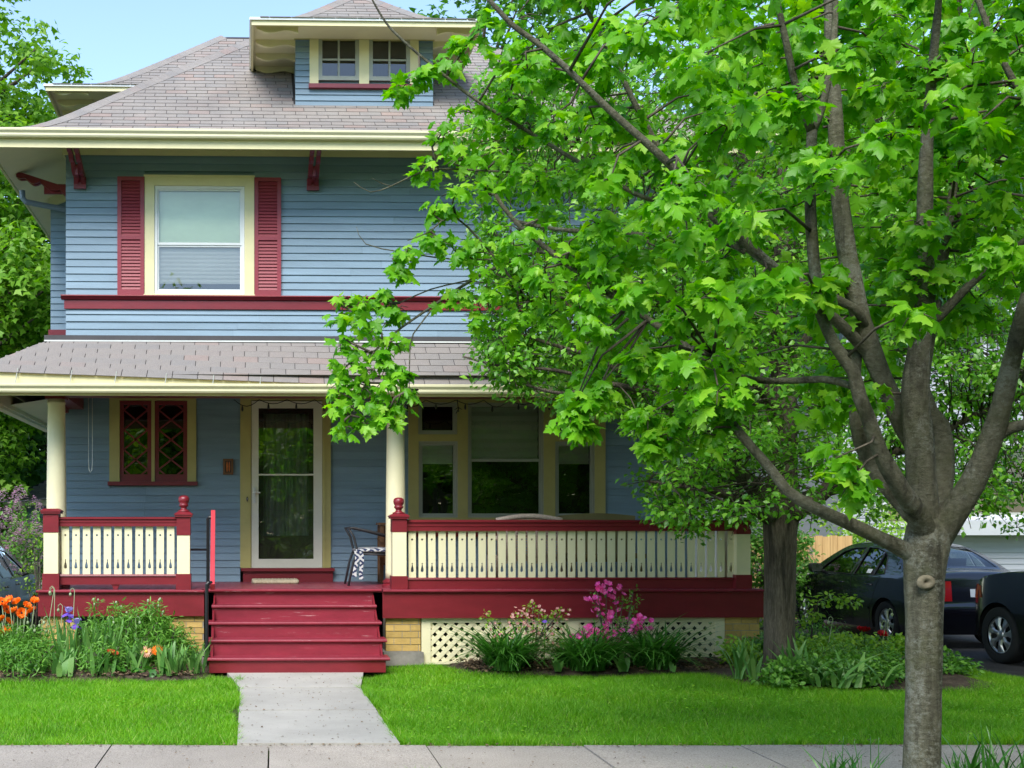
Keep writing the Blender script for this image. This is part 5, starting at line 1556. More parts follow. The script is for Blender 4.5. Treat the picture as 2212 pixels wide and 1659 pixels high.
mb.quad((nx0, NY + 9, -.15), (nx0, NY + .01, -.15), (nx0, NY + .01, NZ), (nx0, NY + 9, NZ)); mb.quad((nx1, NY + .01, -.15), (nx1, NY + 9, -.15), (nx1, NY + 9, NZ), (nx1, NY + .01, NZ)); mb.quad((nx1, NY + 9, -.15), (nx0, NY + 9, -.15), (nx0, NY + 9, NZ), (nx1, NY + 9, NZ))
nw = mb.build('wall', M['vinyl'], nb)
e = .118
for i in range(int((NZ - .1) / e)):
    a = .1 + i * e; b_ = a + e
    segs = [(nx0, nx1)]
    for h in nwins:
        if h[2] < b_ and h[3] > a:
            ns = []
            for s0, s1 in segs:
                if h[0] > s0 and h[0] < s1: ns.append((s0, h[0]))
                if h[1] < s1 and h[1] > s0: ns.append((h[1], s1))
                if h[1] <= s0 or h[0] >= s1: ns.append((s0, s1))
            segs = ns
    for s0, s1 in segs: MB().prism([(NY - .022, a), (NY + .01, a), (NY + .01, b_ + .006), (NY, b_ + .006)], 0, s0, s1).build('lap_board', M['vinyl'], nw)
part('corner_board', MB().box(nx0 - .03, nx0 + .07, NY - .035, NY + .005, -.1, NZ), 'vinyl_white', nb)
for a, b_, c, d_ in nwins:
    mb = MB(); sash_frame(mb, a - .07, b_ + .07, c - .07, d_ + .07, NY - .05, NY + .0, .07)
    w_ = mb.build('window', M['vinyl_white'], nb)
    mb = MB(); sash_frame(mb, a, b_, c, d_, NY - .03, NY + .02, .05); mb.box(a + .05, b_ - .05, NY - .025, NY + .015, (c+d_)/2 - .025, (c+d_)/2 + .025)
    mb.build('sash', M['grey_trim'], w_)
    MB().quad((a + .04, NY + .008, c + .04), (b_ - .04, NY + .008, c + .04), (b_ - .04, NY + .008, d_ - .04), (a + .04, NY + .008, d_ - .04)).build('pane', M['glass_dark'], w_)
    room_box(a, b_, c, d_, NY + .012, w_, .8)
# projecting sill box
part('box_bay', MB().prism([(NY - .55, az(1124, NY - .5, 2150)), (NY - .02, az(1118, NY - .5, 2150)), (NY - .02, az(1156, NY - .5, 2150)), (NY - .5, az(1156, NY - .5, 2150))], 0, ax(2074, NY - .5), ax(2300, NY - .5)), 'vinyl_white', nb)
rf = hip_roof('roof', nx0 - .45, nx1 + .45, NY - .45, NY + 9.5, NZ, [(0, 0), (1, .6), (6, 3.6)], nb)
rf.data.materials[0] = M['roof_dark']
part('fascia', MB().box(nx0 - .45, nx1 + .45, NY - .46, NY - .42, NZ - .17, NZ - .005), 'vinyl_white', nb)
part('soffit', MB().quad((nx0 - .44, NY - .42, NZ - .03), (nx1 + .44, NY - .42, NZ - .03), (nx1 + .44, NY + .0, NZ - .03), (nx0 - .44, NY + .0, NZ - .03)), 'vinyl_white', nb)

# blue garage seen past the porch
GY = 29
gx0, gx1 = ax(44, GY), ax(44, GY) + 5
ga = thing('garage', 'small blue outbuilding with hipped grey roof beyond the left porch column', 'garage', ((gx0 + gx1) / 2, GY + 2.5, 0))
gz_ = az(1082, GY, 60)
MB().box(gx0, gx1, GY, GY + 5, -.15, gz_ - .06).build('wall', M['siding'], ga)
for i in range(22):
    a = -.1 + i * .11
    if a + .11 > gz_ - .1: break
    MB().prism([(GY - .02, a), (GY - .0005, a), (GY - .0005, a + .11), (GY - .004, a + .11)], 0, gx0, gx1).build('clapboard', M['siding'], ga)
part('corner_board', MB().box(gx0 - .02, gx0 + .16, GY - .04, GY - .021, -.1, gz_ - .1), 'cream', ga)
gr = hip_roof('roof', gx0 - .35, gx1 + .35, GY - .35, GY + 5.35, gz_ + .03, [(0, 0), (.6, .33), (3, 1.85)], ga)
shingle_front(gx0 - .35, gx1 + .35, GY - .35, gz_ + .03, [(0, 0), (.6, .33), (3, 1.85)], 2.6, .14, gr)
part('fascia', MB().box(gx0 - .36, gx1 + .36, GY - .37, GY - .33, gz_ - .13, gz_ + .02), 'cream_light', ga)
part('soffit', MB().quad((gx0 - .35, GY - .34, gz_ - .07), (gx1 + .35, GY - .34, gz_ - .07), (gx1 + .35, GY, gz_ - .07), (gx0 - .35, GY, gz_ - .07)), 'soffit', ga)
part('bracket', MB().prism([(GY - .30, gz_ - .08), (GY - .02, gz_ - .08), (GY - .02, gz_ - .6), (GY - .07, gz_ - .6), (GY - .12, gz_ - .3), (GY - .30, gz_ - .15)], 0, gx0 + .02, gx0 + .12), 'cream_light', ga)
# ---------------------------------------------------------------- vegetation
def unit(a): return a / np.maximum(np.linalg.norm(a, axis=-1, keepdims=True), 1e-9)
def scatter_mesh(name, tv, tf, pos, tip, nrm, size, wid=None):
    """copies of a small template (x side, y towards the tip, z face normal) as one mesh of loose pieces"""
    tv = np.asarray(tv, float); tf = np.asarray(tf, int)
    tip = unit(tip); nrm = unit(nrm - tip * np.sum(nrm * tip, 1, keepdims=True)); sid = np.cross(tip, nrm)
    n, V = len(pos), len(tv)
    sz = size[:, None, None]
    sx = sz if wid is None else wid[:, None, None]
    P = pos[:, None, :] + sid[:, None, :] * tv[None, :, 0:1] * sx + tip[:, None, :] * tv[None, :, 1:2] * sz + nrm[:, None, :] * tv[None, :, 2:3] * sz
    F = (tf[None] + (np.arange(n) * V)[:, None, None]).reshape(-1, 3)
    return tri_mesh(name, P.reshape(-1, 3), F)
def join_tri(name, parts):
    P = []; F = []; o = 0
    for me in parts:
        v = np.empty(len(me.vertices) * 3, np.float32); me.vertices.foreach_get('co', v)
        l = np.empty(len(me.loops), np.int32); me.loops.foreach_get('vertex_index', l)
        P.append(v.reshape(-1, 3)); F.append(l.reshape(-1, 3) + o); o += len(me.vertices); bpy.data.meshes.remove(me)
    return tri_mesh(name, np.concatenate(P), np.concatenate(F))
def tri_mesh(name, P, F, smooth=False):
    me = bpy.data.meshes.new(name)
    me.vertices.add(len(P)); me.vertices.foreach_set('co', P.astype(np.float32).ravel())
    me.loops.add(F.size); me.loops.foreach_set('vertex_index', F.astype(np.int32).ravel())
    me.polygons.add(len(F)); me.polygons.foreach_set('loop_start', np.arange(0, F.size, 3, dtype=np.int32)); me.polygons.foreach_set('loop_total', np.full(len(F), 3, np.int32))
    if smooth: me.polygons.foreach_set('use_smooth', np.ones(len(F), bool))
    me.update(calc_edges=True)
    return me
def fan(outline, centre, z=lambda x, y: 0):
    v = [(centre[0], centre[1], z(*centre))] + [(x, y, z(x, y)) for x, y in outline]
    n = len(outline)
    return v, [(0, 1 + i, 1 + (i + 1) % n) for i in range(n)]
half = [(.03, 0), (.16, -.04), (.37, -.13), (.34, .03), (.45, .07), (.41, .15), (.67, .31), (.52, .36), (.52, .46), (.25, .42), (.23, .55), (.31, .68), (.16, .70), (.10, .84)]
MAPLE = fan(half + [(0, 1.02)] + [(-x, y) for x, y in half[::-1]], (0, .26), lambda x, y: -.35 * abs(x) ** 1.3 - .22 * max(0, y - .2) ** 2 + .05 * sin(9 * x))
MAPLE_B = fan(half + [(0, 1.02)] + [(-x, y) for x, y in half[::-1]], (0, .26), lambda x, y: -.75 * abs(x) ** 1.2 - .45 * max(0, y - .2) ** 2 + .09 * sin(11 * x + 3 * y))
MAPLE_S = ([(0, 0, .0), (.56, .26, -.14), (.24, .50, -.02), (0, 1, -.16), (-.24, .50, -.02), (-.56, .26, -.14)], [(0, 1, 2), (0, 2, 3), (0, 3, 4), (0, 4, 5)])
OVATE_S = ([(0, 0, 0), (.30, .42, .09), (0, 1, -.10), (-.30, .42, .09), (0, .48, .0)], [(0, 1, 4), (1, 2, 4), (0, 4, 3), (4, 2, 3)])
OVATE = ([(0, 0, 0), (0, .5, .03), (0, 1, -.10), (.24, .25, .07), (.30, .52, .08), (.15, .82, .02), (-.24, .25, .07), (-.30, .52, .08), (-.15, .82, .02)],
         [(0, 3, 1), (3, 4, 1), (1, 4, 5), (1, 5, 2), (0, 1, 6), (6, 1, 7), (1, 8, 7), (1, 2, 8)])
LANCE = ([(0, 0, 0), (0, .5, .02), (0, 1, -.16), (.10, .35, .04), (-.10, .35, .04), (.075, .7, -.02), (-.075, .7, -.02)], [(0, 3, 1), (0, 1, 4), (3, 5, 1), (1, 6, 4), (1, 5, 2), (1, 2, 6)])
DIAM = ([(0, 0, 0), (.32, .45, .06), (0, 1, -.08), (-.32, .45, .06)], [(0, 1, 2), (0, 2, 3)])

def bark_mat(name, a, b_, c, furrow=(10, 10, 2.2), spots=None, bump=.6, streak=.5, rings=False):
    m, nt, bs = _new(name); L = nt.links
    tc = N(nt, 'ShaderNodeTexCoord'); mp = N(nt, 'ShaderNodeMapping'); mp.inputs['Scale'].default_value = furrow; L.new(tc.outputs['Object'], mp.inputs[0])
    n1 = N(nt, 'ShaderNodeTexNoise', Scale=2.6, Detail=12.0, Roughness=.78, Distortion=.12); L.new(mp.outputs[0], n1.inputs['Vector'])
    r = ramp(nt, [(.30, a), (.5, b_), (.70, c)]); L.new(n1.outputs['Fac'], r.inputs[0]); cur = r.outputs[0]
    mp3 = N(nt, 'ShaderNodeMapping'); mp3.inputs['Scale'].default_value = (9, 9, 1.1); L.new(tc.outputs['Object'], mp3.inputs[0])
    n3 = N(nt, 'ShaderNodeTexNoise', Scale=1.0, Detail=7.0, Roughness=.65, Distortion=.35); L.new(mp3.outputs[0], n3.inputs['Vector'])
    r3 = ramp(nt, [(.36, (1 - streak, 1 - streak, 1 - streak * .98)), (.50, (1, 1, 1)), (.7, (1.18, 1.17, 1.14))]); L.new(n3.outputs['Fac'], r3.inputs[0])
    mm = mixc(nt, 'MULTIPLY', 1); L.new(cur, mm.inputs[6]); L.new(r3.outputs[0], mm.inputs[7]); cur = mm.outputs[2]
    height = n1.outputs['Fac']
    if spots:
        n2 = N(nt, 'ShaderNodeTexNoise', Scale=34.0, Detail=7.0, Roughness=.8); L.new(tc.outputs['Object'], n2.inputs['Vector'])
        n4 = N(nt, 'ShaderNodeTexNoise', Scale=3.2, Detail=4.0, Roughness=.6); L.new(tc.outputs['Object'], n4.inputs['Vector'])
        av = N(nt, 'ShaderNodeMath', operation='MULTIPLY_ADD'); av.inputs[1].default_value = .9; L.new(n4.outputs['Fac'], av.inputs[0]); L.new(n2.outputs['Fac'], av.inputs[2])
        r2 = ramp(nt, [(.53, (0, 0, 0)), (.60, (.8, .8, .8))]); sc_ = N(nt, 'ShaderNodeMath', operation='MULTIPLY'); sc_.inputs[1].default_value = .52; L.new(av.outputs[0], sc_.inputs[0]); L.new(sc_.outputs[0], r2.inputs[0])
        m2 = mixc(nt); L.new(r2.outputs[0], m2.inputs[0]); L.new(cur, m2.inputs[6]); m2.inputs[7].default_value = (*spots, 1); cur = m2.outputs[2]
        # greenish algae film
        n5 = N(nt, 'ShaderNodeTexNoise', Scale=5.0, Detail=6.0, Roughness=.7); L.new(tc.outputs['Object'], n5.inputs['Vector'])
        r5 = ramp(nt, [(.48, (0, 0, 0)), (.72, (.55, .55, .55))]); L.new(n5.outputs['Fac'], r5.inputs[0])
        m5 = mixc(nt); L.new(r5.outputs[0], m5.inputs[0]); L.new(cur, m5.inputs[6]); m5.inputs[7].default_value = (.085, .095, .035, 1); cur = m5.outputs[2]
    L.new(cur, bs.inputs['Base Color']); bs.inputs['Roughness'].default_value = .9; bs.inputs['Specular IOR Level'].default_value = .2
    ad_ = N(nt, 'ShaderNodeMath', operation='ADD'); L.new(n1.outputs['Fac'], ad_.inputs[0]); L.new(n3.outputs['Fac'], ad_.inputs[1])
    bp = N(nt, 'ShaderNodeBump', Strength=bump, Distance=.03); L.new(ad_.outputs[0], bp.inputs['Height']); L.new(bp.outputs[0], bs.inputs['Normal'])
bark_mat('bark_maple', (.074, .069, .045), (.158, .150, .104), (.255, .245, .185), (9, 9, 14), (.29, .295, .245), 1.0, .6)
bark_mat('bark_pear', (.046, .037, .027), (.125, .104, .078), (.235, .205, .160), (30, 30, 3.2), None, 1.0, .6)
bark_mat('twig', (.05, .04, .03), (.10, .085, .065), (.16, .14, .11), (20, 20, 20), None, .2)
leafmat('leaf_maple', [(0, (0.085, 0.288, 0.009)), (.4, (0.137, 0.396, 0.013)), (.75, (0.208, 0.492, 0.022)), (1, (0.338, 0.600, 0.050))], .48, .40)
leafmat('leaf_pear', [(0, (0.072, 0.232, 0.013)), (.5, (0.130, 0.354, 0.024)), (.85, (0.202, 0.451, 0.042)), (1, (0.312, 0.549, 0.077))], .42, .32, .5)
leafmat('leaf_far', [(0, (0.125, 0.287, 0.016)), (.5, (0.200, 0.402, 0.026)), (1, (0.325, 0.529, 0.050))], .45, .5)
leafmat('leaf_mid', [(0, (.090, .230, .014)), (.5, (.150, .330, .024)), (1, (.260, .450, .055))], .45, .5)
leafmat('leaf_dark', [(0, (0.035, 0.120, 0.014)), (.6, (0.064, 0.184, 0.022)), (1, (0.120, 0.288, 0.039))], .35, .5)
leafmat('leaf_iris', [(0, (0.081, 0.213, 0.046)), (.6, (0.128, 0.291, 0.066)), (1, (0.216, 0.383, 0.101))], .3, .4)
leafmat('leaf_lily', [(0, (0.030, 0.121, 0.014)), (.6, (0.057, 0.203, 0.024)), (1, (0.115, 0.311, 0.047))], .3, .35, .5)
leafmat('leaf_bush', [(0, (0.064, 0.190, 0.021)), (.6, (0.118, 0.301, 0.036)), (1, (0.216, 0.440, 0.068))], .35, .4)
leafmat('leaf_lime', [(0, (0.149, 0.308, 0.026)), (.6, (0.254, 0.458, 0.039)), (1, (0.404, 0.601, 0.078))], .4, .4)
leafmat('grass_blade', [(0, (0.091, 0.286, 0.006)), (.35, (0.140, 0.385, 0.010)), (.75, (0.196, 0.462, 0.016)), (.93, (0.282, 0.528, 0.040)), (1, (0.440, 0.528, 0.140))], .40, .45)
leafmat('lilac_pink', [(0, (0.475, 0.260, 0.400)), (.6, (0.650, 0.416, 0.550)), (1, (0.825, 0.611, 0.700))], .3, .6)
leafmat('petal_orange', [(0, (.82, .15, .006)), (.6, (.90, .22, .010)), (1, (.95, .33, .03))], .35, .5)
leafmat('petal_purple', [(0, (.13, .05, .42)), (1, (.26, .13, .62))], .3, .5)
leafmat('petal_lilac', [(0, (.36, .30, .68)), (1, (.48, .42, .80))], .3, .5)
leafmat('petal_pink', [(0, (.75, .06, .38)), (.5, (.90, .14, .52)), (1, (.92, .30, .66))], .40, .5)
leafmat('petal_pale', [(0, (.62, .22, .22)), (.6, (.75, .42, .38)), (1, (.80, .62, .50))], .3, .5)
leafmat('petal_red', [(0, (.38, .004, .010)), (1, (.60, .012, .02))], .3, .5)
leafmat('petal_coral', [(0, (.75, .06, .02)), (1, (.88, .14, .06))], .3, .5)
leafmat('petal_cream', [(0, (.80, .42, .25)), (1, (.85, .62, .48))], .3, .5)
_m = M['grass_blade']; _nt = _m.node_tree; _b = _nt.nodes['Principled BSDF']
_src = _b.inputs['Base Color'].links[0].from_socket
_tc = N(_nt, 'ShaderNodeTexCoord'); _n = N(_nt, 'ShaderNodeTexNoise', Scale=1.1, Detail=5.0, Roughness=.6); _nt.links.new(_tc.outputs['Object'], _n.inputs['Vector'])
_r = ramp(_nt, [(.30, (.74, .82, .80)), (.5, (1, 1, 1)), (.70, (1.22, 1.08, 1.0))]); _nt.links.new(_n.outputs['Fac'], _r.inputs[0])
_mx = mixc(_nt, 'MULTIPLY', 1.0); _nt.links.new(_src, _mx.inputs[6]); _nt.links.new(_r.outputs[0], _mx.inputs[7])
_nt.links.new(_mx.outputs[2], _b.inputs['Base Color'])
for _n2 in _nt.nodes:
    if _n2.type == 'HUE_SAT': _nt.links.new(_mx.outputs[2], _n2.inputs['Color'])
plain('bud', (.28, .36, .20), .6); plain('stamen', (.02, .015, .02), .8); plain('yellow_eye', (.75, .50, .06), .7)

from mathutils import noise as _noise
def nz_noise(v): return _noise.noise(v)
# ---- branches: lists of (x, y, depth, radius in view pixels)
def branch_pts(P):
    pts = []; rad = []
    for x, y, Y, r in P: pts.append(at(x, y, Y)); rad.append(r * Y / FO / math.hypot(1, (x - CX) / FO) * .97)
    out = []; ro = []
    for i in range(len(pts) - 1):
        p0 = pts[max(i-1, 0)]; p1, p2 = pts[i], pts[i+1]; p3 = pts[min(i+2, len(pts)-1)]
        n = max(2, int((p2 - p1).length / .09))
        for k in range(n):
            t = k / n
            q = .5 * (2*p1 + (p2-p0)*t + (2*p0-5*p1+4*p2-p3)*t*t + (3*p1-p0-3*p2+p3)*t**3)
            out.append(q); ro.append(rad[i] + (rad[i+1]-rad[i]) * t)
    out.append(pts[-1]); ro.append(rad[-1])
    return out, ro
def limb(name, P, mat, parent, n=12, wob=.04):
    pts, rad = branch_pts(P)
    rad = [r * (1 + R.uniform(-wob, wob)) for r in rad]
    me = MB().tube(pts, rad, n).mesh(name, True)
    if n >= 16:
        me.update()
        nv = len(me.vertices); nn = [v.normal.copy() for v in me.vertices]
        for v, q in zip(me.vertices, nn):
            a_ = nz_noise(v.co * 5.0) * .55 + nz_noise(Vector((v.co.x * 16, v.co.y * 16, v.co.z * 5))) * .35
            v.co += q * a_ * (.016 if name == 'trunk' else .008)
    put(name, me, M[mat], parent)
    return pts

def leaf_cloud(centres, radii, per, size, droop=.5, flat=.6, jitter=.35, face=.0, outward=None):
    """leaf positions, tips and normals for clusters"""
    c = np.array([tuple(p) for p in centres]); r = np.array(radii, float)
    idx = np.repeat(np.arange(len(c)), per)
    d = unit(NR.normal(size=(len(idx), 3)))
    rr = r[idx] * NR.random(len(idx)) ** .45
    off = d * rr[:, None]; off[:, 2] *= flat
    pos = c[idx] + off
    out = off.copy(); out[:, 2] *= .2
    tip = unit(unit(out + 1e-6) * .7 + NR.normal(size=off.shape) * jitter + np.array([0, 0, -droop]))
    nrm = unit(np.array([0, -face, 1.0]) + unit(out + 1e-6) * .5 + NR.normal(size=off.shape) * .45)
    s = size[0] + (size[1] - size[0]) * NR.random(len(idx))
    return pos, tip, nrm, s

# ================= street maple in the foreground
TY = 6.8
tree = thing('maple_tree', 'young street maple with smooth grey trunk forking into many limbs in the foreground', 'tree', tuple(at(1990, 1775, TY).xy) + (-.02,))
limbs = []
trunk = limb('trunk', [(1988, 1815, TY, 70), (1990, 1760, TY, 52), (1990, 1720, TY, 46), (1992, 1660, TY, 43.5), (1995, 1500, TY, 42.5), (1997, 1360, TY, 44), (1998, 1250, TY, 48), (2000, 1185, TY, 55), (2004, 1140, TY + .02, 50), (2006, 1110, TY + .05, 30)], 'bark_maple', tree, 36, .006)
# pruning scar on the trunk
kr = .122; kp = at(2002, 1258, TY - kr); kp.y = TY
mb = MB()
vs = []; n = 18
for r_, y_ in ((.056, .012), (.048, .001), (.036, -.003), (.020, .000), (.011, .012), (.002, .018)):
    for k in range(n): a = 2*pi*k/n; vs.append((kp.x + r_*1.0*cos(a), kp.y - kr - .004 + y_, kp.z + r_*.78*sin(a)))
mb.add(vs, [(i*n+k, i*n+(k+1) % n, (i+1)*n+(k+1) % n, (i+1)*n+k) for i in range(5) for k in range(n)])
paint('scar', (.19, .165, .115), .9, .2, (30, 30, 30), .4, 80)
mb.build('pruning_scar', M['scar'], tree, True)
def L_(P, n=12): limbs.append(limb('limb', P, 'bark_maple', tree, n))
L_([(2000, 1245, 6.88, 30), (2018, 1172, 6.84, 37), (2054, 1116, 6.74, 36), (2100, 1045, 6.65, 31), (2138, 955, 6.55, 28), (2165, 870, 6.45, 25), (2190, 760, 6.35, 23), (2222, 640, 6.2, 20), (2260, 480, 6.1, 17), (2280, 300, 6.0, 13)], 16)
L_([(2135, 955, 6.55, 18), (2180, 925, 6.5, 16), (2240, 910, 6.4, 14), (2330, 860, 6.3, 10)])
L_([(2000, 1240, 6.88, 30), (1998, 1150, 6.82, 38), (1992, 1060, 6.8, 35), (1984, 950, 6.78, 34), (1976, 850, 6.75, 32), (1984, 760, 6.72, 27), (1998, 640, 6.7, 24), (1998, 500, 6.68, 20), (2000, 350, 6.65, 16), (2012, 180, 6.6, 12), (2030, -20, 6.5, 8)], 16)
L_([(2000, 700, 6.7, 15), (2030, 682, 6.68, 13), (2095, 615, 6.6, 11), (2160, 560, 6.5, 9), (2240, 500, 6.4, 6)])
L_([(2020, 1150, 7.0, 28), (2038, 1020, 7.1, 26), (2030, 920, 7.15, 24), (1990, 840, 7.2, 20), (2030, 600, 7.3, 14), (2060, 400, 7.4, 10), (2075, 200, 7.5, 7)])
L_([(1990, 985, 7.0, 27), (1935, 880, 7.02, 25), (1885, 765, 7.05, 24), (1850, 650, 7.08, 24), (1826, 520, 7.1, 22), (1812, 400, 7.1, 20), (1805, 270, 7.12, 19), (1796, 120, 7.15, 16), (1790, -60, 7.2, 12)], 16)
L_([(2004, 1240, 6.88, 30), (1998, 1165, 6.80, 34), (1985, 1115, 6.70, 28), (1948, 1060, 6.58, 23), (1902, 978, 6.5, 19), (1877, 907, 6.45, 18), (1856, 854, 6.42, 17), (1842, 800, 6.4, 16), (1806, 750, 6.4, 14), (1775, 680, 6.4, 14), (1762, 600, 6.4, 14), (1753, 500, 6.4, 13.5), (1750, 400, 6.4, 13), (1754, 282, 6.4, 12)])
L_([(1754, 285, 6.4, 11), (1722, 200, 6.35, 9), (1700, 100, 6.3, 8), (1672, -30, 6.25, 6)])
L_([(1754, 285, 6.4, 11), (1778, 225, 6.42, 9), (1800, 100, 6.45, 8), (1806, -30, 6.5, 6)])
L_([(1985, 1130, 7.0, 22), (1905, 1040, 7.05, 18), (1858, 955, 7.08, 16), (1846, 870, 7.1, 14), (1850, 760, 7.1, 14)])
L_([(2000, 1222, 6.82, 27), (1962, 1192, 6.8, 24), (1900, 1162, 6.75, 18), (1824, 1126, 6.7, 17), (1753, 1094, 6.72, 15), (1700, 1059, 6.75, 13), (1668, 1017, 6.8, 12), (1601, 939, 6.9, 11), (1576, 905, 6.95, 10), (1530, 830, 7.0, 9), (1490, 755, 7.05, 8), (1400, 690, 7.1, 7.5), (1250, 590, 7.15, 6.5), (1116, 482, 7.2, 5.5), (1070, 420, 7.2, 4)])
L_([(1876, 716, 7.06, 9), (1862, 690, 7.0, 11), (1841, 663, 6.95, 11), (1760, 625, 7.0, 11.5), (1680, 585, 7.05, 12), (1600, 520, 7.1, 11), (1500, 430, 7.15, 9), (1440, 350, 7.2, 8), (1390, 260, 7.2, 7), (1330, 140, 7.2, 6.5), (1290, 60, 7.2, 5.5), (1235, -30, 7.2, 4.5)])
L_([(1610, 545, 7.05, 7), (1565, 524, 7.1, 6.5), (1450, 512, 7.15, 6), (1330, 503, 7.2, 5.5), (1200, 495, 7.25, 4.8), (1115, 478, 7.25, 4)])
L_([(1886, 782, 7.07, 13), (1850, 735, 7.02, 14), (1760, 650, 6.9, 13), (1650, 560, 6.8, 12), (1540, 450, 6.75, 10), (1420, 330, 6.7, 9), (1330, 250, 6.7, 8), (1209, 134, 6.7, 7), (1150, 85, 6.7, 6.5), (1102, 50, 6.7, 6), (1040, -20, 6.7, 5)])
L_([(1490, 430, 7.15, 6), (1400, 430, 7.2, 5.5), (1250, 350, 7.25, 5), (1123, 273, 7.3, 4.4), (1034, 220, 7.3, 4), (964, 166, 7.3, 3.6), (905, 118, 7.3, 3.2), (850, 68, 7.3, 2.8), (825, 36, 7.3, 2.4), (800, -8, 7.3, 1.8)], 8)
L_([(1360, 660, 7.15, 5), (1250, 560, 7.3, 4.5), (1160, 545, 7.4, 4.2), (1091, 569, 7.45, 4), (1021, 604, 7.5, 3.6), (958, 645, 7.5, 3.2), (891, 691, 7.5, 2.8), (850, 721, 7.5, 2.4), (804, 762, 7.5, 1.4)], 8)
L_([(850, 721, 7.5, 1.8), (826, 770, 7.5, 1.7), (790, 827, 7.48, 1.5), (757, 897, 7.46, 1.0)], 6)
L_([(945, 655, 7.5, 2), (893, 721, 7.45, 1.7), (885, 770, 7.42, 1.5), (884, 840, 7.4, 1)], 6)
L_([(1021, 604, 7.5, 2), (930, 625, 7.55, 1.6), (830, 665, 7.6, 1.4), (735, 660, 7.6, .9)], 6)
L_([(1105, 372, 7.3, 2.6), (946, 365, 7.35, 2.3), (893, 379, 7.35, 2), (845, 402, 7.35, 1.6), (800, 415, 7.35, 1.1), (764, 393, 7.35, .6)], 6)
L_([(845, 402, 7.35, 1.2), (822, 395, 7.35, .9), (803, 384, 7.35, .5)], 5)
L_([(1100, 560, 7.4, 2), (980, 560, 7.4, 1.8), (870, 545, 7.4, 1.5), (790, 527, 7.4, 1.1), (770, 490, 7.4, .6)], 6)
L_([(2280, 300, 6.0, 12), (2215, 215, 6.0, 10), (2165, 130, 6.0, 8), (2120, 20, 6.0, 7), (2100, -40, 6.0, 6)])
L_([(1852, 838, 6.44, 9), (1815, 826, 6.52, 9), (1776, 819, 6.6, 9), (1720, 822, 6.68, 8), (1650, 822, 6.8, 8), (1595, 812, 6.75, 7), (1540, 770, 6.7, 5)])
L_([(1085, 575, 7.45, 3), (985, 470, 7.35, 2.2), (930, 500, 7.3, 1.6), (880, 520, 7.3, 1)], 6)
allpts = np.array([tuple(p) for l in limbs for p in l])
# leaf clusters: hand placed towards the house, then filled out over the rest of the crown
CL = [(1010, 95, 7.3, 42), (965, 145, 7.3, 40), (915, 170, 7.3, 34), (868, 192, 7.3, 26), (1045, 60, 7.2, 40), (1085, 120, 7.2, 45), (1120, 40, 7.1, 50), (1150, 120, 7.1, 55),
      (960, 290, 7.35, 40), (930, 370, 7.35, 40), (1000, 345, 7.3, 50), (1065, 320, 7.3, 50), (985, 420, 7.3, 45), (1050, 410, 7.3, 50), (1110, 360, 7.25, 50), (950, 450, 7.35, 30), (1020, 245, 7.3, 45), (1090, 230, 7.3, 48),
      (880, 545, 7.35, 38), (930, 520, 7.35, 38), (985, 545, 7.35, 40), (860, 585, 7.38, 25), (1045, 545, 7.3, 45), (1110, 530, 7.25, 50),
      (975, 640, 7.5, 40), (1045, 620, 7.45, 45), (1110, 620, 7.4, 50), (1180, 610, 7.3, 55), (1040, 690, 7.5, 30), (1120, 690, 7.45, 38), (1190, 680, 7.4, 42),
      (750, 650, 7.6, 32), (735, 690, 7.58, 26), (790, 655, 7.55, 26), (830, 640, 7.55, 32), (855, 670, 7.5, 30), (775, 705, 7.55, 32), (820, 715, 7.5, 34), (855, 745, 7.48, 28), (735, 735, 7.55, 26), (770, 755, 7.52, 30), (815, 765, 7.5, 28),
      (745, 795, 7.5, 32), (790, 800, 7.48, 34), (840, 790, 7.46, 30), (735, 835, 7.5, 26), (780, 840, 7.48, 32), (830, 830, 7.45, 30), (870, 815, 7.43, 28), (885, 850, 7.42, 24), (860, 880, 7.42, 28), (815, 875, 7.45, 32), (765, 885, 7.46, 32), (735, 880, 7.48, 24), (745, 925, 7.46, 26), (790, 915, 7.46, 24), (840, 900, 7.44, 22),
      (1250, 860, 7.1, 40), (1230, 905, 7.1, 34), (1290, 850, 7.1, 40), (1255, 930, 7.1, 22), (1400, 905, 7.0, 45), (1440, 950, 7.0, 38), (1410, 965, 7.0, 28), (1480, 900, 6.9, 42), (1540, 940, 6.9, 36), (1570, 880, 6.9, 40)]
for gy in range(-100, 1120, 57):
    for gx in range(1150, 2360, 61):
        x = gx + R.uniform(-36, 36); y = gy + R.uniform(-32, 32)
        lim = np.interp(x, [1150, 1220, 1300, 1380, 1450, 1560, 1640, 1720, 1790, 1850, 1900, 1960, 2050, 2130, 2360], [620, 720, 860, 760, 930, 900, 800, 900, 1050, 1060, 930, 760, 680, 700, 780])
        if y > lim: continue
        keep = (.92 if x > 1880 else .80 if y < 600 else .66) if x > 1600 else (.62 if y < 600 else .56)
        if R.random() > keep: continue
        CL.append((x, y, R.uniform(5.7, 8.2) if x > 1350 else R.uniform(6.6, 7.7), R.uniform(38, 62)))
cen, rad = [], []
twigs = MB()
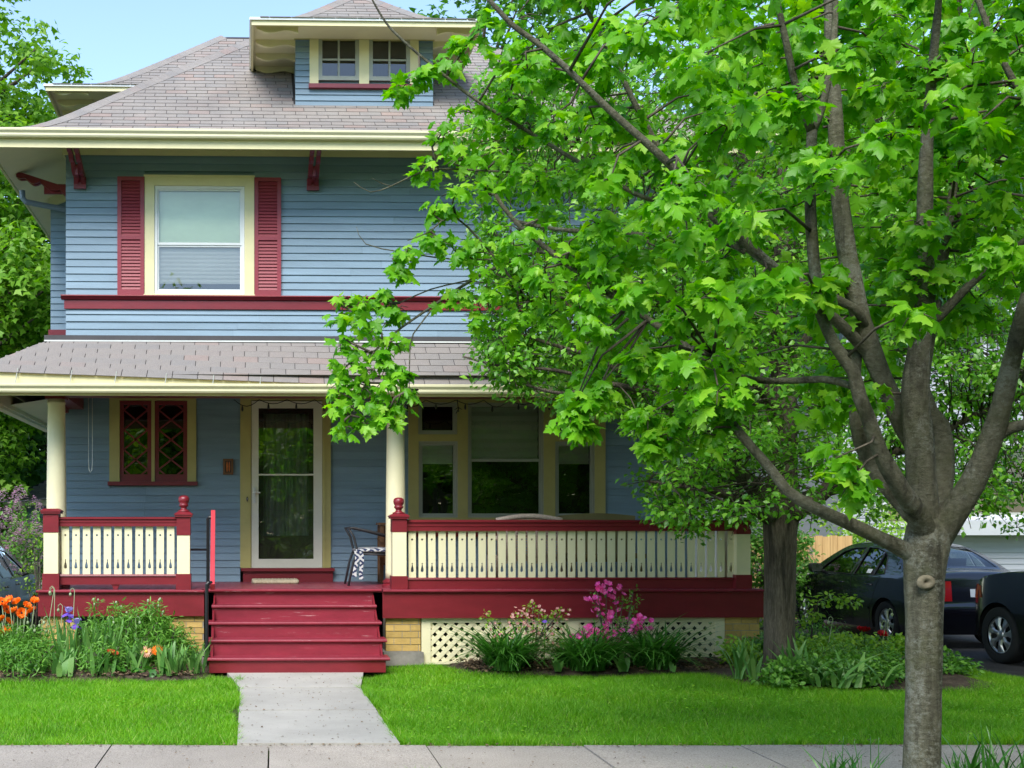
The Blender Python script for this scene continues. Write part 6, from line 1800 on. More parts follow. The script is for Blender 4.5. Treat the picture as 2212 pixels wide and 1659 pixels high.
# keep the main stems clear: clusters in front of them go behind
stems = []
for l in (limbs[0], limbs[2], limbs[5], limbs[6]):
    for q in l[::2]:
        t_ = q.x * sin(YAW) + q.y * cos(YAW)
        stems.append((CX + FO * (q.x * cos(YAW) - q.y * sin(YAW)) / t_, CY - FO * (q.z - EYE) / t_, q.y))
stems = np.array(stems)
for i_, (x, y, Y, r) in enumerate(CL):
    if x < 1500: continue
    dd = np.hypot(stems[:, 0] - x, stems[:, 1] - y); j = int(dd.argmin())
    if dd[j] < 72 and Y < stems[j, 2] + .35 and R.random() < .66: CL[i_] = (x, y, stems[j, 2] + R.uniform(.45, 1.3), r)
for x, y, Y, r in CL:
    c = at(x, y, Y); cen.append(c); rad.append(r * Y / FO)
    d = np.linalg.norm(allpts - np.array(tuple(c)), axis=1); j = int(d.argmin()); q = Vector(allpts[j])
    if d[j] < 1.6:
        m_ = (q + c) / 2 + Vector((R.uniform(-.08, .08), R.uniform(-.08, .08), .10 * d[j]))
        twigs.tube([q, m_, c + Vector((0, 0, .03))], [.008 + .004 * d[j], .007, .004], 5)
        for k in range(3):
            e_ = c + Vector((R.gauss(0, 1), R.gauss(0, 1), R.gauss(-.1, .5))).normalized() * rad[-1] * .9
            twigs.tube([c, (c + e_) / 2 + Vector((0, 0, .02)), e_], [.004, .0035, .002], 4)
twigs.build('twigs', M['twig'], tree, True, kind='stuff')
per = np.array([13 if c_[0] < 905 and c_[1] > 600 else (19 if c_[0] < 1150 else 25) for c_ in CL])
pos, tip, nrm, s = leaf_cloud(cen, [r * 1.12 for r in rad], per, (.062, .130), .70, .75, .55, .30)
s = s * np.where(pos[:, 0] < 2.0, .80, 1.0)
h_ = len(pos) // 2; o_ = NR.permutation(len(pos)); A_, B_ = o_[:h_], o_[h_:]
put('crown', join_tri('crown', [scatter_mesh('c', *MAPLE, pos[A_], tip[A_], nrm[A_], s[A_]), scatter_mesh('c', *MAPLE_B, pos[B_], tip[B_], nrm[B_], s[B_])]), M['leaf_maple'], tree)

# ================= pear tree on the lawn
PY_ = 12.6
pear = thing('pear_tree', 'darker furrowed tree growing between the porch corner and the parked sedan', 'tree', tuple(at(1683, 1480, PY_).xy) + (-.02,))
plimbs = []
limb('trunk', [(1682, 1500, PY_, 46), (1683, 1450, PY_, 39), (1684, 1330, PY_, 36), (1685, 1210, PY_, 36), (1686, 1140, PY_, 40), (1688, 1085, PY_, 46), (1690, 1030, PY_, 36)], 'bark_pear', pear, 36, .008)
def PL(P, n=10): plimbs.append(limb('limb', P, 'bark_pear', pear, n))
PL([(1688, 1100, 12.6, 38), (1692, 980, 12.6, 33), (1692, 850, 12.65, 30), (1688, 700, 12.7, 26), (1692, 560, 12.7, 22), (1690, 420, 12.75, 17), (1700, 280, 12.8, 12), (1695, 130, 12.8, 7)], 14)
PL([(1665, 1110, 12.5, 24), (1625, 1050, 12.3, 19), (1560, 980, 12.0, 15), (1500, 905, 11.7, 12), (1420, 860, 11.4, 9), (1320, 830, 11.2, 6), (1220, 850, 11.1, 4), (1130, 830, 11.1, 2.5)])
PL([(1660, 1120, 12.4, 16), (1610, 1090, 12.0, 12), (1540, 1060, 11.7, 8), (1470, 1050, 11.5, 5), (1400, 1040, 11.4, 3)])
PL([(1712, 1110, 12.5, 24), (1760, 1080, 12.4, 20), (1830, 1020, 12.3, 17), (1900, 985, 12.2, 13), (1990, 960, 12.1, 10), (2100, 900, 12.0, 8), (2220, 850, 12, 5)])
PL([(1700, 1090, 12.8, 18), (1790, 1060, 13.2, 14), (1900, 1040, 13.5, 11), (2040, 1030, 13.7, 8), (2180, 1050, 13.8, 5), (2260, 1100, 13.8, 3)])
PL([(1690, 900, 12.6, 18), (1600, 780, 12.3, 14), (1500, 700, 12.0, 10), (1380, 640, 11.8, 7), (1260, 640, 11.6, 5), (1130, 650, 11.5, 3)])
PL([(1690, 800, 12.7, 16), (1780, 690, 12.6, 12), (1880, 600, 12.5, 9), (1990, 500, 12.4, 6), (2090, 420, 12.3, 4)])
PL([(1690, 680, 12.7, 14), (1600, 560, 12.5, 10), (1500, 460, 12.4, 8), (1390, 390, 12.3, 6), (1280, 330, 12.2, 4), (1150, 290, 12.2, 2.5)])
PL([(1690, 560, 12.7, 12), (1760, 440, 12.9, 9), (1830, 330, 13, 6), (1900, 200, 13.1, 4)])
PL([(1692, 480, 12.7, 10), (1620, 360, 12.8, 8), (1560, 240, 12.9, 6), (1500, 120, 13, 3)])
PL([(1692, 960, 12.6, 16), (1640, 860, 13.2, 12), (1560, 760, 13.8, 9), (1450, 700, 14.0, 6), (1300, 700, 13.9, 3)])
PL([(1420, 860, 11.4, 6), (1300, 780, 11.2, 5), (1180, 740, 11.2, 4), (1060, 700, 11.3, 2.5)])
PL([(1320, 830, 11.2, 5), (1200, 800, 11.1, 4), (1080, 790, 11.2, 3), (1000, 770, 11.3, 2)])
PL([(1692, 860, 12.6, 14), (1820, 800, 13.4, 11), (1960, 760, 14.0, 8), (2120, 700, 14.4, 5), (2240, 690, 14.5, 3)])
pp_ = np.array([tuple(p) for l in plimbs for p in l])
cen, rad = [], []
tw = MB()
left_lim = lambda y: np.interp(y, [60, 150, 260, 400, 560, 620, 700, 780, 860, 900, 960, 1010, 1060, 1120, 1180], [1250, 1060, 940, 1000, 1030, 1060, 1050, 1020, 1150, 1300, 1480, 1390, 1370, 1420, 1500])
n_try = 0
while len(cen) < 1650 and n_try < 60000:
    n_try += 1
    y = R.uniform(30, 1150); x = R.uniform(930, 2330)
    if x < left_lim(y) + R.uniform(0, 25): continue
    if y > 1130 and 1500 < x < 2080: continue
    if 1040 < y < 1140 and 1600 < x < 1840 and R.random() < .6: continue
    if y > 1000 and x > 1820 and R.random() < .30: continue
    if y < 120 and R.random() < .4: continue
    if len(cen) < 330:                                  # the low left skirt of the crown first
        if not (x < 1660 and 540 < y < 1140): continue
    t = R.uniform(-1, 1)
    Y = 12.6 + t * 2.2 * (1 - .5 * abs(x - 1650) / 750)
    if x < 1150: Y = R.uniform(11.0, 11.9)
    c = at(x, y, Y)
    d = np.linalg.norm(pp_ - np.array(tuple(c)), axis=1); j = int(d.argmin())
    if d[j] > 1.45: continue
    cen.append(c); rad.append(R.uniform(.14, .28))
    q = Vector(pp_[j])
    tw.tube([q, (q + c) / 2 + Vector((R.uniform(-.06, .06), R.uniform(-.06, .06), .05)), c], [.009, .006, .003], 4)
    for k in range(3):
        e_ = c + Vector((R.gauss(0, 1), R.gauss(0, 1), R.gauss(0, .7))).normalized() * rad[-1]
        tw.tube([c, e_], [.005, .003], 4)
tw.build('twigs', M['bark_pear'], pear, True, kind='stuff')
pos, tip, nrm, s = leaf_cloud(cen, rad, 52, (.050, .090), .35, .8, .6, .3)
put('crown', scatter_mesh('crown', *OVATE_S, pos, tip, nrm, s), M['leaf_pear'], pear)

# ================= trees farther off
def big_tree(name, label, base, height, crown_z, rx, rz, clumps, per, leaf, mat, bark, tmpl=MAPLE_S, seed=1, trunk_r=.3, group=None, clump_r=.55):
    rr = random.Random(seed)
    t = thing(name, label, 'tree', base, group)
    bx, by, bz = base
    mb = MB().tube([(bx, by, bz - .2), (bx + .02, by, bz + height * .25), (bx - .05, by + .05, bz + height * .55), (bx, by, bz + height * .9)], [trunk_r * 1.25, trunk_r, trunk_r * .7, trunk_r * .15], 12)
    mb.build('trunk', M[bark], t, True)
    cz = bz + crown_z
    cen, rad = [], []
    lm = MB()
    for i in range(clumps):
        d = Vector((rr.gauss(0, 1), rr.gauss(0, 1), rr.gauss(0, 1))).normalized()
        k = rr.random() ** .33
        lump = 1 + .22 * sin(d.x * 5 + seed) * sin(d.y * 4 + 2 * seed) + .18 * sin(d.z * 7 + seed)
        c = Vector((bx + d.x * rx * k * lump, by + d.y * rx * k * lump, cz + d.z * rz * k * lump))
        cen.append(c); rad.append(clump_r * rr.uniform(.6, 1.25))
        if i % 7 == 0:
            z0 = min(max(c.z - .5 * (c - Vector((bx, by, c.z))).length, bz + height * .22), bz + height * .85)
            lm.tube([(bx, by, z0), ((bx + c.x) / 2, (by + c.y) / 2, (z0 + c.z) / 2 + .2), c], [trunk_r * .28, trunk_r * .16, .02], 6)
    lm.build('limbs', M[bark], t, True, kind='stuff')
    pos, tip, nrm, s = leaf_cloud(cen, rad, per, leaf, .45, .7, .5, .3)
    put('crown', scatter_mesh('crown', *tmpl, pos, tip, nrm, s), M[mat], t)
    return t
big_tree('broadleaf_tree', 'tall bright green maple rising left of the house', (-7.6, 27.0, -.1), 13.5, 7.6, 4.5, 5.6, 1900, 50, (.115, .205), 'leaf_mid', 'bark_pear', MAPLE_S, 3, .34)
big_tree('broadleaf_tree', 'dark green tree low behind the garage and hatchback', (-8.0, 36.0, -.1), 11, 5.0, 5.6, 5.2, 1000, 40, (.18, .30), 'leaf_dark', 'bark_pear', MAPLE_S, 5, .3, clump_r=.7)
big_tree('broadleaf_tree', 'dark treetop showing over the ridge beside the front dormer', (8.2, 42.0, -.1), 19, 13.8, 6.2, 6.5, 700, 40, (.22, .36), 'leaf_dark', 'bark_pear', MAPLE_S, 8, .45, clump_r=.95)
big_tree('broadleaf_tree', 'leafy tree behind the gap between the two houses', (10.0, 31.0, -.1), 12, 7.5, 3.8, 5.5, 600, 40, (.15, .26), 'leaf_far', 'bark_pear', MAPLE_S, 11, .32, clump_r=.7)
big_tree('broadleaf_tree', 'tree standing tall behind the grey neighbouring house', (19.5, 37.0, -.1), 17, 12.0, 6.0, 6.5, 650, 40, (.2, .34), 'leaf_far', 'bark_pear', MAPLE_S, 14, .4, clump_r=.95)
big_tree('broadleaf_tree', 'leafy tree filling the gap right of the blue house roof', (13.2, 26.5, -.1), 12.5, 9.0, 3.6, 3.8, 520, 40, (.14, .25), 'leaf_far', 'bark_pear', MAPLE_S, 17, .3, clump_r=.65)
# trees across the street, mirrored in the windows; row and crowns enlarged to darken the porch
st0 = big_tree('street_tree', 'leafy tree across the street facing the left porch', (-10, -10.5, -.1), 12.5, 6.3, 5.0, 6.2, 520, 30, (.22, .36), 'leaf_far', 'bark_pear', MAPLE_S, 21, .3, 'trees across the street', .9)
for x, y, a, sc, lab in ((-3.2, -12, 1.1, 1.05, 'leafy tree across the street facing the diamond paned window'), (3.0, -10.5, 2.3, .95, 'leafy tree across the street facing the front door'), (9.5, -12.5, 3.6, 1.1, 'leafy tree across the street facing the triple window'), (16.5, -11, 4.4, 1.0, 'leafy tree across the street facing the driveway'), (23, -13, 5.2, 1.0, 'leafy tree across the street beyond the driveway'), (-17.5, -12, .6, 1.05, 'leafy tree across the street beyond the left neighbour'), (-6.6, -18.5, 2.9, 0.95, 'unseen second row tree added across the street to fill the left gap'), (-.2, -19.5, .3, 0.95, 'unseen second row tree added across the street opposite the walk'), (6.3, -18.5, 4.0, 0.95, 'unseen second row tree added across the street opposite the long railing'), (13, -19.5, 5.6, 0.95, 'unseen second row tree added across the street opposite the driveway'), (-13.8, -19, 1.9, 0.95, 'unseen second row tree added across the street far to the left')):
    copy_thing(st0, (x, y, -.1), a, lab, sc)  # second row is added to block the bright horizon in window reflections
# ---- shrubs
def shrub(name, label, base, rx, rz, clumps, per, leaf, mat, seed, flowers=None, stemmat='twig', tmpl=OVATE, clump_r=.2, cat='shrub', group=None):
    rr = random.Random(seed)
    t = thing(name, label, cat, base, group)
    bx, by, bz = base
    cen, rad = [], []; st = MB()
    for i in range(clumps):
        d = Vector((rr.gauss(0, 1), rr.gauss(0, 1), rr.gauss(.25, 1))).normalized(); k = rr.random() ** .4
        c = Vector((bx + d.x * rx * k, by + d.y * rx * k, bz + rz * (1.0 + d.z * k)))
        cen.append(c); rad.append(clump_r * rr.uniform(.7, 1.3))
        if i % 4 == 0: st.tube([(bx + rr.uniform(-.1, .1), by + rr.uniform(-.1, .1), bz - .05), ((bx + c.x) / 2, (by + c.y) / 2, bz + (c.z - bz) * .6), c], [.02, .012, .005], 5)
    st.build('stems', M[stemmat], t, True, kind='stuff')
    pos, tip, nrm, s = leaf_cloud(cen, rad, per, leaf, .2, .9, .6, .2)
    put('foliage', scatter_mesh('foliage', *tmpl, pos, tip, nrm, s), M[mat], t)
    if flowers:
        nf, fm, fl, sz = flowers; bl_ = []
        for i in range(nf):
            c = cen[rr.randrange(len(cen))] + Vector((rr.uniform(-.1, .1), rr.uniform(-.25, .05), rr.uniform(-.02, .15)))
            n_ = 46
            zz = NR.random(n_); rad_ = sz * (1 - zz) * .42
            a = NR.random(n_) * 2 * pi
            P = np.stack([c.x + rad_ * np.cos(a), c.y + rad_ * np.sin(a), c.z + zz * sz], 1)
            tp_ = np.stack([np.cos(a), np.sin(a), .3 + 0 * a], 1); nr_ = np.stack([np.cos(a) * .3, np.sin(a) * .3, 1 + 0 * a], 1)
            bl_.append(scatter_mesh('blossoms', *DIAM, P, tp_, nr_, np.full(n_, fl)))
        put('blossoms', join_tri('blossoms', bl_), M[fm], t, kind='stuff')
    return t
p = at(22, 1300, 17.6)
shrub('lilac_bush', 'lilac shrub thick with pale pink blossom behind the hatchback', (ax(22, 20.6), 20.6, -.1), 1.0, 1.15, 190, 20, (.05, .09), 'leaf_bush', 31, (190, 'lilac_pink', .040, .22), clump_r=.17)
shrub('lilac_bush', 'lilac shrub with mauve flower spikes in front of the cedar fence', (ax(1672, 19.6), 19.6, -.1), .62, 1.05, 140, 30, (.06, .10), 'leaf_bush', 33, (22, 'lilac_pink', .035, .18), clump_r=.2)
shrub('viburnum_bush', 'pale flowering shrub against the grey house wall', (ax(1870, 22.3), 22.3, -.1), .9, 1.25, 90, 26, (.06, .10), 'leaf_lime', 35, None, clump_r=.2)
shrub('young_shrub', 'thin young shrub with yellow green leaves left of the porch column', (ax(88, 17.4), 17.4, -.1), .30, 1.05, 26, 8, (.04, .07), 'leaf_lime', 36, None, clump_r=.14)

# ---- strap-leaved plants
def blades(cx, cy, cz, n, length, width, spread, droop, base_r=.05, mat='leaf_lily', seg=6, name='foliage', parent=None, up=1.0):
    a = NR.random(n) * 2 * pi; ln = length * (.6 + .55 * NR.random(n)); w = width * (.7 + .6 * NR.random(n))
    sp = spread * (.25 + .9 * NR.random(n)); dr = droop * (.5 + NR.random(n))
    br = base_r * np.sqrt(NR.random(n)); ba = NR.random(n) * 2 * pi
    bx = cx + br * np.cos(ba); by = cy + br * np.sin(ba)
    P = np.zeros((n, seg + 1, 2, 3))
    tw_ = NR.normal(size=n) * .5
    for k in range(seg + 1):
        t = k / seg
        h = ln * (up * t - dr * t * t * .55); o = ln * sp * (t * .5 + t * t * .6)
        ww = w * np.clip((1 - t) * 2.2, 0, 1) ** .7 * (.75 + .25 * np.sin(pi * min(1, t * 1.4)))
        sx = -np.sin(a + tw_); sy = np.cos(a + tw_)
        for j, q in enumerate((-.5, .5)):
            P[:, k, j, 0] = bx + o * np.cos(a) + q * ww * sx
            P[:, k, j, 1] = by + o * np.sin(a) + q * ww * sy
            P[:, k, j, 2] = cz + np.maximum(h, -.02)
    V = P.reshape(-1, 3); F = []
    for k in range(seg):
        F += [(2*k, 2*k+1, 2*k+3), (2*k, 2*k+3, 2*k+2)]
    F = (np.array(F)[None] + (np.arange(n) * (seg + 1) * 2)[:, None, None]).reshape(-1, 3)
    return put(name, tri_mesh(name, V, F, True), M[mat], parent)
def clump(name, label, o, Y, n, length, width, spread, droop, mat, base_r=.06, z=.04, cat='plant', group=None, up=1.0):
    x = ax(o, Y)
    t = thing(name, label, cat, (x, Y, z), group)
    blades(x, Y, z, n, length, width, spread, droop, base_r, mat, parent=t, up=up)
    return t
# daylilies before the lattice
clump('daylily', 'leftmost of the three daylily clumps before the lattice, arching dark green leaves', 1092, 13.40, 520, .80, .022, 1.05, 1.15, 'leaf_lily', .20, group='daylilies before the lattice')
clump('daylily', 'middle daylily clump under the pink azalea', 1262, 13.40, 560, .80, .024, 1.05, 1.15, 'leaf_lily', .26, group='daylilies before the lattice')
clump('daylily', 'broad leaved daylily clump nearest the brick pier by the tree', 1412, 13.45, 400, .82, .028, 1.05, 1.15, 'leaf_lily', .22, group='daylilies before the lattice')
# little hosta-like rosettes at the bed edge
for i, (o, Y, ln, lab) in enumerate(((1205, 13.15, .30, 'broad pale tulip leaves between the left and middle daylilies'), (1345, 13.12, .28, 'broad grey green leaves at the lawn edge below the pink azalea'), (1455, 13.1, .18, 'single pale upright leaf right of the daylilies'))):
    clump('tulip_leaves', lab, o, Y, 7 if i < 2 else 2, ln, .075, .7, .7, 'leaf_iris', .05)
# bed round the pear tree
clump('iris_clump', 'stiff iris fan left of the dark tree trunk', 1612, 12.45, 24, .50, .048, .45, .25, 'leaf_iris', .12)
clump('iris_clump', 'iris leaves at the foot of the dark tree trunk on its right', 1722, 12.2, 30, .56, .048, .55, .45, 'leaf_iris', .14)
clump('iris_clump', 'flopping iris leaves at the front edge of the right bed', 1800, 11.95, 40, .48, .052, .85, .95, 'leaf_iris', .25)
for i, (o, Y, rx, lab) in enumerate(((1690, 12.1, .30, 'small leafy weeds round the foot of the dark trunk'), (1770, 12.3, .42, 'mixed low greenery at the front of the right bed'), (1850, 12.35, .45, 'mixed low greenery left of the maple trunk'), (1930, 12.6, .42, 'mixed low greenery seen past the maple trunk'), (2010, 13.1, .40, 'low greenery right of the maple trunk by the driveway'))):
    shrub('low_greenery', lab, (ax(o, Y), Y, -.02), rx, .13, 46, 30, (.04, .075), 'leaf_bush', 80 + i, None, clump_r=.11, cat='ground cover')
clump('iris_clump', 'iris leaves between the dark trunk and the maple trunk', 1870, 12.0, 36, .46, .042, .85, .95, 'leaf_iris', .22)
for i, (o, Y, rx, n, lab) in enumerate(((1775, 13.7, .42, 60, 'lime green ground cover mound beside the dark trunk'), (1865, 13.6, .45, 66, 'lime green ground cover mound below the red poppies'), (1935, 13.4, .38, 50, 'lime green ground cover next to the maple trunk'), (1660, 14.0, .32, 30, 'low green leaves by the corner brick pier'), (1600, 13.4, .25, 22, 'bright young rosette beside the corner brick pier'))):
    x = ax(o, Y); shrub('ground_cover', lab, (x, Y, .0), rx, .185, n, 34, (.040, .075), 'leaf_lime' if i < 3 or i == 4 else 'leaf_bush', 50 + i, None, clump_r=.12, cat='ground cover')
for i, (o, Y, rx, rz, n, lab) in enumerate(((1810, 12.9, .45, .17, 46, 'feathery green perennial in front of the lime ground cover'), (1905, 12.8, .40, .16, 40, 'feathery green perennial next to the maple trunk'), (1768, 15.2, .36, .22, 40, 'loose rose bush with bronze tips behind the right bed'))):
    x = ax(o, Y); shrub('perennial', lab, (x, Y, .0), rx, rz, n, 26, (.05, .09), 'leaf_bush', 60 + i, None, tmpl=LANCE, clump_r=.14, cat='perennial')
# rose cane with young leaves
rc = thing('rose_cane', 'arching rose cane with pale young leaves in front of the sedan', 'plant', (ax(1752, 14.6), 14.6, 0))
cp = [at(1752, 1385, 14.6), at(1757, 1330, 14.6), at(1768, 1300, 14.58), at(1790, 1290, 14.55), at(1815, 1293, 14.5), at(1842, 1298, 14.5)]
MB().tube(cp, [.012, .010, .008, .007, .005, .003], 6).build('cane', M['bark_pear'], rc, True)
pos, tip, nrm, s = leaf_cloud([cp[1], cp[2], cp[3], cp[4], cp[5], at(1740, 1345, 14.6)], [.10, .13, .12, .13, .10, .1], 26, (.05, .08), .1, .8, .6, .3)
put('foliage', scatter_mesh('foliage', *OVATE, pos, tip, nrm, s), M['leaf_lime'], rc)

# ---- flowers
def petal_ring(n, ln, wd, cup, rows=4, ruffle=.0, z0=0, twist=0):
    """ring of curved petals about +z"""
    mb = MB()
    for i in range(n):
        a = 2 * pi * i / n + twist
        vs = []
        for r_ in range(rows + 1):
            t = r_ / rows
            w = wd * sin(pi * min(.92, .12 + t * .80)) 
            rad_ = ln * (t * cos(cup * (1 - .35 * t)) + .02); z = z0 + ln * t * sin(cup * (1 - .35 * t))
            for q in (-1, -.4, .4, 1):
                zz = z + ruffle * ln * sin(q * 7 + r_ * 2 + i) * t + .12 * ln * q * q * t
                vs.append((rad_ * cos(a) - q * w * sin(a), rad_ * sin(a) + q * w * cos(a), zz))
        mb.add(vs, [(r_*4+k, r_*4+k+1, (r_+1)*4+k+1, (r_+1)*4+k) for r_ in range(rows) for k in range(3)])
    return mb
poppy_me = MB(); a_ = petal_ring(4, .070, .060, 1.0, 6, .20); b_ = petal_ring(5, .076, .056, .60, 6, .24, 0, pi / 4); q_ = petal_ring(3, .05, .04, 1.2, 5, .25, .005, .5); poppy_me.add(q_.v, q_.f)
poppy_me.add(a_.v, a_.f); poppy_me.add(b_.v, b_.f)
poppy_o = poppy_me.mesh('flower', True); poppy_o.materials.append(M['petal_orange'])
poppy_r = poppy_me.mesh('flower', True); poppy_r.materials.append(M['petal_red'])
eye_me = MB().lathe([(.004, 0), (.018, .004), (.022, .018), (.014, .03), (.002, .034)], (0, 0, 0), 10).mesh('eye', True); eye_me.materials.append(M['stamen'])
bud_me = MB().lathe([(.003, -.022), (.013, -.014), (.017, 0), (.014, .012), (.004, .022)], (0, 0, 0), 10).mesh('bud', True); bud_me.materials.append(M['bud'])
def stalk(t, p0, p1, r=.005, bend=(0, 0, 0), mat='leaf_bush'):
    p0, p1 = Vector(p0), Vector(p1); m_ = (p0 + p1) / 2 + Vector(bend)
    MB().tube([p0, (p0 * .5 + m_ * .5), m_, (p1 * .5 + m_ * .5), p1], r, 5).build('stem', M[mat], t, True)
def nod_bud(t, o, y, Y, base):
    """nodding bud on a hooked hairy stem"""
    p = at(o, y, Y); s = R.choice((-1, 1))
    MB().tube([base, (base + p) / 2 + Vector((s * .03, 0, .06)), p + Vector((s * .05, 0, .05)), p + Vector((s * .025, 0, .075)), p + Vector((0, 0, .055)), p + Vector((0, 0, .02))], .0045, 5).build('stem', M['bud'], t, True)
    put('bud', bud_me, None, t, loc=p, rot=(pi, 0, 0))
# orange poppies
PYY = 13.55
pop = thing('poppy_plant', 'clump of big orange poppies at the edge of the picture', 'flowers', (ax(20, PYY), PYY, .03))
for i, (o, y) in enumerate(((4, 1302), (20, 1298), (38, 1302), (12, 1318), (30, 1322), (57, 1310), (75, 1300), (70, 1322), (46, 1325), (4, 1340), (18, 1345), (2, 1372), (14, 1362), (-20, 1310), (-30, 1335))):
    Y = PYY + R.uniform(-.15, .2); p = at(o, y, Y)
    rot = (R.uniform(.1, 1.25), R.uniform(-.6, .6), R.uniform(-1.5, 1.5))
    put('flower', poppy_o, None, pop, loc=p, rot=rot, scl=(R.uniform(.72, 1.0), R.uniform(.72, 1.0), R.uniform(.7, 1.0)))
    d = Euler(rot).to_matrix() @ Vector((0, 0, .012)); put('eye', eye_me, None, pop, loc=p + d, rot=rot, scl=.6)
    stalk(pop, (ax(o * .7 + 8, Y), Y + .1, .03), p, .006, (R.uniform(-.04, .04), 0, 0), 'bud')
for o, y in ((108, 1250 + 30), (60, 1345), (85, 1352), (75, 1362), (95, 1345), (100, 1362), (36, 1370), (52, 1388)):
    nod_bud(pop, o, y, PYY - .05, Vector((ax(o * .7 + 15, PYY), PYY, .05)))
blades(ax(25, PYY), PYY, .03, 420, .60, .014, .40, .35, .34, 'leaf_bush', parent=pop)
pos, tip, nrm, s = leaf_cloud([Vector((ax(o, Y), Y, z)) for o, Y, z in [(R.uniform(-40, 120), PYY + R.uniform(-.3, .3), R.uniform(.12, .48)) for _ in range(80)]], [.14] * 80, 34, (.05, .10), .1, .9, .5, .3)
put('foliage', scatter_mesh('foliage', *LANCE, pos, tip, nrm, s), M['leaf_bush'], pop)
# tall poppy buds against the skirt board
tb = thing('poppy_buds', 'tall nodding poppy buds before the maroon skirt board', 'flowers', (ax(115, 13.7), 13.7, .03))
for o, y in ((109, 1283), (152, 1284), (126, 1318), (245, 1345), (302, 1345)): nod_bud(tb, o, y, 13.7, Vector((ax(o + R.uniform(-6, 12), 13.7), 13.7, .05)))
# irises
iris_me = MB(); st_ = petal_ring(3, .065, .036, 1.25, 5, .05, .01); iris_me.add(st_.v, st_.f)
fl_ = petal_ring(3, .075, .034, -.95, 5, .06, .005, pi / 3); iris_fall = MB().add(fl_.v, fl_.f).mesh('falls', True); iris_fall.materials.append(M['petal_purple'])
iris_std = iris_me.mesh('standards', True); iris_std.materials.append(M['petal_lilac'])
ir = thing('iris', 'purple bearded irises with sword leaves before the porch skirt', 'flowers', (ax(160, 13.4), 13.4, .03))
for o, y, sc in ((146, 1325, 1.25), (150, 1338, 1.0), (164, 1350, 1.3)):
    p = at(o, y, 13.35)
    put('flower', iris_std, None, ir, loc=p, rot=(.15, .1, R.uniform(0, 2)), scl=sc); put('falls', iris_fall, None, ir, loc=p, rot=(.1, 0, R.uniform(0, 2)), scl=sc)
    stalk(ir, (ax(o + 4, 13.4), 13.4, .03), p, .008)
blades(ax(165, 13.35), 13.35, .03, 46, .72, .045, .28, .12, .22, 'leaf_iris', parent=ir)
for i, (o, Y, n, ln, w, sp, lab) in enumerate(((235, 13.4, 40, .66, .040, .32, 'iris leaves in front of the peony bush'), (140, 12.95, 14, .36, .070, .45, 'broad upright tulip leaves at the front left of the bed'), (222, 12.95, 18, .36, .055, .55, 'broad leaves left of the coral gerbera'), (300, 13.2, 26, .46, .035, .5, 'strap leaves behind the gerberas'), (365, 13.0, 34, .44, .050, .45, 'light green sword leaves next to the steps'), (415, 13.15, 30, .40, .036, .5, 'narrow leaves at the corner of the bottom step'), (395, 13.9, 40, .55, .016, .55, 'dark grassy tuft before the brick pier'), (65, 13.0, 12, .26, .070, .7, 'pale broad leaves at the lawn edge by the poppies'))):
    clump('sword_leaves', lab, o, Y, n, ln, w, sp, .3 if i not in (7, 6) else .8, 'leaf_iris' if i != 6 else 'leaf_lily', .14)
# peony bush
pe = shrub('peony_bush', 'dark leafy peony bush with small buds before the porch skirt', (ax(275, 13.9), 13.9, .0), .62, .36, 130, 26, (.06, .11), 'leaf_bush', 71, None, tmpl=LANCE, clump_r=.13)
for k in range(16):
    p = at(R.uniform(200, 370), R.uniform(1290, 1330), 13.8); put('bud', bud_me, None, pe, loc=p, scl=.8)
    stalk(pe, (p.x + R.uniform(-.05, .05), 13.85, .35), p, .004)
    q, t_, n_, s_2 = leaf_cloud([p - Vector((0, 0, .05)), p - Vector((.02, 0, .12))], [.05, .07], 7, (.06, .10), -.1, .9, .5, .3)
    put('foliage', scatter_mesh('foliage', *LANCE, q, t_, n_, s_2), M['leaf_bush'], pe)
shrub('peony_bush', 'lower peony bush touching the brick pier left of the steps', (ax(362, 13.8), 13.8, .0), .38, .27, 70, 26, (.06, .11), 'leaf_bush', 72, None, tmpl=LANCE, clump_r=.12)
shrub('lily_stems', 'whorled lily stems in the middle of the left flower bed', (ax(222, 13.15), 13.15, .0), .30, .20, 40, 24, (.05, .08), 'leaf_bush', 73, None, tmpl=LANCE, clump_r=.10)
shrub('feathery_perennial', 'feathery perennial foliage below the orange poppies', (ax(70, 13.2), 13.2, .0), .48, .20, 70, 26, (.05, .09), 'leaf_bush', 74, None, tmpl=LANCE, clump_r=.12)
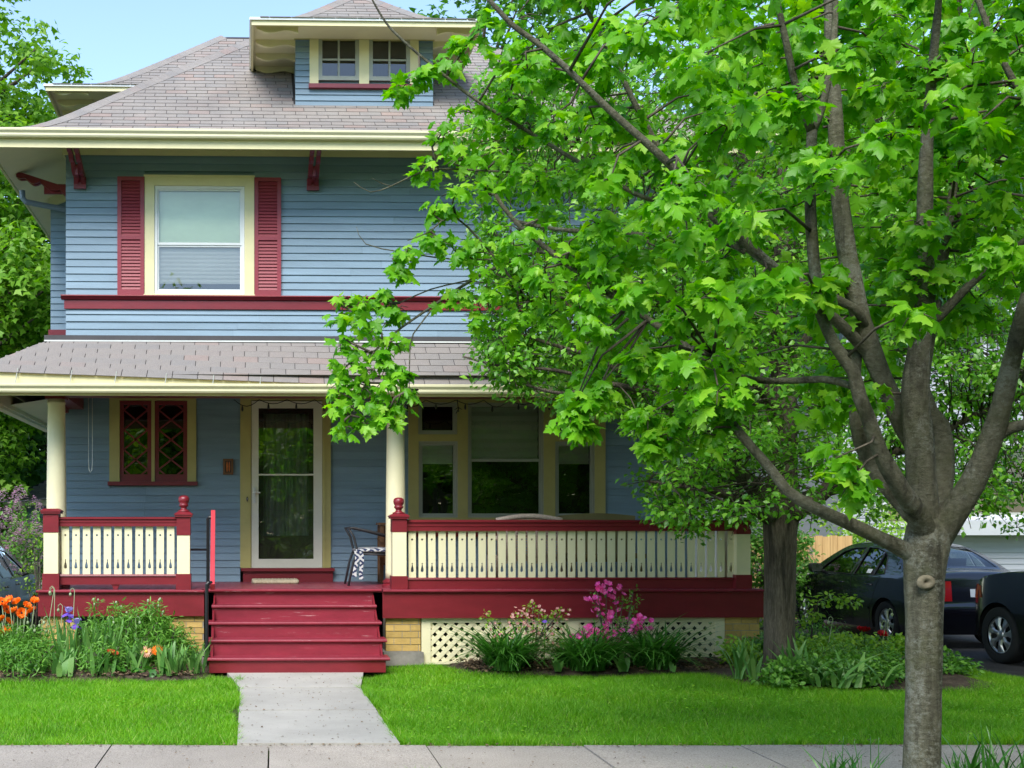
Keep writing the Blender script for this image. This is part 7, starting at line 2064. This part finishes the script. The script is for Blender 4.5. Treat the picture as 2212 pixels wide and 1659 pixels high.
# gerberas
ger_me = MB()
for nn, ln, cup, z_ in ((20, .060, .12, 0), (16, .045, .35, .005)):
    g_ = petal_ring(nn, ln, .0085, cup, 3, 0, z_, nn * .1); ger_me.add(g_.v, g_.f)
gdisc = MB().lathe([(.002, 0), (.016, .004), (.017, .010), (.004, .014)], (0, 0, 0), 12).mesh('disc', True); gdisc.materials.append(M['yellow_eye'])
for o, y, mt, rot, lab in ((243, 1410, 'petal_coral', (.25, .3, 0), 'coral red gerbera low in the left flower bed'), (316, 1408, 'petal_cream', (1.2, 0, .2), 'pink and white gerbera facing the street'), (340, 1405, 'petal_orange', (.9, .2, -.3), 'orange gerbera next to the pink and white one')):
    Y = 13.05; p = at(o, y, Y)
    g = thing('gerbera', lab, 'flower', (p.x, Y, .03))
    me = ger_me.mesh('flower', True); me.materials.append(M[mt])
    put('flower', me, None, g, loc=p, rot=rot, scl=1.15); d = Euler(rot).to_matrix() @ Vector((0, 0, .006)); put('disc', gdisc, None, g, loc=p + d, rot=rot)
    stalk(g, (p.x, Y + .05, .03), p, .005)
    q, t_, n_, s_2 = leaf_cloud([Vector((p.x, Y + .03, .09))], [.15], 16, (.09, .15), .3, .4, .4, .3)
    put('foliage', scatter_mesh('foliage', *OVATE, q, t_, n_, s_2), M['leaf_lily'], g)
# azaleas before the lattice
def azalea(label, stems, petal, leafm, nf, fsize, Y, base_o, nl=18):
    t = thing('azalea', label, 'shrub', (ax(base_o, Y), Y, .03))
    fm = petal_ring(5, .028 * fsize, .014 * fsize, .55, 3, .05).mesh('flower', True); fm.materials.append(M[petal])
    b = Vector((ax(base_o, Y), Y, .03)); tips = []
    for o, y, nfl, nlv in stems:
        p = at(o, y, Y + R.uniform(-.12, .12)); tips.append(p)
        MB().tube([b + Vector((R.uniform(-.06, .06), 0, 0)), b + (p - b) * .45 + Vector((R.uniform(-.05, .05), R.uniform(-.05, .05), .03)), p], [.010, .007, .004], 5).build('stem', M['twig'], t, True)
        for k in range(nfl):
            q = p + Vector((R.gauss(0, .05), R.gauss(-.02, .04), R.gauss(0, .045)))
            put('flower', fm, None, t, loc=q, rot=(R.uniform(.3, 1.6), R.uniform(-.7, .7), R.uniform(-1, 1)), scl=R.uniform(.8, 1.2))
        if nlv:
            q, t_, n_, s_2 = leaf_cloud([p, p - Vector((0, 0, .06))], [.085, .085], nlv, (.028, .05), -.2, .9, .6, .3)
            put('foliage', scatter_mesh('foliage', *OVATE, q, t_, n_, s_2), M[leafm], t)
    return t
azalea('magenta pink azalea flowering before the lattice', [(1290, 1275, 9, 2), (1310, 1268, 7, 2), (1285, 1292, 6, 3), (1330, 1288, 9, 4), (1345, 1297, 0, 14), (1368, 1280, 0, 12), (1372, 1305, 0, 14), (1288, 1315, 6, 4), (1298, 1325, 5, 6), (1322, 1328, 6, 8), (1360, 1318, 0, 12), (1315, 1355, 7, 10), (1340, 1345, 0, 20), (1380, 1342, 12, 4), (1372, 1352, 10, 4), (1392, 1345, 6, 2), (1362, 1365, 6, 8), (1275, 1358, 8, 6), (1290, 1375, 16, 3), (1305, 1365, 14, 2), (1262, 1372, 8, 4), (1245, 1378, 3, 8), (1310, 1385, 8, 8), (1335, 1375, 3, 20), (1350, 1390, 0, 20), (1325, 1400, 2, 16)], 'petal_pink', 'leaf_bush', 0, 1.25, 13.75, 1325)
azalea('pale budding azalea with yellow green leaves before the lattice', [(1050, 1330, 1, 12), (1065, 1345, 3, 10), (1105, 1340, 6, 8), (1125, 1325, 8, 8), (1140, 1315, 8, 8), (1150, 1305, 3, 12), (1165, 1320, 4, 12), (1185, 1330, 1, 10), (1120, 1350, 8, 10), (1140, 1345, 8, 10), (1160, 1345, 6, 12), (1205, 1325, 5, 8), (1215, 1318, 4, 8), (1200, 1345, 7, 8), (1190, 1365, 7, 10), (1170, 1370, 7, 12), (1145, 1370, 9, 12), (1115, 1370, 9, 12), (1090, 1365, 6, 12), (1075, 1380, 4, 12), (1105, 1390, 7, 14), (1135, 1390, 8, 14), (1165, 1392, 6, 14), (1190, 1392, 5, 14), (1210, 1385, 3, 10)], 'petal_pale', 'leaf_lime', 0, .72, 13.75, 1140)
# small dark iris by the azaleas
di = thing('dwarf_iris', 'small dark purple iris between the daylilies', 'flower', (ax(1178, 13.4), 13.4, .03))
for o, y in ((1178, 1340), (1245, 1402)):
    p = at(o, y, 13.35); put('flower', iris_fall, None, di, loc=p, rot=(.1, 0, 1), scl=.85); stalk(di, (p.x, 13.42, .03), p, .006)
# red poppies
rp = thing('poppy_plant', 'two red poppies with nodding buds in front of the sedan wheel', 'flowers', (ax(1880, 13.5), 13.5, .03))
for o, y, rot in ((1862, 1358, (.1, .1, 0)), (1906, 1368, (.4, -.2, .5)), (1868, 1360, (-.1, .3, 1))):
    p = at(o, y, 13.5); put('flower', poppy_r, None, rp, loc=p - Vector((0, 0, .02)), rot=rot, scl=.85)
    stalk(rp, (p.x + .02, 13.55, .03), p - Vector((0, 0, .02)), .005)
for o, y in ((1927, 1328), (1905, 1355), (2058, 1416), (1790, 1345)): nod_bud(rp, o, y, 13.45, Vector((ax(o - 8, 13.45), 13.45, .05)))
q, t_, n_, s_2 = leaf_cloud([Vector((ax(o, Y), Y, z)) for o, Y, z in [(R.uniform(1840, 1945), 13.5 + R.uniform(-.2, .2), R.uniform(.12, .34)) for _ in range(40)]], [.12] * 40, 22, (.05, .10), .0, .9, .5, .3)
put('foliage', scatter_mesh('foliage', *LANCE, q, t_, n_, s_2), M['leaf_iris'], rp)

# ---- grass
def grass(name, label, n, xr, yr, ok, zf, h=(.05, .10), w=.0045, clumpy=.5):
    x = NR.uniform(xr[0], xr[1], n); y = NR.uniform(yr[0], yr[1], n)
    m_ = ok(x, y); x, y = x[m_], y[m_]; n = len(x)
    z = zf(x, y)
    hh = h[0] + (h[1] - h[0]) * NR.random(n)
    hh *= 1 + .35 * np.sin(x * 2.1 + 1.3 * np.sin(y * 1.7)) * np.sin(y * 2.6 + x * .6)
    a = NR.random(n) * 2 * pi; lean = (.15 + .75 * NR.random(n)) * hh
    dx_, dy_ = np.cos(a), np.sin(a)
    b = NR.random(n) * 2 * pi; sx, sy = np.cos(b) * w / 2, np.sin(b) * w / 2
    P = np.zeros((n, 5, 3))
    for k, (t, q) in enumerate(((0, -1), (0, 1), (.55, .8), (.55, -.8), (1, 0))):
        P[:, k, 0] = x + q * sx + dx_ * lean * t * t; P[:, k, 1] = y + q * sy + dy_ * lean * t * t; P[:, k, 2] = z + hh * (t - .18 * t * t)
    F = (np.array([(0, 1, 2), (0, 2, 3), (3, 2, 4)])[None] + (np.arange(n) * 5)[:, None, None]).reshape(-1, 3)
    o = put(name, tri_mesh(name, P.reshape(-1, 3), F), M['grass_blade'])
    tag(o, label, 'grass', kind='stuff')
    return o
def lz(x, y):
    z = -.035 + .012 * np.sin(x * 1.3 + y * .7) + .012 * np.sin(y * 1.9 - x * .5)
    z = z - np.where(x > DRIVE_X - 1.2, .03 * np.clip((x - DRIVE_X + 1.2) / 1.2, 0, 1) ** 2, 0)
    return z - .004
tan_ = math.tan(YAW)
def ok_lawn(x, y):
    edge = 9.03 - x * tan_ + .035 * np.sin(x * 3.1) + .03 * np.sin(x * 7.7 + 1)
    wl_, wr_ = WX0 - .02 - .05 * np.sin(y * 4) ** 2, WX1 + .02 + .05 * np.sin(y * 3 + 1) ** 2
    wide = np.where(y > 12.3, .0, 0)
    free = (x < wl_ - wide * .6) | (x > wr_ + wide * .8)
    far = np.where(x < .5, np.interp(x, [-3.4, -.75, -.5, -.1], [12.93, 12.96, 13.28, 13.0]) + .04 * np.sin(x * 5), np.where(x < 5.3, np.interp(x, [1.1, 1.45, 1.7, 2.3, 2.6, 5.3], [12.8, 13.2, 13.95, 14.15, 13.35, 13.28]) + .04 * np.sin(x * 4), np.interp(x, [5.3, 5.6, 6.6, 7.6, 8.2, 8.7], [13.2, 12.3, 11.85, 11.95, 13.2, 14.6])))
    vis = np.abs(x - .0244 * y) < 10
    # leave out what the frame cannot see
    u = (x * cos(YAW) - y * sin(YAW)) / (x * sin(YAW) + y * cos(YAW))
    return (y > edge) & free & (y < far) & (u > -.27) & (u < .72)
grass('grass', 'bright green mown grass of the front lawn', 440000, (-3.4, 8.75), (8.6, 14.7), ok_lawn, lz)
def ok_edge(x, y):
    edge = 9.0 - x * tan_ + .03 * np.sin(x * 3.1)
    near_s = (y > edge) & (y < edge + .12) & ((x < WX0 - .1) | (x > WX1 + .1))
    near_w = (y > edge) & (y < 13.0) & ((np.abs(x - (WX0 - .05)) < .06) | (np.abs(x - (WX1 + .05)) < .06))
    tuft = (np.sin(x * 9.1 + y * 3) + np.sin(x * 23 + y * 17) + np.sin(y * 11 - x * 5)) > .1
    return (near_s | near_w) & tuft & (x > -2.6) & (x < 7.2)
grass('grass', 'ragged taller grass along the edges of the walks', 260000, (-2.6, 7.2), (8.7, 13.0), ok_edge, lz, (.07, .15), .005)
# clover and weeds in the lawn
k = 9000
cx_ = NR.uniform(-2.6, 8, k); cy_ = NR.uniform(9.0, 12.2, k)
msk = ok_lawn(cx_, cy_) & ((np.sin(cx_ * 2.3 + 4) + np.sin(cy_ * 3.1 + cx_) + np.sin(cx_ * 5.7 - cy_ * 2)) > np.where(cx_ > 1.2, .55, 1.5))
cx_, cy_ = cx_[msk], cy_[msk]; k = len(cx_); a = NR.random(k) * 2 * pi
P = np.stack([cx_, cy_, lz(cx_, cy_) + .045 + .03 * NR.random(k)], 1)
tag(put('clover', scatter_mesh('clover', *OVATE, P, np.stack([np.cos(a), np.sin(a), .1 + 0 * a], 1), np.stack([NR.normal(size=k) * .3, NR.normal(size=k) * .3 - .2, np.ones(k)], 1), .014 + .020 * NR.random(k)), M['leaf_maple']), 'patches of clover and weeds growing in the lawn', 'clover', kind='stuff')
def ok_strip(x, y):
    edge = 7.74 - x * tan_ - .04 * np.sin(x * 5) ** 2
    return (y < edge) & (y > 7.15 - x * tan_) & (x > 1.0)
grass('grass', 'unmown grass along the near edge of the sidewalk', 16000, (0, 7), (6.8, 7.8), ok_strip, lambda x, y: -.012 + 0 * x, (.06, .15), .006)
clump('grass_tuft', 'tall grass tuft left of the maple trunk at the sidewalk', 1830, 7.45, 60, .34, .014, .6, .6, 'leaf_lily', .16, -.01)
clump('grass_tuft', 'coarse grass tuft just right of the maple trunk', 2075, 7.35, 44, .36, .018, .65, .6, 'leaf_lily', .14, -.01)
clump('grass_tuft', 'long grass blades in the bottom corner beside the sidewalk', 2160, 7.2, 40, .55, .018, .5, .45, 'leaf_lily', .18, -.01)
# thin grass stalks with seed heads
gs = thing('grass_stalks', 'thin seeding grass stalks rising before the sidewalk', 'plant', (ax(1870, 7.4), 7.4, -.01))
for o, y in ((1782, 1610), (1797, 1625), (1822, 1590), (1880, 1590), (1898, 1592), (1845, 1600), (2092, 1585), (1860, 1630)):
    p = at(o, y, 7.4); stalk(gs, (p.x + R.uniform(-.03, .03), 7.42, -.01), p, .0025, (R.uniform(-.02, .02), 0, 0), 'leaf_lily')
    q, t_, n_, s_2 = leaf_cloud([p - Vector((0, 0, .03))], [.03], 8, (.012, .025), .0, 1.6, .6, .3)
    put('seed_head', scatter_mesh('seed_head', *LANCE, q, t_, n_, s_2), M['twig'], gs, kind='stuff')
# litter: leaf bits and twigs on the walks
def ok_any(x, y): return x == x
n = 620
lx_ = NR.uniform(-3, 8, n); ly_ = NR.uniform(7.8, 8.98, n) - lx_ * tan_
wx_2 = NR.uniform(WX0, WX1, 320); wy_2 = NR.uniform(9.0, 13.3, 320)
ex = NR.uniform(-3, 8, 900); ey = 8.95 - ex * tan_ + NR.normal(size=900) * .035
P = np.stack([np.concatenate([lx_, wx_2, ex]), np.concatenate([ly_, wy_2, ey]), np.concatenate([np.full(n, .014), np.full(320, .022), np.full(900, .014)])], 1)
k = len(P); a = NR.random(k) * 2 * pi
paint('litter', (.16, .105, .06), .9, .4, (9, 9, 9), 0, piece=.5)
tag(put('litter', scatter_mesh('litter', *DIAM, P, np.stack([np.cos(a), np.sin(a), 0 * a], 1), np.stack([NR.normal(size=k) * .3, NR.normal(size=k) * .3, np.ones(k)], 1), .010 + .022 * NR.random(k) ** 2), M['litter']), 'scattered dry leaf bits on the concrete', 'litter', kind='stuff')
# mulch chips in the beds
k = 5200
P = np.stack([np.concatenate([NR.uniform(2.55, 6.6, k), NR.uniform(-2.9, -.6, 2500)]), np.concatenate([NR.uniform(13.25, 14.2, k), NR.uniform(12.85, 13.9, 2500)]), np.full(k + 2500, .065)], 1)
P[:, 2] += NR.normal(size=len(P)) * .012; k = len(P); a = NR.random(k) * 2 * pi
tag(put('mulch', scatter_mesh('mulch', *DIAM, P, np.stack([np.cos(a), np.sin(a), NR.normal(size=k) * .2], 1), np.stack([NR.normal(size=k) * .4, NR.normal(size=k) * .4, np.ones(k)], 1), .02 + .04 * NR.random(k)), M['litter']), 'bark mulch chips lying in the beds', 'mulch', kind='stuff')
